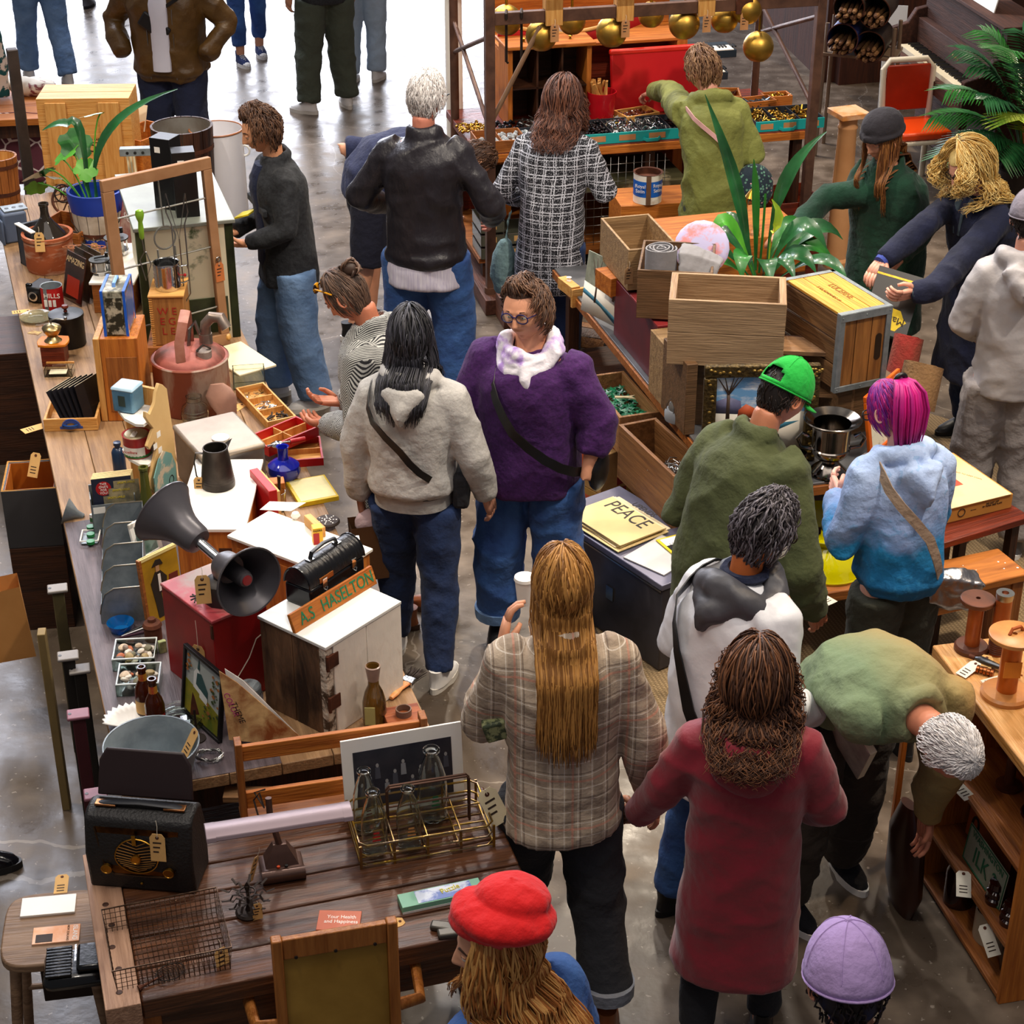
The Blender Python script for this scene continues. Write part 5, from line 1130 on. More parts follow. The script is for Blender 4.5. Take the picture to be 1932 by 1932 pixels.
MB().tor((-.022,-.008,.44),.010,.003,1,14,6).o('sash_hook',M_steel,wl)
# picture frame strips
for i,(px,py,l,x)in enumerate(((247,440,.42,0),(253,442,.42,0),(259,446,.40,0))):
 a=P(px+15,py+20,ZL)+V((.0,0,0));b=at_(px-8,285,a.y+.25)
 tag(MB().bar(a,b,.012,.028).o('frame_moulding',mat('cream_moulding','#e0cba0',r=.6)),('cream frame moulding standing at the cabinet, outermost of three','cream frame moulding standing at the cabinet, middle of three','cream frame moulding standing at the cabinet, innermost of three')[i],'moulding','frame mouldings by the cabinet')
a=P(290,500,ZL+.2)
t=T('frame_bundle','bundle of upright pine frame pieces behind the window sash','frame',P(290,560,ZL)+V((0,.05,0)),R(14));
for k in rg(3):bo(k*.018-.03,0,0,k*.018-.016,.05,.44).o('frame_rail',W_pineZ,t,.002)
# green handled whisk and carpet beater
t=T('green_masher','kitchen tool with a turned green wooden handle hanging on the window sash','utensil',at_(268,452,8.0),0,);
la([(.004,0),(.011,.01),(.013,.05),(.010,.085),(.016,.10),(.021,.12),(.016,.14),(.0,.145)],18).o('handle',paint('lime_green','#7fae2f',r=.3),t);tu([(0,0,.0),(.005,0,-.06),(-.02,0,-.10),(0,0,-.2),(.03,0,-.12),(.012,0,-.06)],.003,6).o('wire_head',M_steel,t)
t=T('wire_tool','long looped wire tool hanging down in front of the window glass','wire tool',at_(340,470,8.12));
mb=MB();mb.tube([(0,0,-.27),(-.03,0,-.22),(-.03,0,.12),(-.05,0,.18),(-.045,0,.27),(0,0,.05),(.045,0,.27),(.05,0,.18),(.03,0,.12),(.03,0,-.22),(0,0,-.27)],.0035,6);mb.tube([(0,0,-.26),(0,0,.05)],.003,6);mb.o('wire_loop',M_steel,t)
# crate with red stencil, sifter on top
t,w,d,h=bx('dovetailed_box','upright dovetailed wooden box with faded red stencil under the flour sifter','box',(P(290,652,ZL+.13),R(3),.155,.22,ZH(P(290,652,ZL+.13).y,562)-ZL-.13),wood('box_brown','#b07a40','#8a5a2c',2))
zx=ZL+.13+h
bx('support_block','plain wooden box under the dovetailed box','box',(V((t.location.x-.03,t.location.y-.02,ZL)),R(5),.2,.25,.128),W_warm)
bo(-.006,-.006,h,w+.006,d+.006,h+.01).o('lid',W_pine,t,.002)
mb=MB();[mb.box(-.003,-.003,h*k/22,.012,.004,h*(k+.5)/22)for k in rg(22)];mb.o('dovetails',W_pine,t)
text('W E\nE G\nL E',t,mat('red_stencil','#a8261c',r=.8),.05,(w*.5,-.001,h*.5),FRONT)
sl=P(311,545,zx+.01);sl=V((t.location.x+.075,t.location.y+.10,zx+.011));
s=T('flour_sifter','ribbed tin flour sifter with a curved handle and red crank knob','sifter',sl,0);r0=.060;h0=.125
la([(0,0),(r0,0)]+[(r0+(.0025 if k%2 else 0),h0*k/12)for k in rg(1,12)]+[(r0,h0),(r0+.003,h0+.002),(r0-.003,h0),(r0-.003,.02),(0,.018)],32).o('body',M_chrome,s)
tu([(r0,0,h0*.85),(r0+.035,0,h0*.9),(r0+.042,0,h0*.7),(r0+.040,0,h0*.3),(r0+.015,0,h0*.2),(r0,0,h0*.2)],[(.008,.002)]*6,8).o('handle',M_chrome,s)
tu([(r0,0,h0*.5),(r0+.02,.0,h0*.5)],.002,6).sph((r0+.023,0,h0*.5),.008,10).o('crank_knob',M_red,s);MB().tor((0,0,h0*.6),r0*.6,.002,2,20,5).o('sieve_wire',M_steel,s)
# tall box under lunch box
F=(P(205,795,ZL),R(3),.155,.24,0);zt=ZH(F[0].y,640);h=zt-ZL
t,w,d,h=bx('tall_wooden_box','tall knotty wooden box standing on end with the lunch box on it','box',(F[0],F[1],.165,.27,h),W_orangeZ)
bo(.02,-.003,h*.12,w-.01,0,h*.78).o('front_panel',W_warmZ,t,.002);bo(-.03,.0,0,-.002,.26,h).o('side_slat',W_pineZ,t,.003)
zb=zt
lb=T('tin_lunch_box','blue-edged picture tin lunch box standing on the tall wooden box','lunch box',V((t.location.x+.02,t.location.y+.03,zb)),R(2));w2,d2,h2=.105,.20,.21
bo(0,0,0,w2,d2,h2).o('body',mat('printed_tin','#4a4a3c',col2='#c0bca8',r=.3,sc=16,lo=.45,hi=.62),lb,.006)
mb=MB()
for x in(0,w2-.008):mb.box(x-.002,-.003,0,x+.010,.0,h2+.002).box(x-.002,0,h2,x+.010,d2,h2+.003).box(x-.002,d2,0,x+.01,d2+.003,h2)
mb.o('edge_band',paint('band_blue','#1f5fd0',r=.3),lb);tu([(w2*.5,.05,h2),(w2*.5,.055,h2+.016),(w2*.5,.145,h2+.016),(w2*.5,.15,h2)],[(.008,.003)]*4,8).o('handle',paint('band_blue2','#6f9be0',r=.3),lb)
bo(w2,.02,.02,w2+.001,d2-.02,h2-.02).o('side_picture',mat('side_print','#2c5f9c',col2='#c23a2c',r=.3,sc=14,lo=.5,hi=.6),lb);bo(.015,-.0035,.01,w2-.015,-.003,h2*.86).o('front_picture',mat('front_print','#2e2c22',col2='#b9b09a',r=.35,sc=22,lo=.5,hi=.58),lb)
# camera, coffee can, canister
t=T('box_camera','black box camera lying on its side with a chrome lens','camera',P(66,572,ZL),R(-18));bo(-.045,0,0,.04,.14,.085).o('body',M_black,t,.01);mb=MB().cyl((-.0,-.012,.04),(-.0,.01,.04),.026,n=20);mb.m(1).cyl((0,-.016,.04),(0,-.011,.04),.016,n=18);mb.o('lens',[M_chrome,M_blk2],t);bo(-.05,.01,.055,-.02,.03,.095).o('viewfinder',M_blk2,t,.003)
t=T('coffee_can','open red coffee can with white lettering','can',P(101,578,ZL));r,h=.055,.115
la([(0,0),(r,0),(r,h)],30).o('can_wall',M_red,t);la([(r-.001,h),(r+.002,h+.001),(r-.004,h-.001),(r-.004,.01),(0,.01)],30).o('inner_wall',M_galv,t);text('HILLS',t,M_white,.035,(.012,-r-.001,h*.68),FRONT);la([(r+.0005,.0),(r+.0005,h)],3,a0=-PI/2-.6,a1=-PI/2-.2).o('bare_strip',M_galv,t)
mb=MB();[mb.box(-.03+.022*k,-r-.001,.02,-.015+.022*k,-r+.004,.055)for k in rg(3)];mb.o('label_panels',M_white,t)
t=T('black_canister','black enamel canister with a turned wooden lid knob','canister',P(131,648,ZL));r,h=.082,.155
la([(0,0),(r,0),(r,h)],32).o('body',M_black,t);la([(r+.003,h-.012),(r+.003,h+.004),(r-.01,h+.008),(0,h+.014)],32).o('lid',M_black,t);la([(.010,h+.012),(.007,h+.025),(.018,h+.036),(.014,h+.046),(0,h+.048)],18).o('lid_knob',W_red,t)
one(la([(0,.004),(.045,.004),(.05,.008),(.085,.018),(.087,.015),(.05,0),(0,0)],32),'glass_plate',mat('amber_glass','#c9c09a',r=.08,var=.2,trans=.7),'round pressed-glass plate in front of the box camera','plate',P(70,602,ZL))
ttag(P(40,588,ZL),R(-70),0,'cream paper tag lying at the table edge beside the glass plate')
for i,(px,py,rz,c,l)in enumerate(((66,628,-20,'#c9b06a','small gold-patterned card beside the coffee grinder'),(80,612,-5,'#b9b4b8','small silver-grey card beside the coffee grinder'))):one(bo(-.03,-.02,0,.03,.02,.002),'small_card',mat('card_%d'%i,c,col2='#8a5a3a',sc=30,r=.7),l,'card',P(px,py,ZL),R(rz))
# coffee grinder
t=T('coffee_grinder','coffee grinder with a brass bowl, crank and amber-lacquered board','coffee grinder',P(102,692,ZL),R(3));zz=.10
bo(-.055,-.0,0,.055,.11,zz).o('drawer_box',W_red,t,.003)
out=[]
for i in rg(40):
 a=2*PI*i/40;x=.075*math.copysign(abs(cos(a))**.45,cos(a));y=.062*math.copysign(abs(sin(a))**.45,sin(a));k=1-.06*abs(sin(4*a));out.append((x*k,y*k+.055))
MB().prism(out,.012,'xy',zz).o('top_board',mat('amber_lacquer','#e0861a',r=.25,col2='#b9640c'),t,.002)
la([(0,zz+.012),(.042,zz+.013),(.03,zz+.022),(.022,zz+.035),(.04,zz+.06),(.046,zz+.078),(.042,zz+.084),(.02,zz+.096),(0,zz+.1)],28,c=(0,.055,0)).o('brass_bowl',metal('old_brass','#a89468',.3),t)
tu([(0,.055,zz+.1),(0,.055,zz+.115),(.03,.05,zz+.125),(.07,.045,zz+.12)],.004,6).sph((.072,.045,zz+.128),.009,10).o('crank',M_steel,t)
# glass slide box
F=(P(84,712,ZL),R(3),.12,.075,.035);t=T('glass_slide_box','small glass-sided box holding yellowed papers','box',F[0],F[1]);crd=bo(0,0,0,.13,.003,.035).box(0,.077,0,.13,.08,.035).box(0,0,0,.003,.08,.035).box(.127,0,0,.13,.08,.035).box(0,0,0,.13,.08,.003);crd.o('glass_walls',M_glass,t);bo(.02,.01,.01,.1,.06,.013).o('paper',M_paper,t);bo(0,.075,.035,.13,.085,.042).o('wooden_edge',W_pine,t)
# tray with records
F=(P(84,815,ZL),R(4),.235,.24,.06);a=F[0]
t=crate('wooden_tray','pine tray of records with a blue rainbow decal on its front','tray',F,W_pine,.012)
mb=MB();[mb.tor((0,0,0),.026+.007*k,.003,1,16,5,a0=0,a1=PI)for k in rg(3)];o=mb.o('rainbow_decal',paint('decal_blue','#2c4f9e'),t);o.location=(.12,-.001,.018);bo(.07,-.001,.012,.17,0,.024).o('decal_base',paint('decal_blue'),t)
for k in rg(6):
 r_=T('record_sleeve',('black record sleeve with a figure picture, frontmost in the tray','black record sleeve, second from the front in the pine tray','black record sleeve, third from the front in the pine tray','black record sleeve, fourth from the front in the pine tray','black record sleeve, fifth from the front in the pine tray','black record sleeve, rearmost in the pine tray')[k],'record',V((a.x+.085+.017*k,a.y+.03+.008*k,ZL+.014)),R(64),'records in the pine tray');r_.rotation_euler.x=R(-28+3*k)
 bo(0,0,0,.17,.003,.17).o('sleeve',paint('sleeve_black','#1c1b20',r=.3),r_);bo(.003,.0006,.165,.167,.0024,.1715).o('disc_edge',M_paper,r_)
 if k==0:bo(.04,-.001,.04,.12,0,.12).o('sleeve_picture',mat('sleeve_pic','#3a3a3e',col2='#a87a58',r=.4,sc=22,lo=.55,hi=.6),r_)
t=T('glass_ashtray','round blue glass ashtray with a paper slip in the tray of records','ashtray',V((a.x+.115,a.y+.035,ZL+.016)));la([(0,.004),(.03,.005),(.04,.018),(.046,.016),(.042,0),(0,0)],28).o('dish',mat('cobalt_glass','#2a62b8',r=.05,var=0,trans=.5),t);bo(-.02,-.015,.006,.02,.015,.008).o('paper_slip',M_white,t)
mb=MB();mb.lathe([(.008,0),(.02,0),(.02,.018),(.008,.018)],20)
for k in rg(10):a_=2*PI*k/10;mb.at(cos(a_)*.021,sin(a_)*.021,0,0,0,a_).box(-.004,-.004,0,.004,.004,.018)
one(mb,'iron_gear',M_rust,'small rusty gear in the front left of the record tray','gear',V((a.x+.045,a.y+.03,ZL+.014)))
ttag(P(70,808,ZL-.02)+V((-.01,0,.0)),R(-52),R(0),'long cream paper tag at the corner of the record tray',1.3)
# --- red gas can
t=T('gas_can','large dented faded-red metal gas can with a strap handle and grey spout','gas can',P(366,762,ZL),R(6));r,h=.172,.235
M_gas=mat('gas_red','#a05a50',col2='#5e3a30',r=.5,m=.25,sc=5,lo=.42,hi=.62,bump=.1,bsc=20);M_gas2=mat('gas_rust','#8d4a36',col2='#b09a8c',r=.55,m=.2,sc=6,st=(1,1,.3),lo=.5,hi=.6)
la([(0,0),(r-.004,0),(r,.01),(r-.002,h-.015),(r+.003,h-.006),(r+.005,h),(r,h+.006)],48).o('body',M_gas2,t)
la([(r,h+.003),(r-.012,h+.004),(r-.02,h+.02),(r-.05,h+.038),(r-.10,h+.05),(0,h+.055)],48).o('domed_top',M_gas,t)
tu([(-.03,-.13,h+.03),(-.03,-.125,h+.12),(-.01,-.08,h+.20),(.0,.0,h+.225),(.0,.05,h+.20),(0,.06,h+.05)],[(.022,.003)]*6,8).o('strap_handle',mat('handle_rust','#8f4e3a',col2='#b08070',r=.5),t)
mb=MB();mb.cyl((.075,.05,h+.03),(.075,.05,h+.09),.03,n=18);mb.tube([(.075,.05,h+.09),(.08,.04,h+.14),(.11,.03,h+.175),(.15,.02,h+.175),(.175,0,h+.13)],[.026,.024,.026,.027,.024],16);mb.o('spout',mat('zinc_spout','#9c968e',col2='#7a6a60',r=.4,m=.6),t)
mb=MB().cyl((.07,-.075,h+.03),(.07,-.075,h+.062),.035,n=22);mb.o('filler_cap',mat('cap_rust','#54352a',col2='#c9c0b8',r=.5,m=.4),t);tu([(.04,-.09,h+.065),(.07,-.08,h+.09),(.10,-.065,h+.065)],[(.008,.004)]*3,8).o('cap_bar',M_iron,t)
tu([(.0,-.0,h+.05),(.01,.01,h+.13),(.035,.02,h+.16),(.05,.03,h+.10)],[(.006,.010)]*4,8).o('vent_lever',M_steel,t)
one(la([(0,0),(.010,.0),(.012,.02),(.007,.028),(.016,.04),(.020,.055),(.012,.066),(0,.067)],18),'turned_knob',mat('maple','#d8a55a',r=.4),'turned maple knob lying beside the big gas can','knob',P(412,648,ZL)+V((0,0,.02)),ry=R(70))
# board with papers, glass tray
F=fit(ZL,(452,712),(522,692),(428,655),h=.012);t,w,d,h=bx('white_board','cream painted board lying flat at the table edge behind the glass tray','board',F,mat('cream_board','#e8d8b4',col2='#c98f50',r=.6,sc=4,lo=.55,hi=.75))
F=fit(ZL,(441,736),(502,732),(440,702),h=.035);a,rz,w,d,h=F;t=T('glass_tray','rectangular glass refrigerator tray holding small glassware by the gas can','tray',a,rz)
bo(0,0,0,w,.005,h).box(0,d-.005,0,w,d,h).box(0,.005,0,.005,d-.005,h).box(w-.005,.005,0,w,d-.005,h).box(0,0,0,w,d,.004).o('glass_walls',glass('pale_glass','#e6f2ec',.08),t)
ttag(P(447,770,ZL),R(-30),0,'cream paper tag with string lying beside the compartment trays',1.1)
# compartment trays
def comp(name,label,A,Bp,C,h,m,div,z=ZL,cross=0):
 a,rz,w,d,_=fit(z,A,Bp,C,h=h);t=T(name,label,'tray',a,rz);th=.008
 bo(0,0,0,w,th,h).o('front_panel',m,t);bo(0,d-th,0,w,d,h).o('back_panel',m,t);bo(0,th,0,th,d-th,h).o('side_panel',m,t);bo(w-th,th,0,w,d-th,h).o('side_panel',m,t);bo(th,th,0,w-th,d-th,.006).o('bottom_panel',W_pine,t)
 for k in rg(1,div):bo(th,d*k/div,.006,w-th,d*k/div+.005,h-.004).o('divider',W_pineZ,t)
 if cross:bo(w*.5,th,.006,w*.5+.005,d-th,h-.004).o('divider',W_pineZ,t)
 return t,a,rz,w,d
def scatter(name,label,cat,loc,rz,x0,y0,x1,y1,n,m,fn,seed=1,z=.008):
 g=RG(seed);mb=MB()
 for k in rg(n):
  mb.at(g.uniform(x0,x1),g.uniform(y0,y1),z+g.uniform(0,.012),g.uniform(-.5,.5),g.uniform(-.5,.5),g.uniform(0,6.3));fn(mb,g)
 o=mb.o(name,m);tag(o,label,cat,kind='stuff');o.location=loc;o.rotation_euler=(0,0,rz);return o
t,a,rz,w,d=comp('compartment_tray','pine tray of three compartments with clips and glass pieces near the bowed person',(506,812),(560,800),(468,742),.04,W_pine,3)
scatter('metal_clips','silver clips and chain bits in the middle of the pine tray','clips',a,rz,.02,d*.36,w-.02,d*.62,26,M_chrome,lambda m,g:m.tube([(-.018,0,0),(0,.005,.004),(.018,0,0)],.003,6),3)
scatter('black_clips','dark metal pieces in the front of the pine tray','metal bits',a,rz,.02,.02,w-.02,d*.28,30,M_iron,lambda m,g:m.tube([(-.014,0,0),(.014,.0,.006)],.004,6),4)
scatter('glass_pieces','clear glass pieces at the back of the pine tray','glass bits',a,rz,.02,d*.7,w-.02,d*.93,14,M_glass,lambda m,g:m.box(-.014,-.006,0,.014,.006,.005),5)
M_redp=paint('red_lacquer','#b8141a',r=.35)
t,a,rz,w,d=comp('red_tray','lower red-fronted tray with cream lining beside the blue vase',(528,884),(611,878),(518,842),.035,M_redp,2)
t2,a2,rz2,w2,d2=comp('red_divided_tray','upper red-fronted divided tray set crosswise on the lower one',(508,862),(602,822),(498,828),.045,M_redp,2,z=ZL+.04,cross=1)
t=T('rotary_beater','hand drill-like beater with a red handle lying on the red trays','beater',P(548,838,ZL+.095),R(15));tu([(0,0,.012),(.065,.01,.012)],[.012,.011],12).o('red_handle',M_redp,t);la([(0,0),(.028,.002),(.03,.008),(.02,.014),(0,.016)],20,c=(-.055,.0,0)).o('gear_wheel',M_chrome,t);tu([(-.10,-.012,.01),(-.02,0,.012),(0,0,.012)],.005,8).o('shaft',M_steel,t)
# jar, cobbler last, tin
t=T('ribbed_jar','empty clear glass jar with swirled ribs in front of the gas can','jar',P(370,800,ZL));mb=MB();pr=[(0,0),(.045,0),(.058,.02),(.062,.06),(.055,.09),(.036,.108),(.034,.115),(.036,.118),(.034,.135),(.036,.138)]
mb.lathe(pr+[(r-.003,z+.0)for r,z in pr[::-1]if r>.01]+[(0,.004)],32)
for k in rg(4):mb.tor((0,0,.035+.013*k),.0615-.0006*k*k,.0022,2,30,6)
mb.o('glass_body',M_glass,t)
t=T('wooden_form','dull pink-brown rounded foot form leaning against the gas can','form',P(425,800,ZL));t.rotation_euler=(R(-14),R(10),0);tu([(0,0,0),(.0,0,.05),(-.02,0,.10),(-.05,0,.14),(-.06,0,.175)],[(.04,.02),(.045,.02),(.062,.022),(.06,.022),(.03,.015)],20).o('body',mat('form_wood','#b58a78',col2='#8f6a5a',r=.6,sc=5),t)
F=fitT(ZL+.24,.24,(382,866),(500,838),(354,797));F=(F[0],F[1],F[2],F[3],.24);t,w,d,h=bx('square_tin','big dull grey square tin with a worn hinged lid','tin',F,mat('old_tin','#6f6a68',col2='#55504e',r=.42,m=.5,sc=5),.012)
bo(-.004,-.004,h-.02,w+.004,d+.004,h+.006).o('lid',mat('old_tin_lid','#a39788',col2='#8c8074',r=.45,m=.4,sc=4),t,.012)
one(la([(0,0),(.035,0),(.036,.006),(0,.008)],28),'white_jar_lid',M_white,'white round lid lying on the back corner of the grey tin','lid',V((F[0].x+.05,F[0].y+.17,ZL+.247)))
# pale scroll-sided shelf with tins
sp=P(300,990,ZL)
t=T('scroll_shelf','pale birch corner shelf with scrolled side panel carrying tins','shelf',P(282,985,ZL),R(-24));H=.56
prof=[(0,0),(.20,0),(.205,H*.5),(.19,H*.92),(.165,H*.97),(.14,H),(.115,H*.95),(.10,H*.88),(.06,H*.82),(.035,H*.86),(.03,H*.82),(.05,H*.76),(.075,H*.70),(.05,H*.66),(.02,H*.60),(.035,H*.56),(.07,H*.60),(.085,H*.54),(.05,H*.44),(.02,H*.34),(.015,H*.26),(.05,H*.18),(.05,H*.08),(.0,H*.05)]
MB().prism(prof,.014,'yz',0).o('side_panel',mat('birch','#dcb87c',col2='#cda368',r=.5,sc=3),t,.002)
bo(-.20,.185,0,0,.20,H*.9).o('back_panel',W_pineZ,t)
for z,n in((H*.42,'lower'),(H*.74,'upper')):MB().prism([(0,.03),(-.03,.02),(-.1,.045),(-.17,.10),(-.2,.185),(0,.185)],.012,'xy',z).o('shelf_board',M_white,t)
for k,(x,z)in enumerate(((.06,.3),(.09,.34),(.09,.27))):bo(.0142,x,z,.015,x+.025,z+.025).o('price_sticker',M_white,t)
Ms=t.matrix_basis
sw=lambda v:MT(t.location)@MR(R(-24),4,'Z')@V(v)
q=T('blue_tin','pale blue square tea tin on the upper board of the scroll shelf','tin',sw((-.175,.075,H*.74+.013)),R(-18));bo(0,0,0,.095,.095,.10).o('body',mat('tin_blue','#4f7fa0',col2='#6a97b4',r=.35,sc=14,m=.2),q,.010);bo(-.002,-.002,.092,.097,.097,.108).o('lid',mat('tin_lid','#a9c8dc',r=.3),q,.010);bo(.03,-.0015,.03,.06,-.0005,.075).o('paper_label',mat('dull_label','#3c4a44',r=.6),q)
q=T('treacle_tin','round red, white and green labelled tin on the lower board of the scroll shelf','tin',sw((-.09,.095,H*.42+.013)),R(-10));la([(0,0),(.055,0),(.055,.085),(.058,.09),(.05,.088)],30).o('body',mat('can_red','#b3242a',r=.35),q);la([(.0555,.012),(.0555,.05)],14,a0=-PI*.85,a1=-PI*.2).o('white_label',M_white,q);la([(.0557,.004),(.0557,.014)],24).o('green_band',paint('band_green','#2f7a3a'),q);la([(.05,.087),(.045,.093),(0,.094)],28).o('lid',mat('gold_lid','#c9bc98',r=.3,m=.4),q);text('Vloeibare',q,M_inkr,.016,(-.01,-.0575,.032),FRONT);stag(q,(.0,.0,.1),0,R(-85),.5,M_white,txt=False)
t=T('blue_bottle','dark blue bottle standing under the scroll shelf','bottle',P(228,900,ZL));la([(0,0),(.026,0),(.028,.02),(.028,.12),(.02,.135),(.012,.14),(.012,.15),(.016,.152),(.016,.165),(0,.166)],22).o('body',mat('indigo_glass','#1f3350',r=.25),t)
t=T('green_bottle','tall slender olive green bottle in front of the scroll shelf','bottle',P(283,1000,ZL));la([(0,0),(.03,0),(.032,.05),(.026,.14),(.018,.20),(.016,.27),(.02,.275),(.02,.285),(.012,.286),(.012,.25),(0,.24)],22).o('body',mat('olive_glass','#4e5222',r=.2,var=.1),t)
t=T('round_tag','round kraft board with a ring of dark leaves beside the green bottle','tag',P(300,965,ZL)+V((.01,.02,.06)),R(0));tilt(t,-10);mb=MB().prism([(.03*cos(a*PI/12),.05+.055*sin(a*PI/12))for a in rg(24)],.002);mb.o('board',M_tag,t);mb=MB();[mb.at(.013*cos(k*.7),-.001,.06+.018*sin(k*.7)).sph((0,0,0),(.004,.001,.006),6)for k in rg(9)];mb.o('leaf_ring',M_black,t)
# turquoise card standing
F=fit(ZL,(300,985),(352,935),.01,h=.27);t=T('picture_card','tall turquoise picture card with sketched faces standing beside the grey tin','card',F[0]+V((0,0,0)),F[1]);MB().prism([(0,0),(.17,0),(.175,.18),(.15,.24),(.09,.28),(.05,.26),(.0,.2)],.005).o('board',mat('card_turq','#6f9a94',col2='#c9b9a0',r=.7,sc=7,lo=.5,hi=.55),t);
for k in rg(6):bo(.03,-.001,.04+.022*k,.10,0,.046+.022*k).o('printed_line',M_black,t)if k<3 else MB().tor((.13,-.0005,.05+.04*(k-3)),.018,.002,1,16,4).o('drawn_face',M_black,t)
# pitcher on white-topped box
F=fitT(ZL+.20,.20,(332,1000),(458,1000),(352,872));a,rz,w,d,h=F
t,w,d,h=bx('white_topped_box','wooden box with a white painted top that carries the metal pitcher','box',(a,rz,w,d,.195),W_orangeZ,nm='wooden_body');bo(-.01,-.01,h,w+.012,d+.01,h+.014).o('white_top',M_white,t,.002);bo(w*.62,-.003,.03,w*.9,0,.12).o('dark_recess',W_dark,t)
zp=ZL+.21;pp=P(412,915,zp)
t=T('metal_pitcher','tarnished dark pewter pitcher with a strap handle on the white-topped box','pitcher',pp,R(0));pr=[(0,0),(.066,0),(.068,.01),(.062,.06),(.054,.12),(.048,.16),(.049,.165),(.045,.163),(.048,.10),(.055,.02),(0,.012)]
M_pew=mat('pewter','#4d4640',col2='#2f2a27',r=.4,m=.75,sc=6,lo=.4,hi=.6)
mb=la(pr,36);mb.tor((0,0,.165),.0475,.003,2,30,6);[mb.tor((0,0,z),.0655-.13*(z-.02),.002,2,30,5)for z in(.025,.035,.045)];mb.o('body',M_pew,t);MB().add([(.028,.035,.165),(.062,.045,.185),(.05,.01,.165),(.035,.02,.13)],[(0,1,2),(0,3,1),(1,3,2)]).o('spout',M_pew,t)
tu([(-.046,-.01,.145),(-.075,-.015,.15),(-.084,-.016,.11),(-.08,-.016,.05),(-.068,-.01,.02)],[(.008,.003)]*5,8).o('handle',M_pew,t);stag(t,(-.07,-.03,.05),0,0,1.)
# red record boxes, wood block, vase, glass, book
t=T('red_box_set','thin red box with white spine lettering standing beside the grey tin','box',P(478,985,ZL),R(-62));bo(0,0,0,.21,.035,.24).o('body',M_red,t,.002);text('HERB ALPERT',t,M_white,.03,(.0-.001,.018,.13),(PI/2,PI/2,-PI/2),w=.8);bo(0,.036,0,.2,.05,.225).o('pale_sleeve',M_tag,t)
t=T('vase','glossy cobalt blue round vase with a pinched spout neck','vase',P(537,905,ZL));la([(0,0),(.04,0),(.062,.02),(.071,.045),(.066,.072),(.045,.09),(.024,.1),(.021,.12),(.024,.15),(.027,.158),(.021,.155),(.018,.12),(0,.09)],36).o('body',mat('cobalt_glaze','#141f9e',r=.08,var=.1,coat=.5),t);MB().add([(.0,-.024,.15),(.012,-.036,.162),(-.012,-.036,.162),(0,-.02,.12)],[(0,1,2),(1,3,2)]).o('spout',mat('cobalt_glaze'),t)
F=(P(506,955,ZL),R(12),.075,.06,.10);bx('wood_block','upright block of golden wood between the grey tin and the blue vase','block',F,W_orangeZ)
t=T('glass_tumbler','glass tumbler with a dark-handled knife and red-striped sticks in it','tumbler',P(515,962,ZL)+V((.02,0,0)));la([(0,0),(.03,0),(.036,.085),(.034,.085),(.028,.004),(0,.004)],24).o('glass_body',M_glass,t)
tag(tu([(0,0,.01),(.01,.01,.09),(.012,.012,.15)],[(.005,.002),(.007,.004),(.010,.006)],8).o('table_knife',M_iron),'dark-handled knife standing in the glass tumbler','knife').location=t.location
tag(MB().cyl((-.01,0,.006),(-.022,.0,.13),.003,n=8).o('striped_stick',M_inkr),'thin red stick standing in the glass tumbler','stick').location=t.location
F=fit(ZL,(565,958),(640,944),(545,915),h=.02);t,w,d,h=bx('yellow_book','yellow-bordered book with a blank cream cover by the blue vase','book',F,mat('book_yellow','#e6c21f',r=.5),.001);bo(.012,.012,h,w-.008,d-.008,h+.001).o('cover_panel',mat('cream_cover','#efe3a8',r=.6),t)
# orange cabinet with white top
F=fitT(ZL+.34,.33,(625,1083),(697,1036),(487,979));a,rz,wO,dO,hO=F;a=V((a.x,a.y,ZL))
cz=T('orange_cabinet','orange wooden cabinet with a white top behind the black lunch box','cabinet',a,rz);hO=.33
bo(0,0,0,wO,dO,hO).o('body',W_orangeZ,cz,.003);bo(-.01,-.01,hO,wO+.008,dO+.008,hO+.012).o('white_top',mat('top_white','#e9e4da',r=.3,var=.04),cz,.002)
bo(-.004,.03,.03,0,dO-.03,hO-.03).o('door',W_orangeZ,cz,.003)
zo=ZL+hO+.013
t=T('yellow_carton','small yellow and red carton lettered MAJORS on the white cabinet top','carton',P(592,1028,zo),R(16));bo(0,0,0,.035,.035,.065).o('body',mat('carton_yellow','#f0b81a',r=.5,var=.05),t,.001);bo(.0,-.001,0,.022,0,.045).o('red_panel',M_red,t);text("MAJOR'S",t,M_ink,.009,(.016,-.001,.055),FRONT);
t=T('wooden_slide_box','long pale wooden slide-lid box on the white cabinet top','box',P(574,990,zo),R(-58));bo(0,0,0,.12,.028,.04).o('body',W_pine,t,.002)
t=T('white_carton','small white carton at the right edge of the white cabinet top','carton',P(664,1042,zo),R(10));bo(0,0,0,.03,.03,.05).o('body',M_white,t,.001)
one(la([(0,0),(.012,.0),(.018,.012),(.012,.024),(0,.026)],16),'ceramic_bead',M_white,'small white ceramic knob on the white cabinet top','knob',P(558,978,zo))
one(MB().add([(0,0,.001),(.12,-.03,.012),(.17,.02,.02),(.03,.06,.003)],[(0,1,2,3)]).add([(0,0,0),(.12,-.03,.011),(.17,.02,.019),(.03,.06,.002)],[(3,2,1,0)]),'paper_sheet',M_white,'loose white sheet curling on the back corner of the white cabinet top','paper',P(490,962,zo))
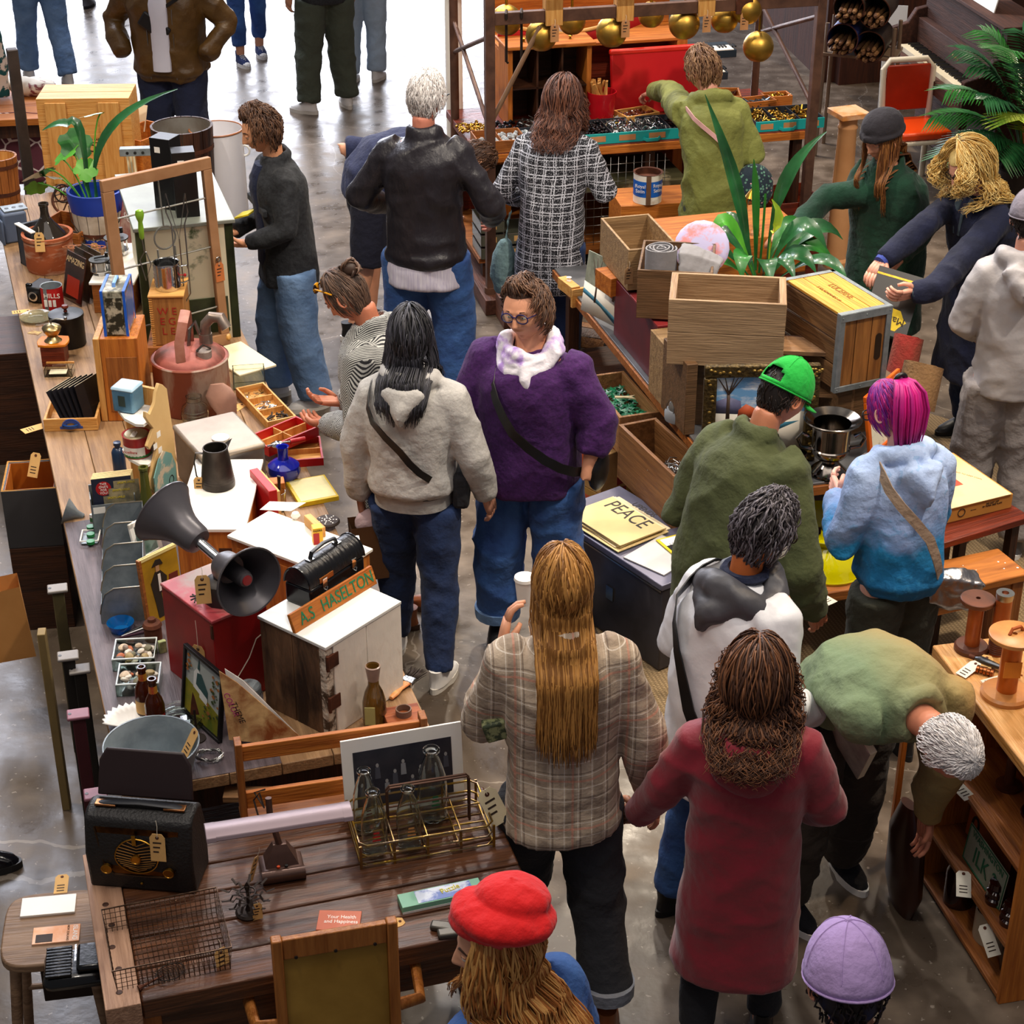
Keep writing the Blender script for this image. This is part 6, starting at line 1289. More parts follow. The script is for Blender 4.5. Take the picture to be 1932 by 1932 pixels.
t=T('perforated_disc','black perforated metal disc at the table edge behind the lunch box','disc',P(618,985,ZL+.02));mb=la([(0,.012),(.045,.010),(.05,.004),(.05,0),(0,0)],28);mb.o('disc',M_iron,t);mb=MB();[mb.cyl((cos(k*.9)*.012*(k//7+1),sin(k*.9)*.012*(k//7+1),.010),(cos(k*.9)*.012*(k//7+1),sin(k*.9)*.012*(k//7+1),.0125),.003,n=8)for k in rg(21)];mb.o('holes',M_white,t)
# worn white cabinet standing on the table, its near corner towards us
c0=P(626,1392,ZL);zt=ZH(c0.y,1220);hW=zt-ZL
a=P(614,1220,zt);l=P(489,1161,zt);r_=P(705,1115,zt)
rz=math.atan2((a-l).y,(a-l).x);wW=(a-l).length;dW=(r_-a).length*.98
ex=(a-l).normalized();
M_worn=mat('worn_face','#7a5a40',col2='#2e1f16',r=.6,sc=3,st=(3,3,1),lo=.40,hi=.62,bump=.35,bsc=12);M_chip=mat('chipped_white','#e4ddd2',col2='#9a7550',r=.55,sc=4,st=(6,2,1),lo=.62,hi=.72,bump=.2,bsc=14);M_peel=mat('peeling_edge','#cbbfae',col2='#4a3828',r=.7,sc=22,lo=.45,hi=.55,bump=.5,bsc=40)
wc=T('worn_cabinet','tall worn cabinet, scratched brown board side, flaking white door, beside the aisle','cabinet',V((l.x,l.y,ZL)),rz)
mb=MB();mb.box(0,0,0,wW*.48,dW,hW-.012).box(wW*.48+.003,0,0,wW-.03,dW,hW-.012);mb.o('board_side',M_worn,wc,.002)
bo(wW-.03,-.003,0,wW,.03,hW-.012).o('corner_post',M_peel,wc,.003);bo(wW-.030,.032,.0,wW+.004,dW*.52,hW-.014).o('white_door',M_chip,wc,.003);bo(wW-.03,dW*.53,0,wW+.003,dW,hW-.014).o('white_side',M_chip,wc,.003)
bo(-.004,-.006,hW-.012,wW+.006,dW,hW).o('white_top',mat('top_paint','#dfe0dc',r=.4,var=.06),wc,.002)
for z in(.3,.75):mb=MB();mb.box(wW,-.004,hW*z,wW+.008,.05,hW*z+.05);mb.cyl((wW+.006,.0,hW*z-.004),(wW+.006,.0,hW*z+.054),.006,n=10);mb.o('rusty_hinge',M_rust,wc)
# sign plank on top
p=P(558,1196,zt);q=P(712,1101,zt);d=q-p;t=T('name_board','narrow wooden board painted A.S HASELTON in green letters','sign',p,math.atan2(d.y,d.x));Ls=d.length;tilt(t,-20)
bo(0,0,0,Ls,.014,.068).o('board',W_orange,t,.002)
M_gr=paint('sign_green','#1f7a52',r=.6);text('A.S',t,M_gr,.062,(Ls*.17,-.001,.033),FRONT,w=.8,th=.001);text('HASELTON',t,M_gr,.062,(Ls*.66,-.001,.034),FRONT,w=.82,th=.001)
# black lunch box
p=P(584,1152,zt);Lw,Ld=.285,.115;lb=T('workman_lunch_box','black domed workman lunch box with two silver latches','lunch box',P(541,1146,zt),R(0));
p0=P(541,1149,zt);p1=P(588,1153,zt);p2=P(694,1082,zt);d=p2-p1;rzl=math.atan2(d.y,d.x);lb.location=p1;lb.rotation_euler.z=rzl
prof=[(0,0),(Ld,0),(Ld,.075)]+[(Ld/2+Ld/2*cos(k*PI/10),.078+.062*sin(k*PI/10))for k in rg(0,11)]+[(0,.075)]
M_lb=mat('lunch_black','#0e0e12',r=.28,var=0,bump=.35,bsc=30,bst=(3,.2,.2));M_lbe=paint('lunch_end','#0c0c10',r=.2)
MB().prism([(y,z)for y,z in[(0,0),(Ld,0),(Ld,.077),(0,.077)]],Lw,'yz',0).o('lower_case',M_lbe,lb,.008)
dome=[(Ld/2+Ld/2*cos(k*PI/14),.080+.066*sin(k*PI/14))for k in rg(15)]
MB().prism(dome,Lw,'yz',0).o('domed_lid',M_lb,lb,.003)
for x in(0,Lw):tu([(x,y,z)for y,z in dome],.004,6).o('rim_bead',M_lbe,lb)
for x in(.06,Lw-.07):mb=bo(x,-.005,.06,x+.022,0,.095);mb.tube([(x+.003,-.007,.06),(x+.011,-.010,.052),(x+.019,-.007,.06)],.002,5);mb.o('latch',M_chrome,lb)
mb=MB();y=Ld/2;mb.tube([(.07,y,.145),(.08,y,.17),(.14,y,.178),(.2,y,.17),(.21,y,.145)],[(.009,.005)]*5,8);mb.o('handle',M_black,lb)
mb=MB()
for x in(.07,.21):mb.box(x-.012,y-.012,.142,x+.012,y+.012,.15)
mb.o('handle_mount',M_steel,lb)
bo(.05,-.0005,.081,.12,.004,.10).o('worn_copper_patch',metal('copper_wear','#a8652c',.4),lb)
# red cabinet
b=P(318,1264,ZL);ztr=ZH(b.y,1098);hR=ztr-ZL;A=P(400,1171,ztr);Bq=P(502,1129,ztr);Cq=P(306,1098,ztr)
rz=math.atan2((Bq-A).y,(Bq-A).x);wR=(Bq-A).length;
e=(Cq-A);dR=abs(e.dot(V((-sin(rz),cos(rz),0))))
M_rc=mat('cabinet_red','#9c0f12',col2='#7a0c10',r=.45,sc=3);M_rct=mat('cabinet_red_top','#b5444c',col2='#a38a80',r=.5,sc=4,lo=.45,hi=.6)
rc=T('red_cabinet','bright red painted cabinet carrying the loudspeaker horns','cabinet',V((A.x,A.y,ZL)),rz)
bo(0,0,0,wR,dR,hR-.012).o('body',M_rc,rc,.003);bo(-.004,-.004,hR-.012,wR+.004,dR,hR).o('top_board',M_rct,rc,.003)
tu([(0.0,-.004,hR*.1),(wR*.3,-.004,hR*.25),(wR*.6,-.004,hR*.45),(wR*.75,-.004,hR*.62),(wR,-.004,hR*.68)],.0022,5).o('twine',M_string,rc)
mb=bo(-.006,-.003,hR*.80,.0,.008,hR-.02);mb.o('rusty_catch',M_rust,rc)
stag(rc,(-.012,dR*.28,hR*.62),R(-70),0,1.25,hang=.10)
# horns
M_horn=mat('horn_grey','#5c595d',r=.36,m=.4,var=.12,sc=5,bump=.03);M_hin=mat('horn_inside','#4a484d',r=.36,m=.4,var=.1)
hb=P(432,1132,ztr);hubz=ztr+.155;hub=V((at_(402,1040,hb.y).x,hb.y,hubz))
def horn(label,hubp,dr,L,Rm,group=None,cone=True):
 dr=V(dr).normalized();M_=MT(hubp)@dr.to_track_quat('Z','Y').to_matrix().to_4x4()
 t=T('loudspeaker_horn',label,'loudspeaker',hubp);I=MT(-V(hubp))@M_
 pr=[(.03,.0),(.05,.005),(.056,.03),(.058,.06),(.064,.09)]
 o=[(.02,0),(.045,.004),(.052,.02),(.055,.06),(.060,.085),(.07,.11),(.083,.135),(.10,.16),(Rm*.97,.182),(Rm,.186),(Rm+.004,.189),(Rm+.003,.194),(Rm-.002,.192),(Rm*.95,.184),(.097,.163),(.079,.137),(.066,.11),(.055,.085),(.05,.06),(0,.05)]
 k=L/.19;mb=MB().mt(I).lathe([(r,z*k)for r,z in o[:12]],44);mb.o('bell',M_horn,t,fix=True)
 MB().mt(I).lathe([(r,z*k)for r,z in o[11:]],44).o('bell_inside',M_hin,t)
 if cone:mb=MB().mt(I);mb.lathe([(.03,.05),(.029,.14),(.024,.155),(.018,.158)],24);mb.m(1).lathe([(.018,.158),(.017,.161),(0,.162)],24);mb.o('centre_plug',[M_horn,mat('plug_red','#9c2026',r=.4)],t)
 return t
d2=V((.60,-.74,.05));d1=V((-.66,.50,.30))
h2=horn('grey loudspeaker horn whose open mouth with a red centre faces the aisle',hub+V((.03,-.02,0)),d2,.17,.118)
h1=horn('grey loudspeaker horn turned away to the upper left, showing its outer bell',hub+V((-.05,.05,.04)),d1,.185,.118)
t=T('horn_mount','dark grey loudspeaker driver base with a silver tube between the two horns','mount',V((hub.x+.02,hub.y+.01,ztr)),R(20));la([(0,0),(.068,0),(.07,.02),(.062,.07),(.05,.08),(.03,.085),(.028,.13),(0,.13)],12).o('driver_base',mat('driver_grey','#3a3636',r=.5,m=.3),t);tu([hub-t.location+V((-.055,.05,.045)),hub-t.location+V((.03,-.01,.0))],.018,16).o('silver_tube',M_chrome,t);t.rotation_euler.z=0
stag(t,(-.055,-.065,.13),R(10),R(-10),1.2)
mb=MB();[mb.at(-.09,-.03+.012*sin(k),.018,0,0,k*.8).box(-.002,0,0,.002,.02,.004)for k in rg(8)];mb.o('wing_nut',M_iron,t)
# file box of magazines
F=fit(ZL,(178,1010),(262,1000),.07,h=.15);a,rz,w,d,_=F;hF=ZH(a.y,955)-ZL
t=T('magazine_holder','galvanised metal holder packed with old magazines','holder',a,rz);bo(0,0,0,w,.004,hF).box(0,0,0,.004,d,hF+.03).box(w-.004,0,0,w,d,hF+.03).box(0,d-.004,0,w,d,hF+.06).o('sheet_body',M_galv,t)
bo(.008,-.001,hF*.72,.055,0,hF*.93).o('price_label',M_white,t)
for k in rg(5):
 q=T('sports_magazine',('dark blue magazine with a red THIS ONE roundel, frontmost in the metal holder','yellowed magazine edge second in the metal holder','yellowed magazine edge third in the metal holder','yellowed magazine edge fourth in the metal holder','yellowed magazine edge last in the metal holder')[k],'magazine',a+V((.010,.010+.011*k,.005)),rz,'magazines in the metal holder');tilt(q,-5)
 bo(0,0,0,w-.02,.009,hF+.10).o('pages',mat('old_pages','#d9c28c',r=.8,var=.15,sc=30,st=(1,1,6)),q);
 if k==0:
  bo(0,-.001,0,w-.02,0,hF+.098).o('cover',mat('cover_navy','#23283a',r=.35,var=.1),q);ww=w-.02
  mb=MB().cyl((.045,-.0015,hF+.055),(.045,-.001,hF+.055),.030,n=24);mb.o('red_roundel',M_red,q);text("THIS\nONE'S\nFOR\nYOU!",q,M_white,.013,(.045,-.0022,hF+.055),FRONT)
  for j in rg(3):x0=.085-.022*j;z0=hF+.022-.03*j;bo(x0,-.0018-.0004*j,z0-.05,x0+.10,-.0014-.0004*j,z0+.06).o('inset_cover',mat('inset_%d'%j,'#a89a72',col2='#6a6654',r=.5,sc=20),q);text('SPORTS AFIELD',q,mat('gold_ink','#d8c22c'),.011,(x0+.05,-.0026-.0004*j,z0+.05),FRONT,w=.9)
# metal bin sorter
nb=P(195,1172,ZL);hB=ZH(nb.y,1108)-ZL;t=T('metal_bin_rack','row of four galvanised bins with rounded fronts lying along the table edge','bin rack',P(192,1178,ZL),AX*.62);wB=.165
F_=[];pr=[(0,.0),(wB,0),(wB,hB),(wB*.35,hB),(wB*.15,hB*.85),(.03*0+.008,hB*.55),(0,hB*.3)]
L4=(P(178,1015,ZL)-P(195,1178,ZL)).length
for k in rg(5):MB().prism(pr,.002,'xz',L4*k/4).o('divider_plate',M_galv,t);
for k in rg(5):tu([(x,L4*k/4+.001,z)for x,z in pr[2:]],.0028,6).o('rolled_edge',metal('edge_tin','#b7a890',.35),t)
bo(wB-.002,0,0,wB,L4,hB).box(0,0,0,wB,L4,.002).o('base_sheet',M_galv,t);bo(0,0,0,.002,L4,.035).o('front_lip',M_galv,t)
# odds left of the magazines
t=T('metal_funnel','grey metal scoop funnel at the table edge','funnel',P(158,975,ZL));t.rotation_euler.y=R(-70);la([(.012,0),(.02,.03),(.055,.075),(.056,.077),(.02,.034)],24).o('cone',M_galv,t)
t=T('small_book','stack of a white and a green-edged book beside the metal funnel','books',P(170,985,ZL),R(-30));bo(0,0,0,.09,.06,.02).o('green_book',paint('book_green','#3a6a3a'),t);bo(0,.0,.021,.09,.06,.035).o('white_book',M_white,t)
t=T('wire_tray','small white-rimmed tray with a glass pane at the table edge','tray',P(152,1030,ZL),R(5));mb=MB();mb.tube([(0,0,.02),(.07,0,.02),(.07,.09,.02),(0,.09,.02)],.004,6,closed=True);mb.o('rim',M_white,t);bo(.003,.003,.004,.067,.087,.008).o('base',M_galv,t)
for k in rg(3):tag(MB().cyl((0,0,0),(0,.0,.012),.016,n=18).o('thread_spool',paint('spool_green','#1c7a3c',r=.3)),('green thread spool in the small tray, rear','green thread spool in the small tray, middle','green thread spool in the small tray, front')[k],'spool','green spools in the tray').location=P(172,1002+14*k,ZL)+V((0,0,.012))
# white framed small picture, pirate picture, stand
t=T('white_picture_frame','white framed small landscape standing beside the bins','picture',P(262,1066,ZL),R(56));tilt(t,-10);bo(0,0,0,.02,.012,.17).box(.12,0,0,.14,.012,.17).box(0,0,0,.14,.012,.02).box(0,0,.15,.14,.012,.17).o('frame',M_white,t,.002);bo(.02,.006,.02,.12,.008,.15).o('picture',mat('tiny_landscape','#3e5a50',col2='#8fa8a0',r=.4,sc=9),t)
a=P(282,1185,ZL);b2=P(350,1150,ZL);d=b2-a;t=T('figure_picture','yellow-ground picture of a dark-coated figure standing behind the bins','picture',a,math.atan2(d.y,d.x));hP=ZH(a.y,1062)-ZL;tilt(t,-4);wP=.17
bo(0,0,0,wP,.012,hP).o('panel',mat('ochre_ground','#b98f1c',col2='#8a6a14',r=.5,sc=6),t,.001);bo(0,-.002,hP-.012,wP,.014,hP).o('pale_edge',mat('cream_edge','#ecd98c'),t);bo(-.004,-.004,0,.006,.014,hP).o('brown_edge',W_warm,t)
mb=MB();mb.prism([(.05,.02),(.08,.02),(.075,hP*.42),(.10,hP*.40),(.11,hP*.62),(.085,hP*.74),(.06,hP*.74),(.035,hP*.6),(.045,hP*.3)],-.002);mb.m(1).prism([(.065,hP*.74),(.08,hP*.74),(.082,hP*.83),(.066,hP*.84)],-.003);mb.m(0).prism([(.05,hP*.83),(.10,hP*.82),(.09,hP*.90),(.07,hP*.91)],-.003);mb.m(2).prism([(.068,hP*.45),(.08,hP*.45),(.082,hP*.7),(.07,hP*.7)],-.003);mb.m(3).prism([(.11,hP*.3),(.155,hP*.3),(.16,hP*.62),(.12,hP*.62)],-.002);mb.o('painted_figure',[mat('coat_dark','#2a241c'),mat('face_tan','#c99a6a'),M_white,mat('coat_maroon','#6a241c')],t)
# blue dish, tools, oil can, matchbox
t=T('blue_glass_bowl','bright blue glass bowl at the front of the bins','bowl',P(229,1190,ZL));la([(0,.004),(.03,.005),(.044,.03),(.05,.038),(.047,.03),(.035,.002),(0,0)],28).o('bowl',mat('azure_glass','#1783d6',r=.05,var=0,trans=.6),t)
for k in rg(5):tag(MB().cyl((0,0,.006),(.075+.01*k,.022*k-.03,.012+.006*k),.004,.006,n=10).o('pen',(M_black,M_iron,mat('purple_pen','#3a1a2c',r=.2),M_steel,M_black)[k]),('black pen lying nearest the pebble boxes','dark iron pen in the heap behind the pebble boxes','dark purple pen in the heap behind the pebble boxes','silver pen in the heap behind the pebble boxes','black pen at the back of the heap behind the pebble boxes')[k],'pen','pens behind the pebble boxes').location=P(218+4*k,1212-3*k,ZL)
t=T('oil_can','squat rusty oil can with a stepped cap beside the red cabinet','oil can',P(290,1205,ZL));la([(0,0),(.032,0),(.032,.055),(.036,.058),(.030,.07),(.016,.076),(.014,.088),(0,.09)],24).o('body',M_rust,t)
F=(P(302,1235,ZL),R(28),.028,.018,.05);bx('match_carton','small pale green printed carton leaning on the red cabinet','carton',F,mat('carton_green','#a8b078',r=.6,col2='#5a6a4a',sc=30))
# pebble boxes
def pebbles(label,A,B_,C,hh,seed,z=ZL):
 a,rz,w,d,_=fit(z,A,B_,C,h=hh);t=T('glass_box',label,'glass box',a,rz);G_=glass('box_glass','#e2f0e6',.1)
 bo(0,0,0,w,.006,hh).box(0,d-.006,0,w,d,hh).box(0,.006,0,.006,d-.006,hh).box(w-.006,.006,0,w,d-.006,hh).box(0,0,0,w,d,.005).o('glass_walls',G_,t)
 mb=MB();mb.tube([(0.003,.003,hh),(w-.003,.003,hh),(w-.003,d-.003,hh),(.003,d-.003,hh)],.0035,6,closed=True);mb.o('ground_rim',mat('rim_white','#dfe6e4',r=.3,var=0),t)
 g=RG(seed);cols=['#c9b49a','#8a7a6c','#b0603a','#d8cfc0','#5c5a5c','#a08a5c','#e0d6c8','#6f6a50']
 for k in rg(26):
  r=g.uniform(.010,.019);mb=MB().at(0,0,0,g.uniform(-.4,.4),g.uniform(-.4,.4),g.uniform(0,3));mb.sph((0,0,0),(r*1.3,r,r*.7),10)
  o=mb.o('pebble',mat('stone_%d'%(k%8),cols[k%8],r=.6,var=.3,sc=40));tag(o,('rounded pebble in the rear glass box','rounded pebble in the front glass box')[seed-1],'pebble','pebbles in the %s glass box'%('rear','front')[seed-1])
  u,v=g.uniform(.024,w-.024),g.uniform(.022,d-.022);o.location=a+V((cos(rz)*u-sin(rz)*v,sin(rz)*u+cos(rz)*v,.018+hh*.55*(k/26)))
pebbles('rear square glass box filled with brown and grey pebbles',(213,1268),(294,1264),(226,1228),.05,1)
pebbles('front square glass box filled with stones and shells',(220,1316),(302,1312),(232,1275),.05,2)
# beer bottles, plates, shell dish
def beer(label,px,py,s,lab):
 t=T('beer_bottle',label,'bottle',P(px,py,ZL));la([(0,0),(.03*s,0),(.032*s,.01),(.032*s,.10*s),(.026*s,.125*s),(.014*s,.15*s),(.0125*s,.185*s),(.0145*s,.187*s),(.0145*s,.2*s),(.010*s,.2*s)],24).o('glass_body',mat('amber_bottle','#4a1a06',r=.06,var=0,trans=.35),t)
 la([(.0325*s,.025),(.0325*s,.075*s)],14,a0=-PI*.95,a1=-PI*.05).o('label',M_red if lab else M_tag,t);la([(.0328*s,.035),(.0328*s,.045)],14,a0=-PI*.9,a1=-PI*.1).o('label_stripe',M_tag,t);la([(.0150*s,.145*s),(.0135*s,.175*s)],14).o('neck_label',mat('neck_gold','#c9a02c',col2='#a8261c',r=.4,sc=30),t)
beer('taller amber beer bottle with a gold neck label, the rear of two',277,1350,1.0,0);beer('amber beer bottle with a red label, the front of two',297,1378,1.05,1)
for k in rg(2):t=T('glass_plate',('clear ribbed glass plate, upper of two behind the tub','clear ribbed glass plate, lower of two behind the tub')[1-k],'plate',P(338,1368-6*k,ZL)+V((0,0,.012*k)),0,'stacked glass plates');mb=la([(0,.003),(.05,.004),(.085,.018),(.087,.017),(.05,0),(0,0)],32);[mb.tor((0,0,.006+.004*j),.055+.012*j,.0015,2,30,5)for j in rg(3)];mb.o('plate_body',M_glass,t)
t=T('shell_dish','white scallop-shell dish behind the galvanised tub','dish',P(248,1372,ZL),R(20));vs=[];fs=[];n=24
for i in rg(5):
 for j in rg(n+1):a_=PI*j/n;r=.09*i/4*(1+.05*cos(j*PI));vs.append((cos(a_)*r,sin(a_)*r,.004+.03*(i/4)**2+.003*cos(j*PI)*(i/4)))
for i in rg(4):
 for j in rg(n):fs.append((i*(n+1)+j,i*(n+1)+j+1,(i+1)*(n+1)+j+1,(i+1)*(n+1)+j))
o=MB().add(vs,fs).o('dish_body',M_white,t);so=o.modifiers.new('s','SOLIDIFY');so.thickness=.004
# black framed landscape
a=P(352,1340,ZL);b2=P(418,1400,ZL);q=P(350,1340,ZL)
t=T('landscape_painting','black-framed painting of a white church in autumn trees leaning on the red cabinet','painting',P(420,1400,ZL),0);p0=P(348,1338,ZL);p1=P(420,1402,ZL);d=p1-p0;Lp=d.length;t.location=p0;t.rotation_euler=(R(-8),0,math.atan2(d.y,d.x));hh=.26
def frame(t,w,h,b,m,th=.016):bo(0,-th,0,w,0,b).box(0,-th,h-b,w,0,h).box(0,-th,b,b,0,h-b).box(w-b,-th,b,w,0,h-b).o('frame',m,t,.002)
frame(t,Lp,hh,.012,M_black);mb=MB();mb.box(.012,-.006,.012,Lp-.012,-.003,hh-.012);
def pp(mi,pts,o=-.0065):mb.m(mi).prism([(x*Lp,z*hh)for x,z in pts],-.0006,'xz',o)
pp(1,[(.05,.05),(.95,.05),(.95,.35),(.5,.45),(.05,.52)]);pp(2,[(.25,.48),(.42,.44),(.42,.70),(.34,.80),(.25,.70)],-.007);pp(3,[(.32,.55),(.62,.44),(.62,.56),(.44,.74),(.34,.72)],-.0078);pp(2,[(.42,.40),(.62,.36),(.62,.46),(.42,.52)],-.0080);pp(3,[(.34,.78),(.37,.95),(.40,.78)],-.008)
g=RG(3)
for k in rg(34):x,z=g.choice([(.78,.55),(.12,.75),(.7,.25),(.85,.75)]);x+=g.gauss(0,.07);z+=g.gauss(0,.09);x=min(.9,max(.08,x));z=min(.9,max(.08,z));s_=g.uniform(.02,.05);pp(4+k%2,[(x-s_,z),(x,z-s_*.7),(x+s_,z),(x,z+s_*.7)],-.009-.0001*k)
mb.o('painted_scene',[mat('sky_grey','#aab0ac',var=.15),mat('meadow','#a08a1c',col2='#5c6a1c',sc=9),mat('church_white','#e3e4e0'),mat('roof_teal','#2c4f50'),mat('autumn','#a0622c'),mat('foliage_dark','#3a4a26')],t)
# open music book fan, mason jar
t=T('songbook','large open songbook with colourful cover fanned upright on the wooden rack','book',P(500,1440,ZL)+V((-.02,-.02,.10)),0)
b0=P(440,1398,ZL+.03);t.location=b0
for k,((tx,ty),bx_,m_)in enumerate((((413,1266),440,'cover_photo'),((424,1262),448,'cover_white'),((431,1266),470,'page_grey'),((437,1275),500,'page_orange'),((446,1292),530,'page_dark'))):
 m=mat(m_,{'cover_photo':'#d8b47c','cover_white':'#efece6','page_grey':'#8c8078','page_orange':'#d8551c','page_dark':'#3a3028'}[m_],col2={'cover_photo':'#8a4a24'}.get(m_),r=.35,sc=14)
 y=b0.y+.012*k;A=at_(bx_-8*(k==0),1396,y);B=at_(592-4*k,1412,y);C_=at_(tx,ty,y+.03);D=at_(tx+34,ty+22,y+.03);mb=MB();n_=V((0,.003,0));q=[A-b0,B-b0,D-b0,C_-b0];mb.add(q+[v+n_ for v in q],[(0,1,2,3),(7,6,5,4),(0,4,5,1),(1,5,6,2),(2,6,7,3),(3,7,4,0)]);mb.o('leaf' if k else 'front_cover',m,t)
text('COLOR',t,mat('ink_magenta','#b02a7a'),.028,tuple(at_(436,1330,b0.y-.004)-b0),(PI/2,R(72),0));text('THEME',t,M_ink,.028,tuple(at_(449,1345,b0.y-.004)-b0),(PI/2,R(72),0))
t=T('mason_jar','glass jar with a ribbed grey zinc lid beside the red cabinet','jar',P(474,1352,ZL));la([(0,0),(.042,0),(.046,.01),(.046,.095),(.038,.11)],28).o('glass_body',M_glass,t);mb=la([(.040,.10),(.041,.125),(.037,.13),(0,.132)],28);[mb.tor((0,0,.104+.006*k),.0405,.0015,2,28,5)for k in rg(4)];mb.o('zinc_lid',M_galv,t)
# tub with horseshoes
t=T('galvanised_tub','shallow galvanised tub holding tagged horseshoes','tub',P(292,1462,ZL)+V((0,.0,0)));rT=.152;hT=.125
M_tub=mat('tub_zinc','#a4b0b6',col2='#7c888f',r=.5,m=.3,sc=7)
la([(0,.0),(rT*.78,0),(rT,hT),(rT+.003,hT+.003),(rT-.003,hT),(rT*.78-.003,.004),(0,.004)],44).o('body',M_tub,t);MB().tor((0,0,hT),rT,.003,2,44,6).o('rolled_rim',M_galv,t)
t0=t.location
for k,(dx,dy,rz_)in enumerate(((.02,.0,.3),(.07,.02,1.6),(-.02,-.03,2.6))):
 q=T('horseshoe',('rusty horseshoe leaning in the tub, nearest the rim','rusty horseshoe on the right of the tub','rusty horseshoe on the left of the tub')[k],'horseshoe',t0+V((dx,dy,.02+.012*k)),rz_,'horseshoes in the tub');MB().tor((0,0,0),.045,.006,2,22,6,a0=-.9,a1=PI+.9,sx=.85).o('shoe_body',M_rust,q)
ttag(t0+V((.02,-.02,.07)),R(150),R(20),'manila tag reading down, tied to the horseshoes in the tub',1.1)
ttag(t0+V((.118,.04,.10)),R(-60),R(60),'gold-brown tag hanging inside the right rim of the tub',1.1)
one(tu([(cos(k*.6)*(.045+.004*sin(k*2.3)),sin(k*.6)*(.03+.004*cos(k*1.7)),.008+.02*((k*7)%5)/5)for k in rg(60)],.0022,5),'wire_coil',M_steel,'loose coil of thin steel wire right of the tub','wire',P(395,1432,ZL))
t=T('iron_stand','small black iron candle stand behind the wire coil','stand',P(372,1395,ZL));tu([(0,0,0),(0,0,.12)],.004,6).o('rod',M_iron,t);MB().prism([(-.015,.1),(.015,.1),(.005,.17),(0,.19),(-.008,.15)],.003).o('leaf_plate',M_rust,t);la([(0,0),(.03,0),(.03,.006),(0,.008)],20).o('foot',M_iron,t)
ZB=ZL
# --- right strip of the table: bottle, brush, book, box
t=T('glass_decanter','dark glass decanter with a ribbed stopper rim and yellowed label','bottle',P(708,1368,ZL));la([(0,0),(.04,0),(.042,.02),(.04,.10),(.03,.14),(.019,.165),(.018,.20),(.024,.235),(.026,.24),(.020,.238),(.014,.2)],26).o('glass_body',mat('amber_dark','#6a4a1c',col2='#14100e',r=.12,sc=7,lo=.45,hi=.6,coat=.5),t);bo(-.03,-.043,.03,.005,-.040,.10).o('label',mat('old_label','#b3ab6a',r=.7),t);la([(.019,.185),(.0265,.24),(.022,.242)],22).o('ribbed_collar',mat('collar_mauve','#9c8478',r=.3),t)
t=T('paint_brush','old paint brush with a worn wooden handle and dark bristles on the table edge','brush',P(738,1322,ZL)+V((0,0,.01)),R(62));tu([(0,0,.0),(.03,0,.003),(.06,0,.003),(.10,0,.004)],[(.008,.007),(.014,.008),(.010,.007),(.018,.007)],12).o('handle',mat('brush_handle','#d8b070',col2='#c9501c',r=.5,sc=12),t);bo(.10,-.024,-.006,.135,.024,.012).o('ferrule',M_chrome,t,.004)
mb=MB();g=RG(5)
for k in rg(70):y=g.uniform(-.022,.022);z=g.uniform(-.004,.010);mb.tube([(.134,y,z),(.165,y*1.2,z*1.1),(.185+g.uniform(0,.012),y*1.5,z*1.2)],[.002,.0018,.0006],4)
mb.o('bristles',M_iron,t,sharp=None)
t=T('standing_book','cream paperback with dark red foot standing on the table edge','book',P(712,1280,ZL)+V((0,0,0)),R(-10));bo(0,0,0,.022,.10,.13).box(0,0,0,.09,.012,.13).o('body',mat('paperback','#d9c4a8',r=.6,var=.08),t,.001);bo(-.001,-.002,0,.091,-.0,.02).o('red_foot',mat('brick_red','#8a3018'),t);text('Spring/Summer',t,M_ink,.014,(.08,-.003,.08),(PI/2,R(90),0),w=.8)
t=T('blue_tape_roll','blue-grey tape roll standing behind the paperback','roll',P(705,1222,ZL));la([(.02,0),(.034,0),(.034,.03),(.02,.03)],24).o('roll',mat('tape_blue','#4a5568',r=.4),t);tilt(t,20)
t=T('wooden_fork','small fork and brush bundle standing between the cabinet and the paperback','brush',P(697,1300,ZL)+V((0,.0,.0)));mb=MB();[mb.tube([(k*.004,0,0),(k*.005,0,.10)],.0014,5)for k in rg(-3,4)];mb.o('bristles',mat('hair_bristle','#b89a70'),t);mb=MB().cyl((0,0,.10),(0,0,.17),.005,n=10);mb.sph((0,0,.175),.008,10);mb.o('handle',M_steel,t)
t=T('small_picture','golden edge of a small picture frame leaning on the worn cabinet','frame',P(683,1300,ZL),R(62));tilt(t,-14);bo(0,0,0,.10,.01,.012).box(0,0,.10,.10,.01,.112).box(0,0,.012,.012,.01,.1).box(.088,0,.012,.10,.01,.1).o('frame',W_orange,t,.001);bo(.012,.004,.012,.088,.006,.1).o('mount',M_white,t)
F=(P(735,1398,ZL),AX,.125,.115,.055);a,rz,w,d,h=F;t=T('octagonal_box','low reddish box with cut corners at the near corner of the table','box',a,rz);MB().prism([(.03,0),(w-.03,0),(w,.03),(w,d),(0,d),(0,.03)],h,'xy',0).o('body',wood('red_box_wood','#a85a2c','#7a3414'),t,.002)
t=T('napkin_ring','small brown ceramic ring on the octagonal box','ring',a+V((.045,.075,h)));la([(.024,0),(.027,0),(.027,.024),(.023,.024),(.023,.002)],28).o('ring',mat('clay_brown','#7a6052',r=.5),t)
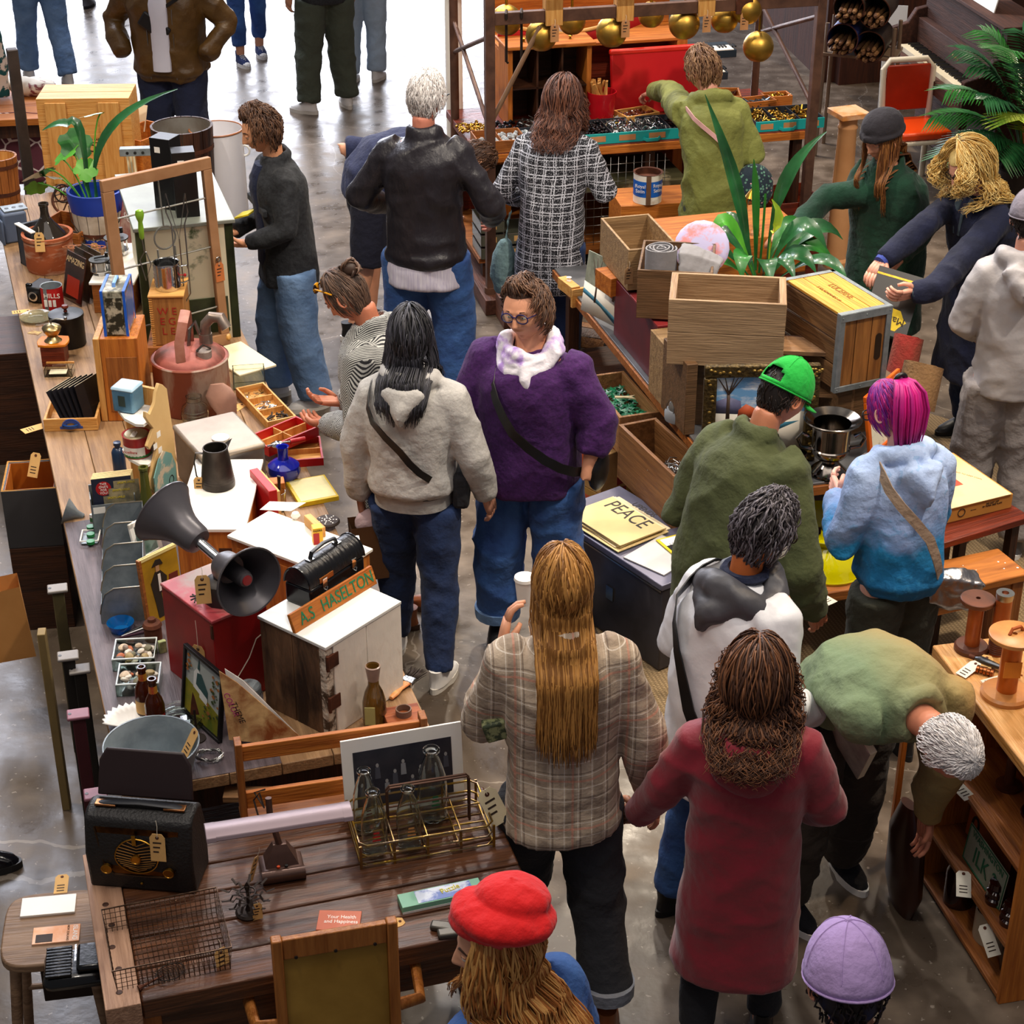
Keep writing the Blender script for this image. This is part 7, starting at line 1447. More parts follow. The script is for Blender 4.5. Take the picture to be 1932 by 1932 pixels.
# --- wooden rack between table and bench
rk=T('wooden_rack','open honey-wood rack frame standing between the table and the workbench','rack',P(456,1556,ZB),R(14));zr=ZH(rk.location.y,1408)-ZB
wRk=.60
bo(0,0,0,.022,.05,zr).o('post',W_warmZ,rk,.002);bo(wRk-.022,0,.0,wRk,.05,zr).o('post',W_warmZ,rk,.002)
bo(.022,.01,zr-.07,wRk-.022,.028,zr-.015).o('top_rail',W_orange,rk,.002);bo(.022,.01,.05,wRk-.022,.028,.11).o('lower_rail',W_orange,rk,.002);bo(0,-.03,0,wRk,.07,.02).o('foot_board',W_warm,rk,.002)
# under-shelf clutter boards between
for k,(px,py,l,rz)in enumerate(((420,1545,.5,14),(470,1560,.45,17))):tag(bo(0,0,-.02,l,.06,.0).o('loose_plank',W_grey),('grey loose plank bridging the gap behind the radio','grey loose plank bridging the gap behind the wooden rack')[k],'plank').location=P(px,py-40,ZL-.08);
# radio
p0=P(171,1672,ZB);p1=P(371,1688,ZB);p2=P(391,1645,ZB);d=p1-p0;rz=math.atan2(d.y,d.x);w=d.length;dep=.15
M_lea=mat('leatherette','#1c1a1a',r=.5,var=.12,bump=.35,bsc=120);rd=T('portable_radio','black leatherette portable radio with a dark bronze dial face and open lid','radio',p0,rz)
hr=ZH(p0.y,1540)-ZB;prf=[(0,0),(dep,0),(dep+.01,hr*.55),(dep-.02,hr*.93),(dep-.055,hr),(.045,hr),(.015,hr*.93),(-.012,hr*.5)]
MB().prism(prf,w,'yz',0).o('case',M_lea,rd,.010)
mb=MB();fx=.02;
# dial face lies on the sloping front
def fp(u,v,o=0): # u along width 0..1, v up the front 0..1
 z=hr*(.18+.74*v);y=(-.012+.027*max(0,(z/hr-.5)/.43))if z>hr*.5 else-.012*(z/(hr*.5));return V((w*u,y-.002-o,z))
def face(pts,o,m,nm,th=.002):
 v=[fp(a,b,o)for a,b in pts];v2=[q+V((0,th,0))for q in v];n=len(v);return MB().add(v+v2,[tuple(rg(n))]+[(i,(i+1)%n,n+(i+1)%n,n+i)for i in rg(n)]).o(nm,m,rd)
face([(.10,.90),(.88,.90),(.84,.22),(.78,.10),(.26,.10),(.18,.22)],.000,metal('bronze_face','#7a5228',.3,col2='#3c2612'),'dial_face')
mb=MB()
for k in rg(11):
 v=.20+.046*k;q_=math.sqrt(max(.05,1-((k-5)/5.6)**2))
 mb.tube([fp(.49-.19*q_,v+.04,.003),fp(.49,v-.02,.003),fp(.49+.19*q_,v+.04,.003)],.0016,4)
mb.o('grille_ribs',metal('bronze_rib','#a8743c',.35),rd)
mb=MB();pts=[fp(.49+.20*cos(k*PI/14),.45+.30*sin(k*PI/14),.003)for k in rg(28)];mb.tube(pts,.0022,5,closed=True);mb.o('grille_ring',M_brass,rd)
for u,v,r,nm in((.20,.22,.015,'tuning_knob'),(.78,.22,.015,'volume_knob'),(.49,.45,.014,'centre_dial')):
 c=fp(u,v,.002);mb=MB().cyl(c,c+V((0,-.010,0)),r,n=22);mb.tor(c+V((0,-.010,0)),r,.002,1,22,5);mb.o(nm,metal('knob_gold','#c08a34',.3),rd)
c=fp(.475,.66,.003);bo(c.x-.006,c.y-.004,c.z,c.x+.006,c.y,c.z+.035).o('dial_pointer',M_brass,rd)
mb=MB();mb.tube([fp(.10,.90,.002),fp(.18,.22,.002),fp(.26,.08,.002),fp(.78,.08,.002),fp(.84,.22,.002)],.003,6);mb.o('face_trim',metal('trim_bronze','#5a4a3c',.35),rd)
c=fp(.5,-.08,.0);MB().sph(c,.005,10).o('snap_button',M_brass,rd)
mb=MB();mb.tube([(w*.08,.06,hr+.006),(w*.2,.06,hr+.014),(w*.5,.06,hr+.020),(w*.8,.06,hr+.014),(w*.92,.06,hr+.006)],[(.012,.004)]*5,8);mb.o('carry_handle',paint('handle_black','#24262c'),rd)
for x in(.08,.72):bo(w*x,.046,hr+.004,w*x+w*.2,.074,hr+.012).o('handle_end',metal('copper_plate','#a8744c',.35),rd,.002)
lv=[(w*.05,0),(w*.95,0),(w*.93,.11),(w*.86,.15),(w*.14,.15),(w*.07,.11)]
o=MB().prism([(x,z)for x,z in lv],.012,'xz',0).o('lid',mat('lid_lining','#2b1d1e',r=.5,var=.1),rd,.006);o.location=(0,dep-.045,hr);o.rotation_euler=(R(-16),0,0)
stag(rd,(w*.70,-.01,hr*.86),0,R(-6),1.1,hang=.045)
# cord behind
# desk lamp
lp=T('desk_lamp','old fluorescent desk lamp with a long mauve-grey shade and brown stepped base','lamp',P(534,1650,ZB),R(14))
M_lamp=metal('lamp_brown','#5e463e',.35,m=.5);M_shade=mat('shade_mauve','#8d7c82',r=.42,m=.3,var=.08,sc=4)
MB().prism([(-.065,0),(.065,0),(.065,.022),(.05,.03),(-.05,.03),(-.065,.022)],.10,'xz',-.03).o('base',M_lamp,lp,.003);MB().cyl((-.065,-.025,.018),(.065,-.025,.018),.020,n=20).o('base_roll',M_lamp,lp)
MB().add([(-.05,.0,.03),(.05,.0,.03),(.05,.07,.03),(-.05,.07,.03),(-.02,.035,.085),(.02,.035,.085),(.02,.06,.085),(-.02,.06,.085)],[(0,1,5,4),(1,2,6,5),(2,3,7,6),(3,0,4,7),(4,5,6,7)]).o('stepped_body',M_lamp,lp)
for x,c in((-.012,paint('switch_orange','#e0501c')),(.012,M_black)):MB().cyl((x,-.002,.030),(x,-.002,.036),.005,n=12).o('push_button',c,lp)
sa=at_(388,1575,lp.location.y+.02);sb=at_(668,1535,lp.location.y+.11)
tu([(0,.045,.08),(-.02,.06,.18),(-.02,.07,.24)],.010,10).o('lamp_arm',M_lamp,lp)
zsh=ZB+.245;q0=P(390,1592,zsh);q1=P(668,1548,zsh);d=q1-q0;rzs=math.atan2(d.y,d.x);Ls=d.length
MI=(MT(lp.location)@MR(R(14),4,'Z')).inverted()
Mx=MI@MT(q0)@MR(rzs,4,'Z')
mb=MB().mt(Mx);prf=[(0,0),(.085,0),(.080,.012),(.06,.022),(.025,.022),(.005,.012)];mb.prism(prf,Ls,'yz',0);mb.o('shade',M_shade,lp,.003)
for x in(0,Ls-.03):MB().mt(Mx).prism([(y*1.03-.001,z*1.05-.001)for y,z in prf],.03,'yz',x).o('shade_end',M_shade,lp,.002)
mb=MB();mb.mt(Mx);mb.tube([(Ls*.38,.10,-.02),(Ls*.36,.13,.03),(Ls*.40,.12,.06),(Ls*.42,.10,.02),(Ls*.37,.14,.05),(Ls*.44,.12,.07)],.003,5);mb.o('twisted_flex',M_iron,lp)
stag(lp,(-.075,-.02,.10),R(60),R(10),1.,ry=R(20))
# stamp carousel
t=T('stamp_carousel','black iron rubber-stamp carousel with radiating arms on the bench','stamp holder',P(470,1722,ZB));la([(0,0),(.038,0),(.04,.006),(.034,.012),(.01,.014),(.006,.03)],28).o('round_base',M_iron,t);MB().cyl((0,0,.02),(0,0,.10),.005,n=10).o('post',M_iron,t);MB().tor((0,0,.078),.024,.003,2,24,6).tube([(-.024,0,.078),(.024,0,.078)],.002,5).tube([(0,-.024,.078),(0,.024,.078)],.002,5).o('wheel',M_iron,t);MB().prism([(-.006,.085),(.006,.085),(.008,.10),(0,.115),(-.008,.1)],.003).o('pull_leaf',M_iron,t)
for k in rg(9):
 a_=2*PI*k/9+.2;c,s_=cos(a_),sin(a_);tu([(c*.024,s_*.024,.078),(c*.045,s_*.045,.086),(c*.055,s_*.055,.07),(c*.08,s_*.08,.078)],[(.004,.0015)]*4,6).tube([(c*.006,s_*.006,.04),(c*.035,s_*.035,.05),(c*.045,s_*.045,.035),(c*.06,s_*.06,.04)],[(.004,.0015)]*4,6).o('arm',M_iron,t)
stag(t,(.03,-.03,.06),R(20),0,.7,hang=.01)
# bottle carrier
q0=P(682,1640,ZB);q1=P(925,1600,ZB);q1=P(932,1598,ZB);d=q1-q0;rz=math.atan2(d.y,d.x);wB=d.length;dB=.235;hB=.085
bc=T('wire_bottle_carrier','rusted wire milk-bottle carrier with eight compartments on the bench','carrier',q0,rz);M_wire=metal('carrier_wire','#8a7866',.4,col2='#b08a2c',sc=20)
mb=MB();
def ring_(z,m=mb):m.tube([(.02,0,z),(wB-.02,0,z),(wB,.02,z),(wB,dB-.02,z),(wB-.02,dB,z),(.02,dB,z),(0,dB-.02,z),(0,.02,z)],.0035,6,closed=True)
for z in(.012,.045,hB):ring_(z)
for k in rg(1,4):mb.cyl((wB*k/4,0,hB),(wB*k/4,dB,hB),.003,n=6).cyl((wB*k/4,0,.012),(wB*k/4,dB,.012),.003,n=6)
mb.cyl((0,dB/2,hB),(wB,dB/2,hB),.003,n=6).cyl((0,dB/2,.012),(wB,dB/2,.012),.003,n=6)
for k in rg(6):mb.cyl((0,dB*k/6,.012),(wB,dB*k/6,.012),.002,n=5)
mb.o('wire_basket',M_wire,bc)
for k in rg(5):
 for y in(0,dB):bo(wB*k/4-.004,y-.002,-.0,wB*k/4+.004,y+.002,hB).o('upright_strip',M_wire,bc)
hh=.20;mb=MB();
for dx in(-.006,.006):mb.tube([(wB*.26,dB/2+dx,.03),(wB*.26,dB/2+dx,hh-.01),(wB*.28,dB/2+dx,hh),(wB*.86,dB/2+dx,hh),(wB*.88,dB/2+dx,hh-.01),(wB*.88,dB/2+dx,.03)],.004,6)
mb.tube([(wB*.26,dB/2,hh*.62),(wB*.88,dB/2,hh*.62)],.003,6);mb.o('handle',mat('handle_rust2','#5a3c2c',r=.5,m=.4),bc)
stag(bc,(wB*.98,dB*.35,hB+.075),R(10),R(-18),1.5,mat('cream_tag','#efe0b8',r=.8),ry=R(-20),hang=.0)
mq=[(0,.002),(.032,0),(.038,.006),(.039,.09),(.036,.12),(.026,.155),(.018,.178),(.017,.186),(.022,.190),(.022,.198),(.018,.20),(.014,.19),(.015,.178),(.023,.154),(.033,.12),(.036,.09),(.035,.01),(0,.007)]
Mb=MT(q0)@MR(rz,4,'Z')
for k,(u,v,c,s,l)in enumerate(((.13,.25,M_inkr,1.12,'milk bottle with faded red lettering at the front left of the carrier'),(.39,.25,mat('print_orange','#c98a4c'),1.08,'milk bottle with a faint orange mark, front row second from left'),(.12,.76,mat('print_maroon','#5a2c24'),1.08,'milk bottle at the back left of the carrier'),(.63,.74,mat('print_green','#2f7a4a'),1.3,'largest milk bottle with green lettering at the back of the carrier'))):
 t=T('milk_bottle',l,'bottle',Mb@V((wB*u,dB*v,.018)),rz,'milk bottles in the carrier');la([(r*s*.92,z*s)for r,z in mq],28).o('glass_body',M_glass,t)
 for j in rg(4):bo(-.015+.002*j,-.0365*s,(.045+.012*j)*s,.015-.002*j,-.0360*s,(.050+.012*j)*s).o('printed_line',c,t)
# white mounted photo behind
p0=P(668,1600,ZB);p1=P(893,1555,ZB);p0=P(664,1612,ZB);d=P(893,1570,ZB)-p0;rz=math.atan2(d.y,d.x);wp=d.length;hp=.28
t=T('framed_photograph','large white-mounted dark photograph of a group, leaning behind the bottle carrier','photograph',p0+V((-.03,.165,0)),rz);tilt(t,-7);bo(0,0,0,wp,.008,hp).o('white_mount',M_white,t,.001);bl_=.035
bo(bl_,-.001,bl_,wp-bl_,0,hp-bl_*1.3).o('photo_print',mat('photo_dark','#262630',col2='#3c3a40',r=.25,sc=7),t)
for k in rg(11):
 x=bl_+.02+(wp-2*bl_-.04)*k/10;z=bl_+.035+.03*(k%3)+(.03 if k>8 else 0);mb=MB().prism([(x-.009,z),(x+.009,z),(x+.007,z+.04),(x-.007,z+.04)],-.0008,'xz',-.001);mb.m(1).prism([(x+.005*cos(a*PI/5),z+.047+.007*sin(a*PI/5))for a in rg(10)],-.0008,'xz',-.001);mb.o('photographed_sitter',[mat('sitter_a' if k%2 else 'sitter_b','#8c8c90' if k%2 else '#4c4c56',var=.2),mat('sitter_face','#a09c9a')],t)
# wire basket
q0=P(222,1872,ZB);q1=P(435,1828,ZB);d=q1-q0;rz=math.atan2(d.y,d.x);wK=d.length;q2=P(202,1762,ZB);dK=abs((q2-q0).dot(V((-sin(rz),cos(rz),0))));hK=.085
wk=T('wire_basket','empty rectangular rusty wire mesh basket on the front of the bench','basket',q0,rz);M_w2=metal('basket_wire','#7a6250',.45,col2='#4a382c',sc=30)
mb=MB();n1,n2,n3=22,11,5
for k in rg(n1+1):x=wK*k/n1;mb.tube([(x,-.008,hK),(x,0,0),(x,dK,0),(x,dK+.008,hK)],.0011,4)
for k in rg(n2+1):y=dK*k/n2;mb.tube([(-.008,y,hK),(0,y,0),(wK,y,0),(wK+.008,y,hK)],.0011,4)
for k in rg(1,n3):z=hK*k/n3;o=.008*k/n3;mb.tube([(-o,-o,z),(wK+o,-o,z),(wK+o,dK+o,z),(-o,dK+o,z)],.0011,4,closed=True)
mb.o('wire_mesh',M_w2,wk,sharp=None);tu([(-.008,-.008,hK),(wK+.008,-.008,hK),(wK+.008,dK+.008,hK),(-.008,dK+.008,hK)],.0025,6,closed=True).o('rim_wire',M_w2,wk)
stag(wk,(wK-.02,.03,.055),R(20),R(-10),1.)
t=T('wire_whisk','flat wire whisk with a rusty handle lying in the wire basket','whisk',P(262,1868,ZB)+V((0,0,.006)),R(38));tu([(0,0,0),(.015,0,.002),(.08,0,.004)],[.010,.004,.003],8).o('handle',M_rust,t);mb=MB();[mb.tube([(.06+.008*k,-.03,.004),(.065+.008*k,.0,.010),(.06+.008*k,.03,.004)],.0012,4)for k in rg(10)];mb.tor((.1,0,.004),.042,.002,2,24,5,sy=.75);mb.o('wire_head',M_iron,t)
# booklet, puzzle box, harmonica cases
F=fit(ZB,(598,1760),(668,1774),(617,1722),h=.004);F=(P(596,1756,ZB),R(-2),.125,.085,.004);t,w,d,h=bx('booklet','rust-red booklet lettered Your Health and Happiness on the bench','booklet',F,mat('booklet_rust','#b8562c',r=.5,var=.06),.001);text('Your Health\nand Happiness',t,M_white,.020,(w*.55,d*.55,h),(0,0,0),w=.85)
F=fit(ZB,(760,1726),(860,1690),(742,1690),h=.03);a,rz,w,d,h=F;t,w,d,h=bx('puzzle_box','flat mint green puzzle box with a blue vehicle picture','box',(a,R(18),.25,.062,.026),mat('mint','#7fb89a',r=.5,var=.06),.001);bo(.05,.004,h,w-.03,d-.004,h+.001).o('picture_panel',mat('puzzle_pic','#cfd8e8',col2='#4a6ab8',r=.4,sc=14,lo=.5,hi=.6),t);text('Puzzle',t,mat('puzzle_yellow','#e8d81c'),.03,(w*.62,d*.6,h+.002),(0,0,R(10)),w=.8);bo(-.0,-.0005,0,w,0,.008).o('white_edge',M_white,t)
ttag(P(738,1745,ZB),R(-62),0,'cream tag tucked under the end of the mint puzzle box',.9)
for k,(px,py,rz)in enumerate(((812,1752,-12),(826,1770,10))):one(bo(0,-.012,0,.085,.022,.018),'metal_case',mat('case_iron','#45433f',col2='#5f5a50',r=.4,m=.5),('worn dark metal spectacle case on the bench beside the beret, rear','worn dark metal spectacle case on the bench beside the beret, front')[k],'case',P(px,py,ZB)+V((0,0,.001+.0*k)),R(rz),'metal cases on the bench',bev=.006)
# chair
cb=P(610,1770,.9);
M_ch=wood('chair_wood','#b07034','#8a4f1e',2,r=.4)
ch=T('office_chair','honey oak office chair with an ochre leather back, pushed to the bench','chair',(P(628,1765,.98).x,P(628,1765,.98).y+.03,0),R(-170));
# local +y faces the bench;back panel at y = 0
ch.rotation_euler.z=R(14)
zt=.98
for x in(-.175,.145):bo(x,-.02,.40,x+.03,.012,zt).o('back_post',M_ch,ch,.004)
bo(-.145,-.012,zt-.075,.145,.008,zt-.005).o('top_rail',M_ch,ch,.003);bo(-.145,-.004,.48,.145,.006,zt-.075).o('leather_back',mat('ochre_leather','#b08a3c',col2='#94702a',r=.4,sc=4),ch,.002)
for x in(-.11,0,.11):MB().cyl((x,-.016,zt-.07),(x,-.010,zt-.07),.005,n=10).o('brass_nail',M_iron,ch)
bo(-.2,0,.42,.2,.40,.46).o('seat',M_ch,ch,.01)
for sd in(-1,1):mb=MB();mb.tube([(sd*.175,.0,.66),(sd*.235,-.0,.67),(sd*.245,.12,.68),(sd*.24,.26,.67),(sd*.2,.34,.6),(sd*.19,.34,.45)],[(.016,.022)]*6,10);mb.o('armrest',M_ch,ch)
for x in(-.17,.17):
 for y in(.03,.36):MB().cyl((x,y,.42),(x*1.15,y,0),.02,.016,n=12).o('leg',M_ch,ch)
# stool with papers and stenotype at left
sz=.60;sp=P(105,1740,sz);M_st=wood('stool_wood','#8f7258','#6a503a',0)
st=T('stool','worn round-cornered wooden stool at the bottom left beside the workbench','stool',(sp.x,sp.y-.02,0),R(8));out=[]
for k in rg(32):
 a_=2*PI*k/32;out.append((.155*math.copysign(abs(cos(a_))**.45,cos(a_)),.165*math.copysign(abs(sin(a_))**.45,sin(a_))))
MB().prism(out,.03,'xy',sz-.03).o('seat',M_st,st,.006)
for x in(-.11,.11):
 for y in(-.11,.11):MB().cyl((x,y,sz-.03),(x*1.45,y*1.45,0),.018,.016,n=12).o('leg',M_st,st)
for y in(-.13,.13):MB().cyl((-.13,y,.25),(.13,y,.25),.010,n=10).o('stretcher',M_st,st)
F=(P(38,1733,sz),R(8),.165,.085,.008);bx('paper_stack','stack of bright white printed sheets on the stool','papers',F,M_white,.001)
F=(P(60,1785,sz),R(8),.14,.075,.006);t,w,d,h=bx('travel_booklet','orange and white booklet lettered ISLAND NEW ZEALAND on the stool','booklet',F,mat('booklet_orange','#e08a3c',col2='#f0e6d8',r=.5,sc=3),.001);text('ISLAND',t,M_white,.02,(w*.9,d*.5,h),(0,0,R(-90)));text('NEW ZEALAND',t,M_ink,.010,(w*.75,d*.5,h),(0,0,R(-90)));bo(.01,.005,h,.06,.04,h+.001).o('dark_map',M_iron,t)
ttag(P(116,1668,sz),R(8),0,'cream tag lying at the back of the stool seat',1.)
t=T('stenotype','glossy black stenotype machine with rows of keys on the stool edge','stenotype',P(82,1880,sz+.0)+V((0,-.0,.0)),R(10));bo(0,0,0,.20,.15,.05).o('case',M_blk2,t,.025);bo(.10,.02,.05,.2,.13,.075).o('carriage',M_blk2,t,.01)
for k in rg(10):bo(.01+(k%2)*.0,.012+.013*k,.05,.085,.022+.013*k,.06).o('key',M_blk2,t,.002)
bo(.095,.05,.0755,.1,.12,.0765).o('chrome_strip',M_chrome,t)
# support under the stenotype
bx('low_box','low dark box on the stool under the stenotype','box',(P(85,1890,sz-.25),R(10),.16,.10,.245),M_iron)
ZR=.80
rug=MB();pts=[P(x,y,.004)for x,y in((1000,880),(1208,1388),(1540,1335),(1800,1262),(2010,1205),(2010,860),(1500,700),(1200,700))]
rug.add([tuple(p)for p in pts],[tuple(rg(8))[::-1]])
def f_jute(nt,tc,b,c,c2):
 x,y,z=_sep(nt,tc);k=_math(nt,'MULTIPLY',_line(nt,_math(nt,'ADD',_math(nt,'MULTIPLY',x,.96),_math(nt,'MULTIPLY',y,.28)),.018,.5),_line(nt,_math(nt,'SUBTRACT',_math(nt,'MULTIPLY',y,.96),_math(nt,'MULTIPLY',x,.28)),.014,.6));return _mix(nt,_math(nt,'ADD',_math(nt,'MULTIPLY',k,.5),_math(nt,'MULTIPLY',_noise(nt,tc,3,4),.4)),c,c2)
o=rug.o('jute_rug',mat('jute','#7d684c',col2='#c2a67c',r=.95,bump=.5,bsc=90,fn=f_jute),fix=False);so=o.modifiers.new('s','SOLIDIFY');so.thickness=.006;so.offset=1;tag(o,'large coarse jute rug lying on the concrete under the right-hand stalls','rug')
NL=V((.93,6.74,0));rzR=R(15.6)
rt=T('display_table','long display table with a dull zinc top and wooden edge, stacked with crates','table',NL,rzR);wR_,dR_=.92,2.62
M_zinc=mat('zinc_top','#7e8084',col2='#5e6064',r=.35,m=.55,sc=4);bo(0,0,ZR-.012,wR_,dR_,ZR).o('zinc_top',M_zinc,rt,.002);bo(-.01,-.012,ZR-.055,wR_+.01,dR_+.01,ZR-.0125).o('wooden_edge',W_warm,rt,.003)
for x in(.05,wR_-.11):
 for y in(.05,dR_/2,dR_-.11):bo(x,y,0,x+.06,y+.06,ZR-.055).o('leg',W_darkZ,rt,.003)
bo(.04,.04,.30,wR_-.04,dR_-.04,.33).o('lower_shelf',W_dark,rt)
# pulled-out drawers
M_dr=wood('drawer_wood','#8f6238','#6a4424',1);M_dr2=wood('drawer_wood_pale','#a8794c','#7d5634',1)
F=fitT(.66,.19,(1169,788),(1246,777),(1119,707));t=crate('pulled_out_box','long wooden drawer full of green metal leaves jutting from under the zinc table','drawer',F,M_dr2,.016);a,rz,w,d,h=F;d1=F
def starfn(m,g):
 pts=[(0,0,.006)]
 for k in rg(10):r=.030 if k%2==0 else .010;pts.append((r*cos(k*PI/5),r*sin(k*PI/5),.0+.004*(k%2)))
 m.add(pts,[(0,i+1,(i+1)%10+1)for i in rg(10)])
scatter('green_metal_leaves','heap of green painted metal leaf finials filling the long drawer','leaves',V((a.x,a.y,a.z+.07)),rz,.03,.03,w-.03,d-.06,150,mat('leaf_metal','#1f8a5c',col2='#0f4a34',r=.35,sc=9),starfn,7,z=.05)
tag(bo(-.045,-.02,0,.045,.02,.02).o('white_bar',M_white),'white plastic bar at the near end of the leaf drawer','bar').location=a+V((w*.45,.05,.13))
tag(MB().prism([(-.05,-.01),(.0,-.006),(.05,-.02),(.03,0),(.05,.02),(0,.008),(-.05,.01)],.006,'xy',0).o('brass_leaf',mat('bone','#c9b890',r=.5)),'bone-coloured metal leaf lying on the green leaves','leaf').location=a+V((w*.30-.02,d*.55,.165))
F=fitT(.70,.27,(1271,899),(1345,884),(1187,797));t=crate('deep_box','deep dark wooden drawer with tangled wire hooks pulled out under the zinc table','drawer',F,M_dr,.018);a,rz,w,d,h=F
scatter('wire_hooks','tangle of pale wire hooks in the deep drawer','hooks',V((a.x,a.y,a.z+.12)),rz,.03,.04,w*.8,d*.45,70,M_steel,lambda m,g:m.tube([(-.03,0,0),(-.01,.02,.01),(.02,.01,.02),(.03,-.02,.01)],.0022,5),8,z=.06)
for k,(F2,l)in enumerate(((d1,'plain low box supporting the leaf drawer'),(F,'plain low box supporting the deep drawer'))):
 a_,r_,w_,d_,h_=F2;bx('support_box',l,'box',(V((a_.x,a_.y,0))+MR(r_,3,'Z')@V((.06,.2,0)),r_,w_-.08,d_-.25,a_.z),W_dark)
# things on the table
F=fit(ZR,(1237,728),(1330,722),(1177,624),h=.29);a,rz,w,d,h=F;F=(a,rzR,.40,.62,.29);t,w,d,h=bx('maroon_trunk','dark maroon painted wooden trunk at the left edge of the zinc table','trunk',F,mat('maroon_paint','#6a1c20',col2='#521518',r=.45,sc=4),.003);bo(-.004,-.004,h,w+.004,d*.62,h+.012).o('lid',paint('maroon_lid','#8a2a2c'),t,.002)
M_box=wood('grey_brown_box','#a3845c','#7a5f40',0);M_boxd=wood('box_brown2','#6f5034','#4f3820',0)
F=fitT(1.31,.205,(1186,472),(1281,463),(1133,411));crate('empty_crate','empty weathered crate tilted at the far left of the zinc table, tag on its corner','crate',F,M_box,.012);stag(bpy.data.objects['empty_crate'],(.004,-.004,.12),0,0,1.,mat('kraft_tag','#a8825a',r=.8))
a,rz,w,d,h=F;bx('honey_box','honey wood box sticking out under the empty weathered crate','box',(V((a.x-.07,a.y+.16,a.z-.10)),rz+.2,.24,.16,.095),W_orange);bx('hidden_riser','plain wooden box under the honey wood box','box',(V((a.x+.10,a.y+.12,ZR)),rz,.2,.2,a.z-ZR-.102),M_boxd)
F=fitT(1.35,.235,(1203,509),(1345,516),(1210,452));t=crate('blanket_box','dark wooden box holding rolled grey blankets','box',F,M_boxd,.012);a,rz,w,d,h=F
def roll(mb,c,r,h,turns=3,th=.006):
 n=turns*16;vs=[];fs=[]
 for i in rg(n+1):
  a=2*PI*i/16;rr=.012+(r-.012)*i/n
  for z in(0,h):
   for o in(0,th):vs.append((c[0]+cos(a)*(rr-o),c[1]+sin(a)*(rr-o),c[2]+z+.004*sin(a*1.7)))
 for i in rg(n):
  a,b=i*4,(i+1)*4;fs+=[(a,b,b+2,a+2),(a+1,a+3,b+3,b+1),(a+2,b+2,b+3,a+3)]
 return mb.add(vs,fs)
M_bl=cloth('grey_blanket','#858488',var=.1,bump=.15);rb=MR(rz,3,'Z')
t=T('rolled_blanket','thick pale grey rolled blanket standing on end in the dark box','blanket',a+rb@V((.095,.085,.015)),.4);roll(MB(),(0,0,0),.078,.30,4).o('roll',M_bl,t)
t=T('folded_blanket','grey blanket folded over beside the rolled one','blanket',a+rb@V((.24,.12,.02)),.2);mb=MB();
for k in rg(4):mb.tube([(-.03+.022*k,-.07,.0),(-.03+.022*k,-.075,.18),(-.02+.03*k,-.03,.26-.01*k),(.02+.03*k,.05,.27-.015*k)],[(.05,.011),(.055,.011),(.06,.012),(.06,.012)],10)
soft(mb,'blanket_folds',M_bl,t,.006,2,.006,fr=50)
t=T('pastel_fleece','pastel printed fleece cushion behind the grey blankets','cushion',a+rb@V((.27,.34,.12)),R(-10));tilt(t,-30);mb=MB().sph((0,0,.1),(.13,.03,.13),20);mb.o('fleece',mat('pastel_print','#b9b4d8',col2='#d88a8a',r=.9,sc=12,lo=.5,hi=.6),t)
zc=1.42;F=fitT(1.42,.30,(1262,565),(1485,575),(1266,513));t=T('board_crate','large weathered open crate of wide grey-brown boards at the front of the stack','crate',F[0],F[1]);a,rz,w,d,h=F
M_cr=wood('crate_grey','#a88a68','#84684a',0,lo=.3,hi=.75);M_crY=wood('crate_grey_y','#a28260','#7d6144',1);th=.016
for z0,z1 in((0,h*.5-.001),(h*.5+.001,h)):bo(0,0,z0,w,th,z1).o('front_board',M_cr,t,.002);bo(0,d-th,z0,w,d,z1).o('back_board',M_cr,t,.002)
for x in(0,w-.03):bo(x,th,0,x+.03,d-th,h).o('end_panel',M_crY,t,.002)
bo(.03,th,0,w-.03,d-th,.012).o('bottom_panel',M_cr,t)
bcr=t
# books in a box under it
p=P(1258,772,ZR);F=(p,rzR,.30,.42,1.10-ZR);t=T('book_box','upright wooden box with a row of old red-brown books, under the big crate','box',p,rzR)
bo(-.012,0,0,0,.22,.30).box(0,0,.288,.30,.22,.30).box(0,.21,0,.30,.22,.288).box(.155,0,0,.167,.21,.288).o('box_shell',M_box,t,.002)
for k,(c,l)in enumerate((('#7a2a12','rust-brown old book at the left of the row in the upright box'),('#8a3a1c','brown ribbed-spine book second in the row in the upright box'),('#9c1c1a','bright red book at the right of the row in the upright box'))):
 q=T('old_book',l,'book',p+MR(rzR,3,'Z')@V((.004+.05*k,.015,.002)),rzR,'old books in the upright box');bo(0,0,0,.045,.19,.26).o('cover',paint('bookc_%d'%k,c,r=.4),q,.004);bo(.006,.003,.002,0.039,.188,.262).o('page_block',M_paper,q)
 for z in(.05,.13,.21):tu([(0.002,-.003,z),(.022,-.005,z),(.043,-.003,z)],.003,5).o('spine_band',M_brass if k==1 else W_red,q)
bx('corner_crate','upright weathered box post beside the ornate painting','box',(P(1290,822,ZR),rzR,.05,.30,.34),M_boxd)
t=T('bulkhead_lamp','grey caged bulkhead lamp lying at the table edge','lamp',P(1280,790,ZR));la([(0,0),(.062,0),(.064,.01),(.064,.035),(.055,.05),(.0,.05)],32).o('grey_base',paint('lamp_grey','#8c9096'),t);MB().sph((0,0,.055),(.048,.048,.05),20).o('glass_dome',mat('dome_glass','#8a8884',r=.15,var=0,trans=.5),t)
for k in rg(3):a_=k*PI/3;tu([(cos(a_)*.056*cos(b),sin(a_)*.056*cos(b),.05+.065*sin(b))for b in[PI*j/10 for j in rg(11)]],.002,5).o('wire_cage',M_steel,t)
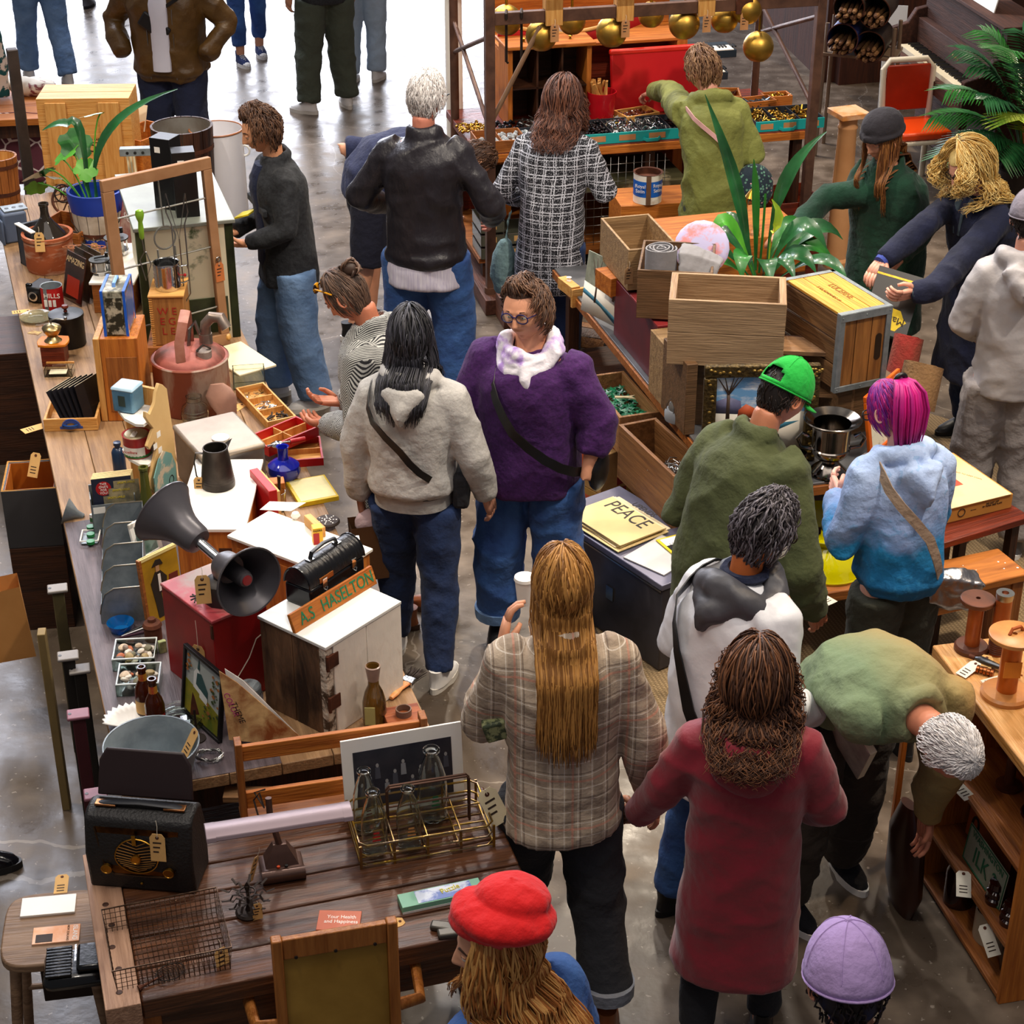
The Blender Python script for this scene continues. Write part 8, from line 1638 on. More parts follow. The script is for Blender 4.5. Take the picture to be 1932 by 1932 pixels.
# paintings
def paint_scene(t,w,h,mats,polys,y=0.):
 mb=MB()
 for i,(mi,pts)in enumerate(polys):mb.m(mi).prism([(min(1,max(0,x))*w,min(1,max(0,z))*h)for x,z in pts],-.0004,'xz',y-.0004*i*.6)
 return mb.o('painted_scene',mats,t,sharp=None)
def tree(x,z,s,mi,lean=0):
 out=[]
 def seg(x0,z0,x1,z1,w0,w1):dx,dz=x1-x0,z1-z0;L=math.hypot(dx,dz);nx,nz=-dz/L,dx/L;out.append((mi,[(x0-nx*w0,z0-nz*w0),(x0+nx*w0,z0+nz*w0),(x1+nx*w1,z1+nz*w1),(x1-nx*w1,z1-nz*w1)]))
 seg(x,z,x+lean,z+s*.5,.022,.016)
 for dx,dz in((-.18,.48),(-.06,.52),(.07,.5),(.2,.42),(.12,.3),(-.14,.28)):seg(x+lean,z+s*.45,x+lean+dx*s*1.1,z+s*(.45+dz),.011,.003)
 return out
SN=[mat('snow','#e6dfd0',var=.06),mat('river','#3f7c94',var=.2,sc=30),mat('tree_brown','#5a4638',var=.2),mat('wood_haze','#7c8474',col2='#a8ac9c',sc=16),mat('barn_orange','#c4562a'),mat('sky_blue','#6ca0d0',col2='#dfe4ea',sc=8,st=(1,1,3),lo=.45,hi=.6),mat('pine_green','#2f5a44'),mat('violet_shrub','#6a6a8c',var=.3,sc=30)]
p0=P(1096,584,ZR+.02);p1=P(1178,626,ZR+.02);d=p1-p0;t=T('winter_river_painting','unframed painting of a snowy river with bare trees leaning on the maroon trunk','painting',p0,math.atan2(d.y,d.x));w=d.length;h=.31;tilt(t,-8);bo(0,0,0,w,.006,h).o('canvas_board',SN[3],t,.001)
paint_scene(t,w,h,SN,[(0,[(0,0),(1,0),(1,.36),(.5,.44),(0,.5)]),(1,[(0,.38),(.3,.30),(.7,.16),(1,.04),(1,.0),(.75,.04),(.4,.2),(0,.3)]),(4,[(.62,.42),(.85,.38),(.85,.46),(.72,.5),(.62,.47)])]+tree(.28,.22,.75,2)+tree(.86,.14,.7,2)+tree(.68,.38,.6,2),-.001)
p0=P(1320,868,ZR);p1=P(1534,864,ZR);d=p1-p0;w=d.length;h=ZH(p0.y,690)-ZR;t=T('ornate_framed_painting','winter landscape in a heavy carved dark gilt frame on the zinc table','painting',p0,math.atan2(d.y,d.x));tilt(t,-3);b=.055
M_gilt=metal('dark_gilt','#5c4a26',.4,col2='#2c2210',sc=60,bump=.8,m=.6);bo(0,-.035,0,w,0,b).box(0,-.035,h-b,w,0,h).box(0,-.035,b,b,0,h-b).box(w-b,-.035,b,w,0,h-b).o('carved_frame',M_gilt,t,.008)
mb=MB();g=RG(2)
for k in rg(90):
 s_=g.choice((0,1,2,3));u=g.random();x,z=((u*w,b*.5),(u*w,h-b*.5),(b*.5,u*h),(w-b*.5,u*h))[s_];mb.sph((x+g.uniform(-.01,.01),-.036,z+g.uniform(-.01,.01)),(.009,.005,.006),6)
mb.o('carved_scrolls',metal('gilt_light','#9c8040',.35,m=.7),t)
bo(b,-.01,b,w-b,-.006,h-b).o('canvas',SN[5],t);q=paint_scene(t,w-2*b,h-2*b,SN,[(0,[(0,0),(1,0),(1,.5),(.7,.58),(.4,.5),(0,.56)]),(1,[(.35,.0),(.6,0),(.7,.25),(.95,.38),(.6,.34),(.45,.2)]),(7,[(0,.5),(.3,.48),(.28,.66),(.15,.72),(0,.66)]),(4,[(.25,.44),(.45,.42),(.44,.56),(.34,.62),(.26,.54)])]+tree(.14,.42,.75,2)+[(6,[(.62,.5),(.8,.5),(.71,.62)]),(0,[(.64,.58),(.78,.58),(.71,.72)]),(6,[(.65,.66),(.77,.66),(.71,.85)]),(2,[(.705,.4),(.715,.4),(.715,.5),(.705,.5)])],-.011);q.location=(b,0,b)
# open shelf frame
p0=P(1345,800,ZR);p0=V((P(1340,656,1.19).x,P(1340,656,1.19).y,ZR));p1=P(1620,668,1.19);d=V((p1.x-p0.x,p1.y-p0.y,0));w=d.length;t=T('open_shelf','grey weathered open shelf frame standing behind the ornate painting','shelf',p0,math.atan2(d.y,d.x));h=1.19-ZR
bo(0,0,h-.02,w,.16,h).o('top_board',W_grey,t,.002);bo(0,0,h*.45,w,.16,h*.45+.014).o('middle_board',W_grey,t,.002);bo(0,.16,0,w,.17,h).o('back_board',W_dark,t)
for x in(0,w*.47,w-.022):bo(x,0,0,x+.022,.16,h-.02).o('upright',W_grey,t,.002)
# milk crate lying
F=fitT(1.40,.36,(1587,596),(1685,577),(1487,524));a,rz,w,d,h=F;t=T('dairy_crate','wooden dairy crate with galvanised corners and hand hole, stencilled top, on its side','crate',a,rz)
M_c1=wood('crate_yellow','#d8a03c','#b8802a',1,r=.5);M_c2=wood('crate_brown','#a06a34','#6f4520',2,r=.5);M_c3=wood('crate_side','#7d5a38','#4c341e',1,r=.55)
for k in rg(3):bo(.01+(w-.02)*k/3,.01,h-.012,.01+(w-.02)*(k+1)/3-.004,d-.01,h-.001).o('top_slat',M_c1,t,.001)
for k in rg(3):bo(.01,.01,.01+(h-.024)*k/3,.022,d-.01,.01+(h-.024)*(k+1)/3-.008).o('side_slat',M_c3,t,.001)
for k in rg(3):
 x0=.01+(w-.02)*k/3;x1=.01+(w-.02)*(k+1)/3-.004
 bo(x0,.008,.01,x1,.02,h-.012).o('end_slat',M_c2,t,.001)
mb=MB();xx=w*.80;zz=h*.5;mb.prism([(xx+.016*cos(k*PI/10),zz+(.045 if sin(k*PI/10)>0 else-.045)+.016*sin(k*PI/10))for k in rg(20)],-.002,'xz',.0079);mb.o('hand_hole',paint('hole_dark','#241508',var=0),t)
mb=MB();e=.026
for(x0,x1)in((0,e),(w-e,w)):mb.box(x0,-.001,0,x1,.007,h)
mb.box(0,-.002,h-e*1.3,w,.006,h+.001).box(0,-.002,0,w,.006,e)
mb.box(0-.001,0,0,.009,e,h).box(-.001,0,h-.0009,w,e,h+.003).box(w-.02,0,h-.0008,w+.001,d,h+.002).box(0,d-e,h-.0008,w,d,h+.002).o('metal_edging',M_galv,t,.001)
mb=MB();[mb.sph((x,-.003,z),(.004,.002,.004),8)for x in(.012,w*.5,w-.012)for z in(.012,h-.015)];mb.o('rivets',M_galv,t)
text('LUCERNE',t,mat('stencil_brown','#8a5a1c',r=.8),.045,(w*.58,d*.5,h),(0,0,R(-90)),w=.9);text('5 GLADHANDS 64',t,mat('stencil_brown'),.022,(w*.34,d*.5,h),(0,0,R(-90)))
bx('riser_box','plain wooden box under the dairy crate','box',(V((a.x+.03,a.y+.05,ZR)),rz,.30,.3,a.z-ZR-.001),M_boxd)
a_,r_,w_,d_,_=fitT(1.42,.30,(1262,565),(1485,575),(1266,513));bx('riser_crate','plain wooden box under the big board crate','box',(V((a_.x+.10,a_.y+.06,ZR)),r_,w_-.16,d_-.08,a_.z-ZR-.001),M_boxd)
# urn and cup
M_sil=metal('tarnished_silver','#8c8680',.14,col2='#4a443e',sc=5,bump=.0)
a,r,h=rnd(1562,893,ZR,36,790);t=T('silver_urn','large tarnished silver wine urn with scroll handles on the near end of the zinc table','urn',a);R0=.118;
pr=[(0,0),(r,0),(r,.008),(r*.93,.02),(r*.6,.045),(r*.42,.06),(r*.45,.075),(r*.8,.085),(r*1.02,.11),(r*1.04,.125),(r*.98,.13),(r*1.0,.2),(r*1.03,h-.03),(R0,h-.006),(R0+.004,h),(R0-.002,h+.002),(r*.98,h-.018),(r*.92,h-.05),(r*.92,.14),(0,.11)]
la(pr,48).o('body',M_sil,t)
for sd in(-1,1):tu([(sd*r*1.0,0,.12),(sd*(r+.045),0,.13),(sd*(r+.06),0,.165),(sd*(r+.04),0,.19),(sd*(r+.015),0,.175)],[.009,.008,.008,.008,.01],10).o('scroll_handle',M_sil,t)
a,r,h=rnd(1503,905,ZR,14,838);t=T('trophy_cup','small tarnished trophy cup beside the big silver urn','cup',a);la([(0,.03),(.022,.03),(.012,.042),(.008,.06),(.012,.07),(.03,.09),(.034,.13),(.032,.13),(.027,.09),(0,.075)],24).o('bowl',M_sil,t);la([(0,0),(.03,0),(.03,.018),(.024,.03),(0,.03)],24).o('black_base',M_blk2,t)
# orange frame
p0=P(1637,873,ZR);p1=P(1700,815,ZR);d=p1-p0;w=d.length;h=.30;t=T('sketch_picture','orange wooden picture frame with a sketch, tilted beside the silver urn','picture',p0,math.atan2(d.y,d.x));tilt(t,-10);t.rotation_euler.y=0;b=.028
bo(0,-.016,0,w,0,b).box(0,-.016,h-b,w,0,h).box(0,-.016,b,b,0,h-b).box(w-b,-.016,b,w,0,h-b).o('frame',mat('orange_lacquer','#d8640c',col2='#b84e08',r=.35),t,.003);bo(b,-.006,b,w-b,-.003,h-b).o('sketch',mat('sketch_paper','#e3dcc6',col2='#9ca08c',r=.5,sc=14,lo=.55,hi=.65),t)
# burlap
for k,(px,py,c,c2,l,r0,h0)in enumerate(((1690,740,'#8f2c26','#5e3c28','red and brown striped sack cloth bundled behind the dairy crate',.075,.26),(1722,770,'#8c6c48','#6a4c30','brown sack cloth roll at the right end of the zinc table',.10,.20))):
 t=T('sack_roll',l,'sack',P(px,py,ZR));mb=MB();roll(mb,(0,0,0),r0,h0,3,.012);o=mb.o('sack_cloth',mat('sack_%d'%k,c,col2=c2,r=.95,bump=.5,bsc=70,sc=5),t);t.rotation_euler=(R(-28+60*k*0),R(14),0)
# plant
pb=P(1428,545,1.13);pb=V((1.19,8.62,ZR));
t=T('peace_lily','leafy peace lily with tall strap leaves rising behind the big crate','plant',V((0,0,0)));cy=8.55;base=at_(1438,520,cy);base=V((base.x,cy,base.z-.10));t.location=base
la([(0,-.22),(.08,-.22),(.11,0),(.10,0),(.0,-.02)],24).o('plant_pot',mat('pot_dark','#2a2622',r=.6),t)
bx('plant_riser','plain wooden box under the peace lily pot','box',(V((base.x-.12,cy-.12,ZR)),0,.24,.24,base.z-.22-ZR-.002),M_boxd)
def Lp(px,py,y):return at_(px,py,y)-base
def lilyleaf(tip,mid,y1,wd,m,y0=0):
 mb=MB();p0=V((0,0,0));m1=Lp(mid[0],mid[1],cy+y1*.5);p1=Lp(tip[0],tip[1],cy+y1);c=m1*2-(p0+p1)*.5;pts=bez(p0,c,p1,12)
 ws=[.004,.005,.006,.012,.026,.040,.048,.048,.042,.030,.016,.002];blade(mb,pts,[q*wd for q in ws],fold=.22);mb.o('leaf',m,t)
for tip,mid,y1,wd,m in(((1290,498),(1350,462),-.1,1.1,M_leafD),((1325,455),(1375,440),.15,1.1,M_leafD),((1370,400),(1400,440),.2,.7,M_leafD),((1345,450),(1380,425),-.05,.9,M_leafL),((1590,452),(1520,438),.1,1.1,M_leafD),((1560,470),(1500,432),-.1,1.1,M_leafD),((1575,500),(1510,465),.0,1.,M_leaf),((1540,515),(1490,480),-.15,1.1,M_leafD),((1530,440),(1480,430),.25,.9,M_leaf),((1455,540),(1445,490),-.25,1.,M_leafD),((1400,530),(1405,480),-.22,1.,M_leaf),((1500,530),(1470,490),-.22,.9,M_leafD),((1310,520),(1360,490),-.2,.9,M_leaf),((1600,540),(1540,490),-.2,.8,M_leafD)):lilyleaf(tip,mid,y1,wd,m)
for pts,ws,m in((((1414,500),(1405,380),(1330,178)),(.008,.012,.016,.022,.030,.036,.038,.036,.030,.022,.012,.002),M_leafD),(((1425,510),(1428,380),(1422,300)),(.007,.008,.010,.012,.016,.018,.020,.020,.018,.014,.008,.002),M_leaf),(((1448,510),(1450,330),(1560,248)),(.006,.007,.008,.010,.018,.030,.036,.036,.030,.022,.012,.002),M_leafD),(((1432,515),(1440,440),(1444,365)),(.006,)*12,M_leaf)):
 mb=MB();blade(mb,bez(*[Lp(x,y,cy+.05)for x,y in pts],12),ws,fold=.3);mb.o('strap_leaf',m,t)
mb=MB();blade(mb,bez(Lp(1448,520,cy),Lp(1455,440,cy),Lp(1458,378,cy-.05),8)[:5]+bez(Lp(1460,440,cy-.05),Lp(1478,410,cy-.05),Lp(1456,376,cy-.05),5),[.004,.004,.004,.004,.004,.008,.02,.024,.016,.003],fold=.5);mb.o('yellow_spathe',M_leafY,t)
# lantern and toolbox behind plant
t=T('brass_lantern','brass-framed glass lantern with a bottle-neck post among the plants','lantern',V((at_(1415,440,9.2).x,9.2,at_(1415,440,9.2).z)));mb=MB()
for x in(-.04,.04):
 for y in(-.04,.04):mb.tube([(x,y,0),(x*.7,y*.7,.2)],.004,6)
mb.o('brass_frame',M_brass,t);la([(.05,.01),(.035,.19)],4).o('glass_body',M_glass,t);la([(.04,.2),(.01,.24),(0,.25)],12).o('cap',M_brass,t)
zl=t.location.z;bx('tool_chest','honey wood tool chest behind the peace lily and blankets','chest',(V((.86,9.02,ZR-.0)),rzR,.72,.42,zl-ZR-.002),W_orange)
# barrel, second painting etc. on the far end
t=T('small_barrel','brown stave barrel lying on its side beneath the far end of the zinc table','barrel',P(1095,705,.0)+V((0,0,.16)),R(72));r,L=.15,.42
mb=MB();n=14
for i in rg(n):
 a0=2*PI*i/n;pts=[];mb.m(i%2);T0=mb.T;mb.T=MR(PI/2,4,'X');mb.lathe([(r*.88,-L/2),(r*.97,-L/4),(r,0),(r*.97,L/4),(r*.88,L/2),(r*.8,L/2),(r*.8,-L/2)],2,a0=a0+.02,a1=a0+2*PI/n-.02);mb.T=T0
mb.o('staves',[wood('barrel_dark','#5a3a24','#3c2414'),wood('barrel_light','#9c6a34','#6f4420')],t);mb=MB();mb.T=MR(PI/2,4,'X')
for z in(-L*.4,L*.4):mb.lathe([(r*.92,z-.015),(r*.925,z+.015),(r*.9,z+.015)],28)
mb.o('iron_hoops',M_iron,t);MB().mt(MR(PI/2,4,'X')).lathe([(0,-L/2+.01),(r*.84,-L/2+.01)],28).o('barrel_head',W_warm,t)
p=P(1180,930,ZR)
t=T('pale_drawer_front','pale wood drawer with a white knob projecting at the far left corner','drawer',P(1078,560,ZR),R(25));bo(0,0,-.01,.05,.16,.05).box(0,-.01,-.06,.14,.01,.04).o('drawer_body',W_pine,t,.002);la([(0,.05),(.012,.05),(.008,.06),(.014,.07),(0,.075)],14,c=(.03,.09,0)).o('porcelain_knob',M_white,t)
bo(.05,-.012,-.035,.075,-.010,-.01).o('sticker',M_white,t)
# trunk, newspapers
F=fit(0,(1242,1270),(1345,1226),(1122,1090),h=.0);a,rz,w,d,_=F;h=ZH(a.y,1108);w=.40;t=T('storage_trunk','blue-grey steel trunk on the rug with papers piled on its lid','trunk',a+V((0,0,.011)),rz);M_tr=mat('trunk_steel','#47464e',col2='#37363c',r=.35,m=.4,sc=5)
bo(0,0,0,w,d,h-.03).o('body',M_tr,t,.006);bo(-.006,-.006,h-.028,w+.006,d+.006,h).o('lid',mat('trunk_lid','#6a6a7e',r=.35,m=.35),t,.004);mb=MB();
bo(-.008,d*.4,h*.45,-.0005,d*.46,h*.6).o('hasp',M_steel,t);bo(-.010,.0,h-.035,-.006,d,h-.028).o('lid_lip',M_steel,t)
rm=MR(rz,3,'Z')
def tr(x,y,z):return a+rm@V((x,y,z))+V((0,0,.011))
g=RG(6)
for k in rg(6):
 q=one(bo(0,0,0,.30-.01*k,.36,.004),'newspaper',[mat('newsprint_%d'%(k%2),('#ead9b0','#dcc48c')[k%2],r=.85,var=.1,sc=6)],('yellowed newspaper at the bottom of the pile on the trunk','second yellowed newspaper from the bottom of the pile','third yellowed newspaper from the bottom of the pile','fourth yellowed newspaper from the bottom of the pile','fifth yellowed newspaper from the bottom of the pile','topmost yellowed newspaper with huge PEACE headline on the trunk')[k],'newspaper',tr(.02+g.uniform(-.02,.02),d*.42+g.uniform(-.02,.02),h+.001+.0055*k),rz+g.uniform(-.08,.08),'newspapers on the trunk')
text('PEACE',q,mat('headline','#3a3632',r=.8,var=.3,sc=50),.115,(.20,.19,.0045),(0,0,R(-90)),w=.8)
text('UPENDS',q,mat('headline'),.05,(.285,.18,.0045),(0,0,R(-90)),w=.8)
t=T('magazine','open grey printed journal on the near half of the trunk','magazine',tr(.05,.05,h+.002),rz+.2);bo(0,0,0,.26,.22,.005).o('pages',mat('journal','#c9c6c4',r=.7,var=.1),t)
t=T('spiral_notebook','yellow-bordered spiral notebook with a dark photo on the trunk lid','notebook',tr(.18,.13,h+.009),rz-.15);bo(0,0,0,.2,.16,.006).o('cover',mat('note_yellow','#e8d01c',r=.4),t,.001);bo(.012,.012,.006,.2,.148,.007).o('photo_print',M_black,t);bo(.012,.09,.007,.2,.148,.0075).o('white_strip',M_white,t)
mb=MB();[mb.tor((.03+.014*k,.09,.008),.006,.0012,0,10,4)for k in rg(12)];mb.o('wire_spiral',M_iron,t)
# beer boxes
p=P(1132,1010,0);
for k,(z,l,mm)in enumerate(((.012,'lower cardboard beer case behind the steel trunk','#a8823a'),(.22,'upper cardboard beer case with a maroon stripe and BEER lettering','#b08a56'))):
 t=T('beer_case',l,'case',V((p.x,p.y,z)),rz+.05);bo(0,0,0,.30,.42,.205).o('carton',mat('carton_%d'%k,mm,col2='#8a6438',r=.8,sc=4),t,.003);bo(.10,-.001,.02,.16,.42,.2062).o('maroon_stripe',mat('stripe_maroon','#8a1f2c',r=.7),t);
 bo(-.001,.08,.05,0,.3,.17).o('side_panel_print',mat('print_orange2','#b8502c',r=.7,col2='#8a3a20',sc=20),t)
 if k:text('BEER',t,M_ink,.07,(.235,.24,.206),(0,0,R(-90)))
# --- lower right: yellow shade on plank stand, boxes, benches, spools, shelves
p=P(1540,1120,.42);t=T('plank_stand','low stand of thick wooden planks under the yellow shade','stand',(p.x-.15,p.y-.05,0),rzR)
for k in rg(3):bo(0,.16*k,.37,.62,.16*k+.15,.42).o('plank',W_warm,t,.006)
for x in(.04,.52):
 for y in(.04,.38):bo(x,y,0.012,x+.05,y+.05,.37).o('leg',W_darkZ,t)
a,r,h=rnd(1563,1072,.42,66,975);t=T('bell_lamp','big translucent yellow bell-shaped lamp shade on the plank stand','lamp shade',a);M_yel=mat('yellow_acrylic','#f2ea00',r=.08,var=0,trans=.35,coat=.6);
la([(.15,0),(.155,.012),(.148,.02),(.142,.05),(.12,.085),(.07,.13),(.052,.15),(.045,.16),(.045,.2),(.041,.2),(.041,.16),(.066,.126),(.115,.08),(.138,.045),(.143,.015)],48).o('shade_body',M_yel,t);la([(.046,.19),(.046,.225),(.036,.235),(0,.235)],24).o('dark_collar',mat('collar_dark','#2c2a10',r=.2),t);la([(.12,.10),(.19,.19),(.192,.188),(.122,.095)],40,c=(.0,.10,-.02)).o('rear_flare',mat('yellow_dim','#a8a400',r=.15,var=0,trans=.3),t)
ttag(P(1552,1128,.4215),R(38),0,'white paper tag on the front plank below the yellow shade',1.3,mat('bright_tag','#efeada'))
# carton table
zt=.58;F=fit(zt,(1772,1012),(1905,972),(1785,905),h=.0);a,rz,w,d,_=F;t=T('slatted_table','low red-brown slatted table holding a flat carton','table',(a.x-.02,a.y-.05,0),rz)
for k in rg(3):bo(0,.15*k-.02,zt-.03,.5,.15*k+.115,zt).o('slat',W_red,t,.003)
for x in(.04,.42):
 for y in(0,.3):bo(x,y,.012,x+.04,y+.04,zt-.03).o('leg',W_darkZ,t)
F=fit(zt,(1770,992),(1908,958),(1792,880),h=.075);a,rz,w,d,h=F;t=T('record_carton','flat tan carton with a red line drawing on its cream lid','carton',a,rz);bo(0,0,0,w,d,h-.006).o('carton_body',mat('carton_tan','#c98a3c',r=.75,var=.1),t,.003);bo(-.012,-.006,h-.004,w-.015,d+.01,h).o('lid_flap',mat('lid_cream','#e6cc94',r=.75,var=.06),t,.001)
bo(w*.25,d*.35,h,w*.6,d*.75,h+.001).o('red_drawing',mat('drawing_red','#b84a34',r=.8),t);bo(w*.18,d*.42,h+.001,w*.5,d*.72,h+.002).o('drawing_page',mat('lid_cream'),t);text('HOLD TO KEEP COOL',t,M_inkr,.014,(w*.78,d*.5,h),(0,0,R(-60)));text('DO NOT LIFT\nBY PAPER SIDE FLAPS',t,M_ink,.011,(w*.72,-.001,h*.6),FRONT);mb=MB().tor((w*.3,-.001,h*.5),.018,.002,1,20,5);mb.prism([(w*.42,h*.5),(w*.44,h*.53),(w*.44,h*.51),(w*.5,h*.51),(w*.5,h*.49),(w*.44,h*.49),(w*.44,h*.47)],-.001);mb.o('printed_emblem',M_ink,t)
# bench
zb=.50;F=fit(zb,(1740,1128),(1932,1085),(1800,1052),h=.0);a,rz,w,d,_=F;w=.52;t=T('paint_splashed_bench','small orange-brown wooden bench spattered with white paint','bench',(a.x,a.y,0),rz);M_bn=mat('bench_orange','#b8702c',col2='#8a4c18',r=.45,sc=4,st=(1,8,8));bo(0,0,zb-.035,w,d,zb).o('seat',M_bn,t,.005);bo(.03,.02,zb-.12,w-.03,.04,zb-.035).o('apron',M_bn,t)
for x in(.01,w-.07):
 for y in(.01,d-.06):bo(x,y,.012,x+.055,y+.05,zb-.035).o('leg',W_warmZ,t,.004)
mb=MB();g=RG(8);[mb.cyl((x,y,zb),(x,y,zb+.0012),g.uniform(.002,.006),n=8)for x,y in[(g.uniform(.02,w-.02),g.uniform(.02,d-.02))for k in rg(22)]];mb.o('paint_specks',M_white,t)
# shelf unit with plank top
N=P(1878,1887,0);N.z=0;dirn=R(-12.5);su=T('shelf_unit','honey wood open shelf unit with a thick plank top at the right edge','shelf unit',N,R(12.5));# local y away, x right
Ls=.62;Ds=.42;zs=1.0
bo(0,-.022,0,Ds,0,zs-.045).o('end_panel',W_orangeZ,su,.003);bo(0,Ls,0,Ds,Ls+.022,zs-.045).o('end_panel',W_orangeZ,su,.003);bo(Ds-.012,0,0,Ds,Ls,zs-.045).o('back_panel',W_warm,su)
z2=ZH(N.y+.1,1742);z3=ZH(N.y+.1,1600)
for z in(.03,z2,z3):bo(0,0,z-.018,Ds-.012,Ls,z).o('shelf_board',W_warmY,su,.002)
bo(-.05,-.06,zs-.045,Ds+.5,Ls+.05,zs).o('plank_top',wood('plank_top','#d8a468','#b07838',1,r=.4),su,.006)
Ms=MT(N)@MR(R(12.5),4,'Z')
def su_(x,y,z):return Ms@V((x,y,z))
# spools on top
M_sp=mat('spool_wood','#b05a24',col2='#7a3212',r=.3,sc=5);M_spd=mat('spool_dark','#6a3a24',col2='#3c2014',r=.4,sc=6)
def spool(label,px,py,R1,r,h,m,m2,top=True,base=True):
 t=T('thread_bobbin',label,'bobbin',P(px,py,zs));mb=la([(0,0),(r,0),(r,h-(.012 if top else 0)),(0,h-.012)],28);mb.o('barrel',m,t)
 if base:la([(0,0),(R1,0),(R1,.014),(R1*.9,.022),(r,.024)],36).o('bottom_flange',m2,t)
 if top:la([(r,h-.024),(R1*.9,h-.02),(R1,h-.014),(R1,h-.002),(R1*.96,h),(.008,h),(.008,h-.01),(0,h-.01)],36).o('top_flange',m2,t)
 return t
h1=lambda px,py,top:ZH(P(px,py,zs).y,top)-zs
spool('mahogany bobbin with wide flanges, the left of the two standing behind',1832,1225,.058,.026,h1(1832,1225,1128),M_sp,M_spd)
t=spool('tall ringed bobbin tube with a silver collar, beside the wide-flanged one',1880,1232,.05,.028,h1(1880,1232,1120),M_sp,M_spd,top=False,base=False);hh=h1(1880,1232,1120);la([(.028,hh-.02),(.030,hh-.01),(.030,hh+.004),(.012,hh+.004),(.012,hh-.01)],28).o('silver_collar',M_steel,t);mb=MB();[mb.tor((0,0,.01+.008*k),.028,.003,2,26,5)for k in rg(9)];mb.o('ringed_foot',M_spd,t)
t=spool('largest pale bobbin with a cleat on top, at the right edge',1897,1312,.082,.033,h1(1897,1312,1195),mat('spool_orange','#c8641c',col2='#a84e12',r=.28),mat('spool_pale','#c98a4c',col2='#a86a34',r=.35));hh=h1(1897,1312,1195);tu([(-.02,-.01,hh),(-.01,0,hh+.016),(.02,.015,hh+.016),(.03,.02,hh)],.006,8).o('wooden_cleat',M_sp,t)
bo(-.028,-.0345,.09,.028,-.032,.15).o('paper_label',mat('label_orange','#e08a2c',r=.6),t)
for(px,py,rz,rx,l,m)in((1828,1268,-50,10,'white paper tag tied to the left bobbin',mat('bright_tag')),(1858,1262,-20,20,'kraft tag with shop stamp between the two tall bobbins',None),(1878,1290,-72,5,'long cream tag lying by the plumb bob',mat('bright_tag'))):ttag(P(px,py,zs)+V((0,0,.012)),R(rz),R(rx),l,1.,m)
t=T('plumb_bob','slender grey metal plumb bob with a copper tip on the plank top','plumb bob',P(1838,1250,zs)+V((0,0,.018)),R(-38));t.rotation_euler.y=0;tu([(0,0,0),(.02,0,0),(.05,0,0),(.12,0,0),(.13,0,0)],[.006,.015,.013,.006,.005],16).o('bob_body',metal('bob_grey','#6a6e74',.35),t);tu([(.13,0,0),(.17,0,0)],[.005,.003],10).o('copper_tip',metal('copper','#a8643c',.3),t);MB().cyl((-.02,0,0),(0,0,0),.008,n=12).o('threaded_cap',M_rust,t)
t=T('brass_valve','short brass and copper valve fitting beside the plumb bob','valve',P(1842,1268,zs)+V((0,0,.014)),R(-30));mb=MB();[mb.cyl((.012*k,0,0),(.012*k+.009,0,0),.014-.002*(k%2),n=16)for k in rg(5)];mb.o('fitting',metal('copper'),t)
one(bo(0,-.012,0,.2,.012,.012),'wood_strip',W_orange,'narrow orange wood slat lying beside the large bobbin','slat',P(1905,1290,zs)+V((0,0,.002)),R(-40))
# contents of shelf unit
t=T('licence_plate','green on white WASHINGTON licence plate reading ILK 2 on the middle shelf','licence plate',su_(.05,.44,z2+.004),R(12.5)-PI/2);tilt(t,-6);bo(0,0,0,.29,.003,.15).o('plate',mat('plate_white','#a8b09a',col2='#8c947e',r=.4,sc=8),t,.002);G_=paint('plate_green','#0f6a44');text('WASHINGTON',t,G_,.034,(.145,-.002,.125),FRONT);text('ILK 2',t,G_,.09,(.15,-.002,.06),FRONT,w=.9);tu([(0.004,-.002,.004),(.286,-.002,.004),(.286,-.002,.146),(.004,-.002,.146)],.002,5,closed=True).o('raised_border',G_,t)
t=T('orange_plate','orange licence plate with a dark 0 behind the white one','licence plate',su_(.12,.50,z2+.006),R(12.5)-PI/2+.1);tilt(t,-4);bo(-.06,0,0,.22,.003,.15).o('plate',mat('plate_orange','#b8602c',r=.5,var=.15),t,.002);text('0',t,M_ink,.11,(-.01,-.002,.06),FRONT)
M_bg=mat('brown_glaze','#2e0d08',r=.08,var=.1,coat=.6)
t=T('glazed_bowl','shiny dark brown glazed bowl on the top shelf of the unit','bowl',su_(.15,.16,z3+.001));la([(0,.004),(.03,0),(.06,.04),(.066,.07),(.06,.068),(.055,.04),(0,.01)],32).o('bowl_body',mat('bowl_brown','#6a1c0c',r=.08,coat=.6),t);MB().tor((0,0,.069),.063,.004,2,32,6).o('rolled_rim',M_bg,t)
t=T('wooden_bobbin','dark wooden bobbin standing on the top shelf of the unit','bobbin',su_(.16,.40,z3+.001));la([(0,0),(.045,0),(.045,.012),(.018,.016),(.018,.2),(0,.2)],24).o('bobbin_body',M_spd,t)
for k,(x,y)in enumerate(((.06,.20),(.06,.09))):
 t=T('glass_insulator',('dark ribbed glass insulator on the middle shelf, rear','dark ribbed glass insulator on the middle shelf, front')[k],'insulator',su_(x,y,z2+.001),0,'dark insulators');la([(0,0),(.035,0),(.037,.02),(.030,.026),(.036,.035),(.034,.05),(.026,.056),(.032,.066),(.028,.085),(0,.09)],26).o('insulator_body',M_bg,t)
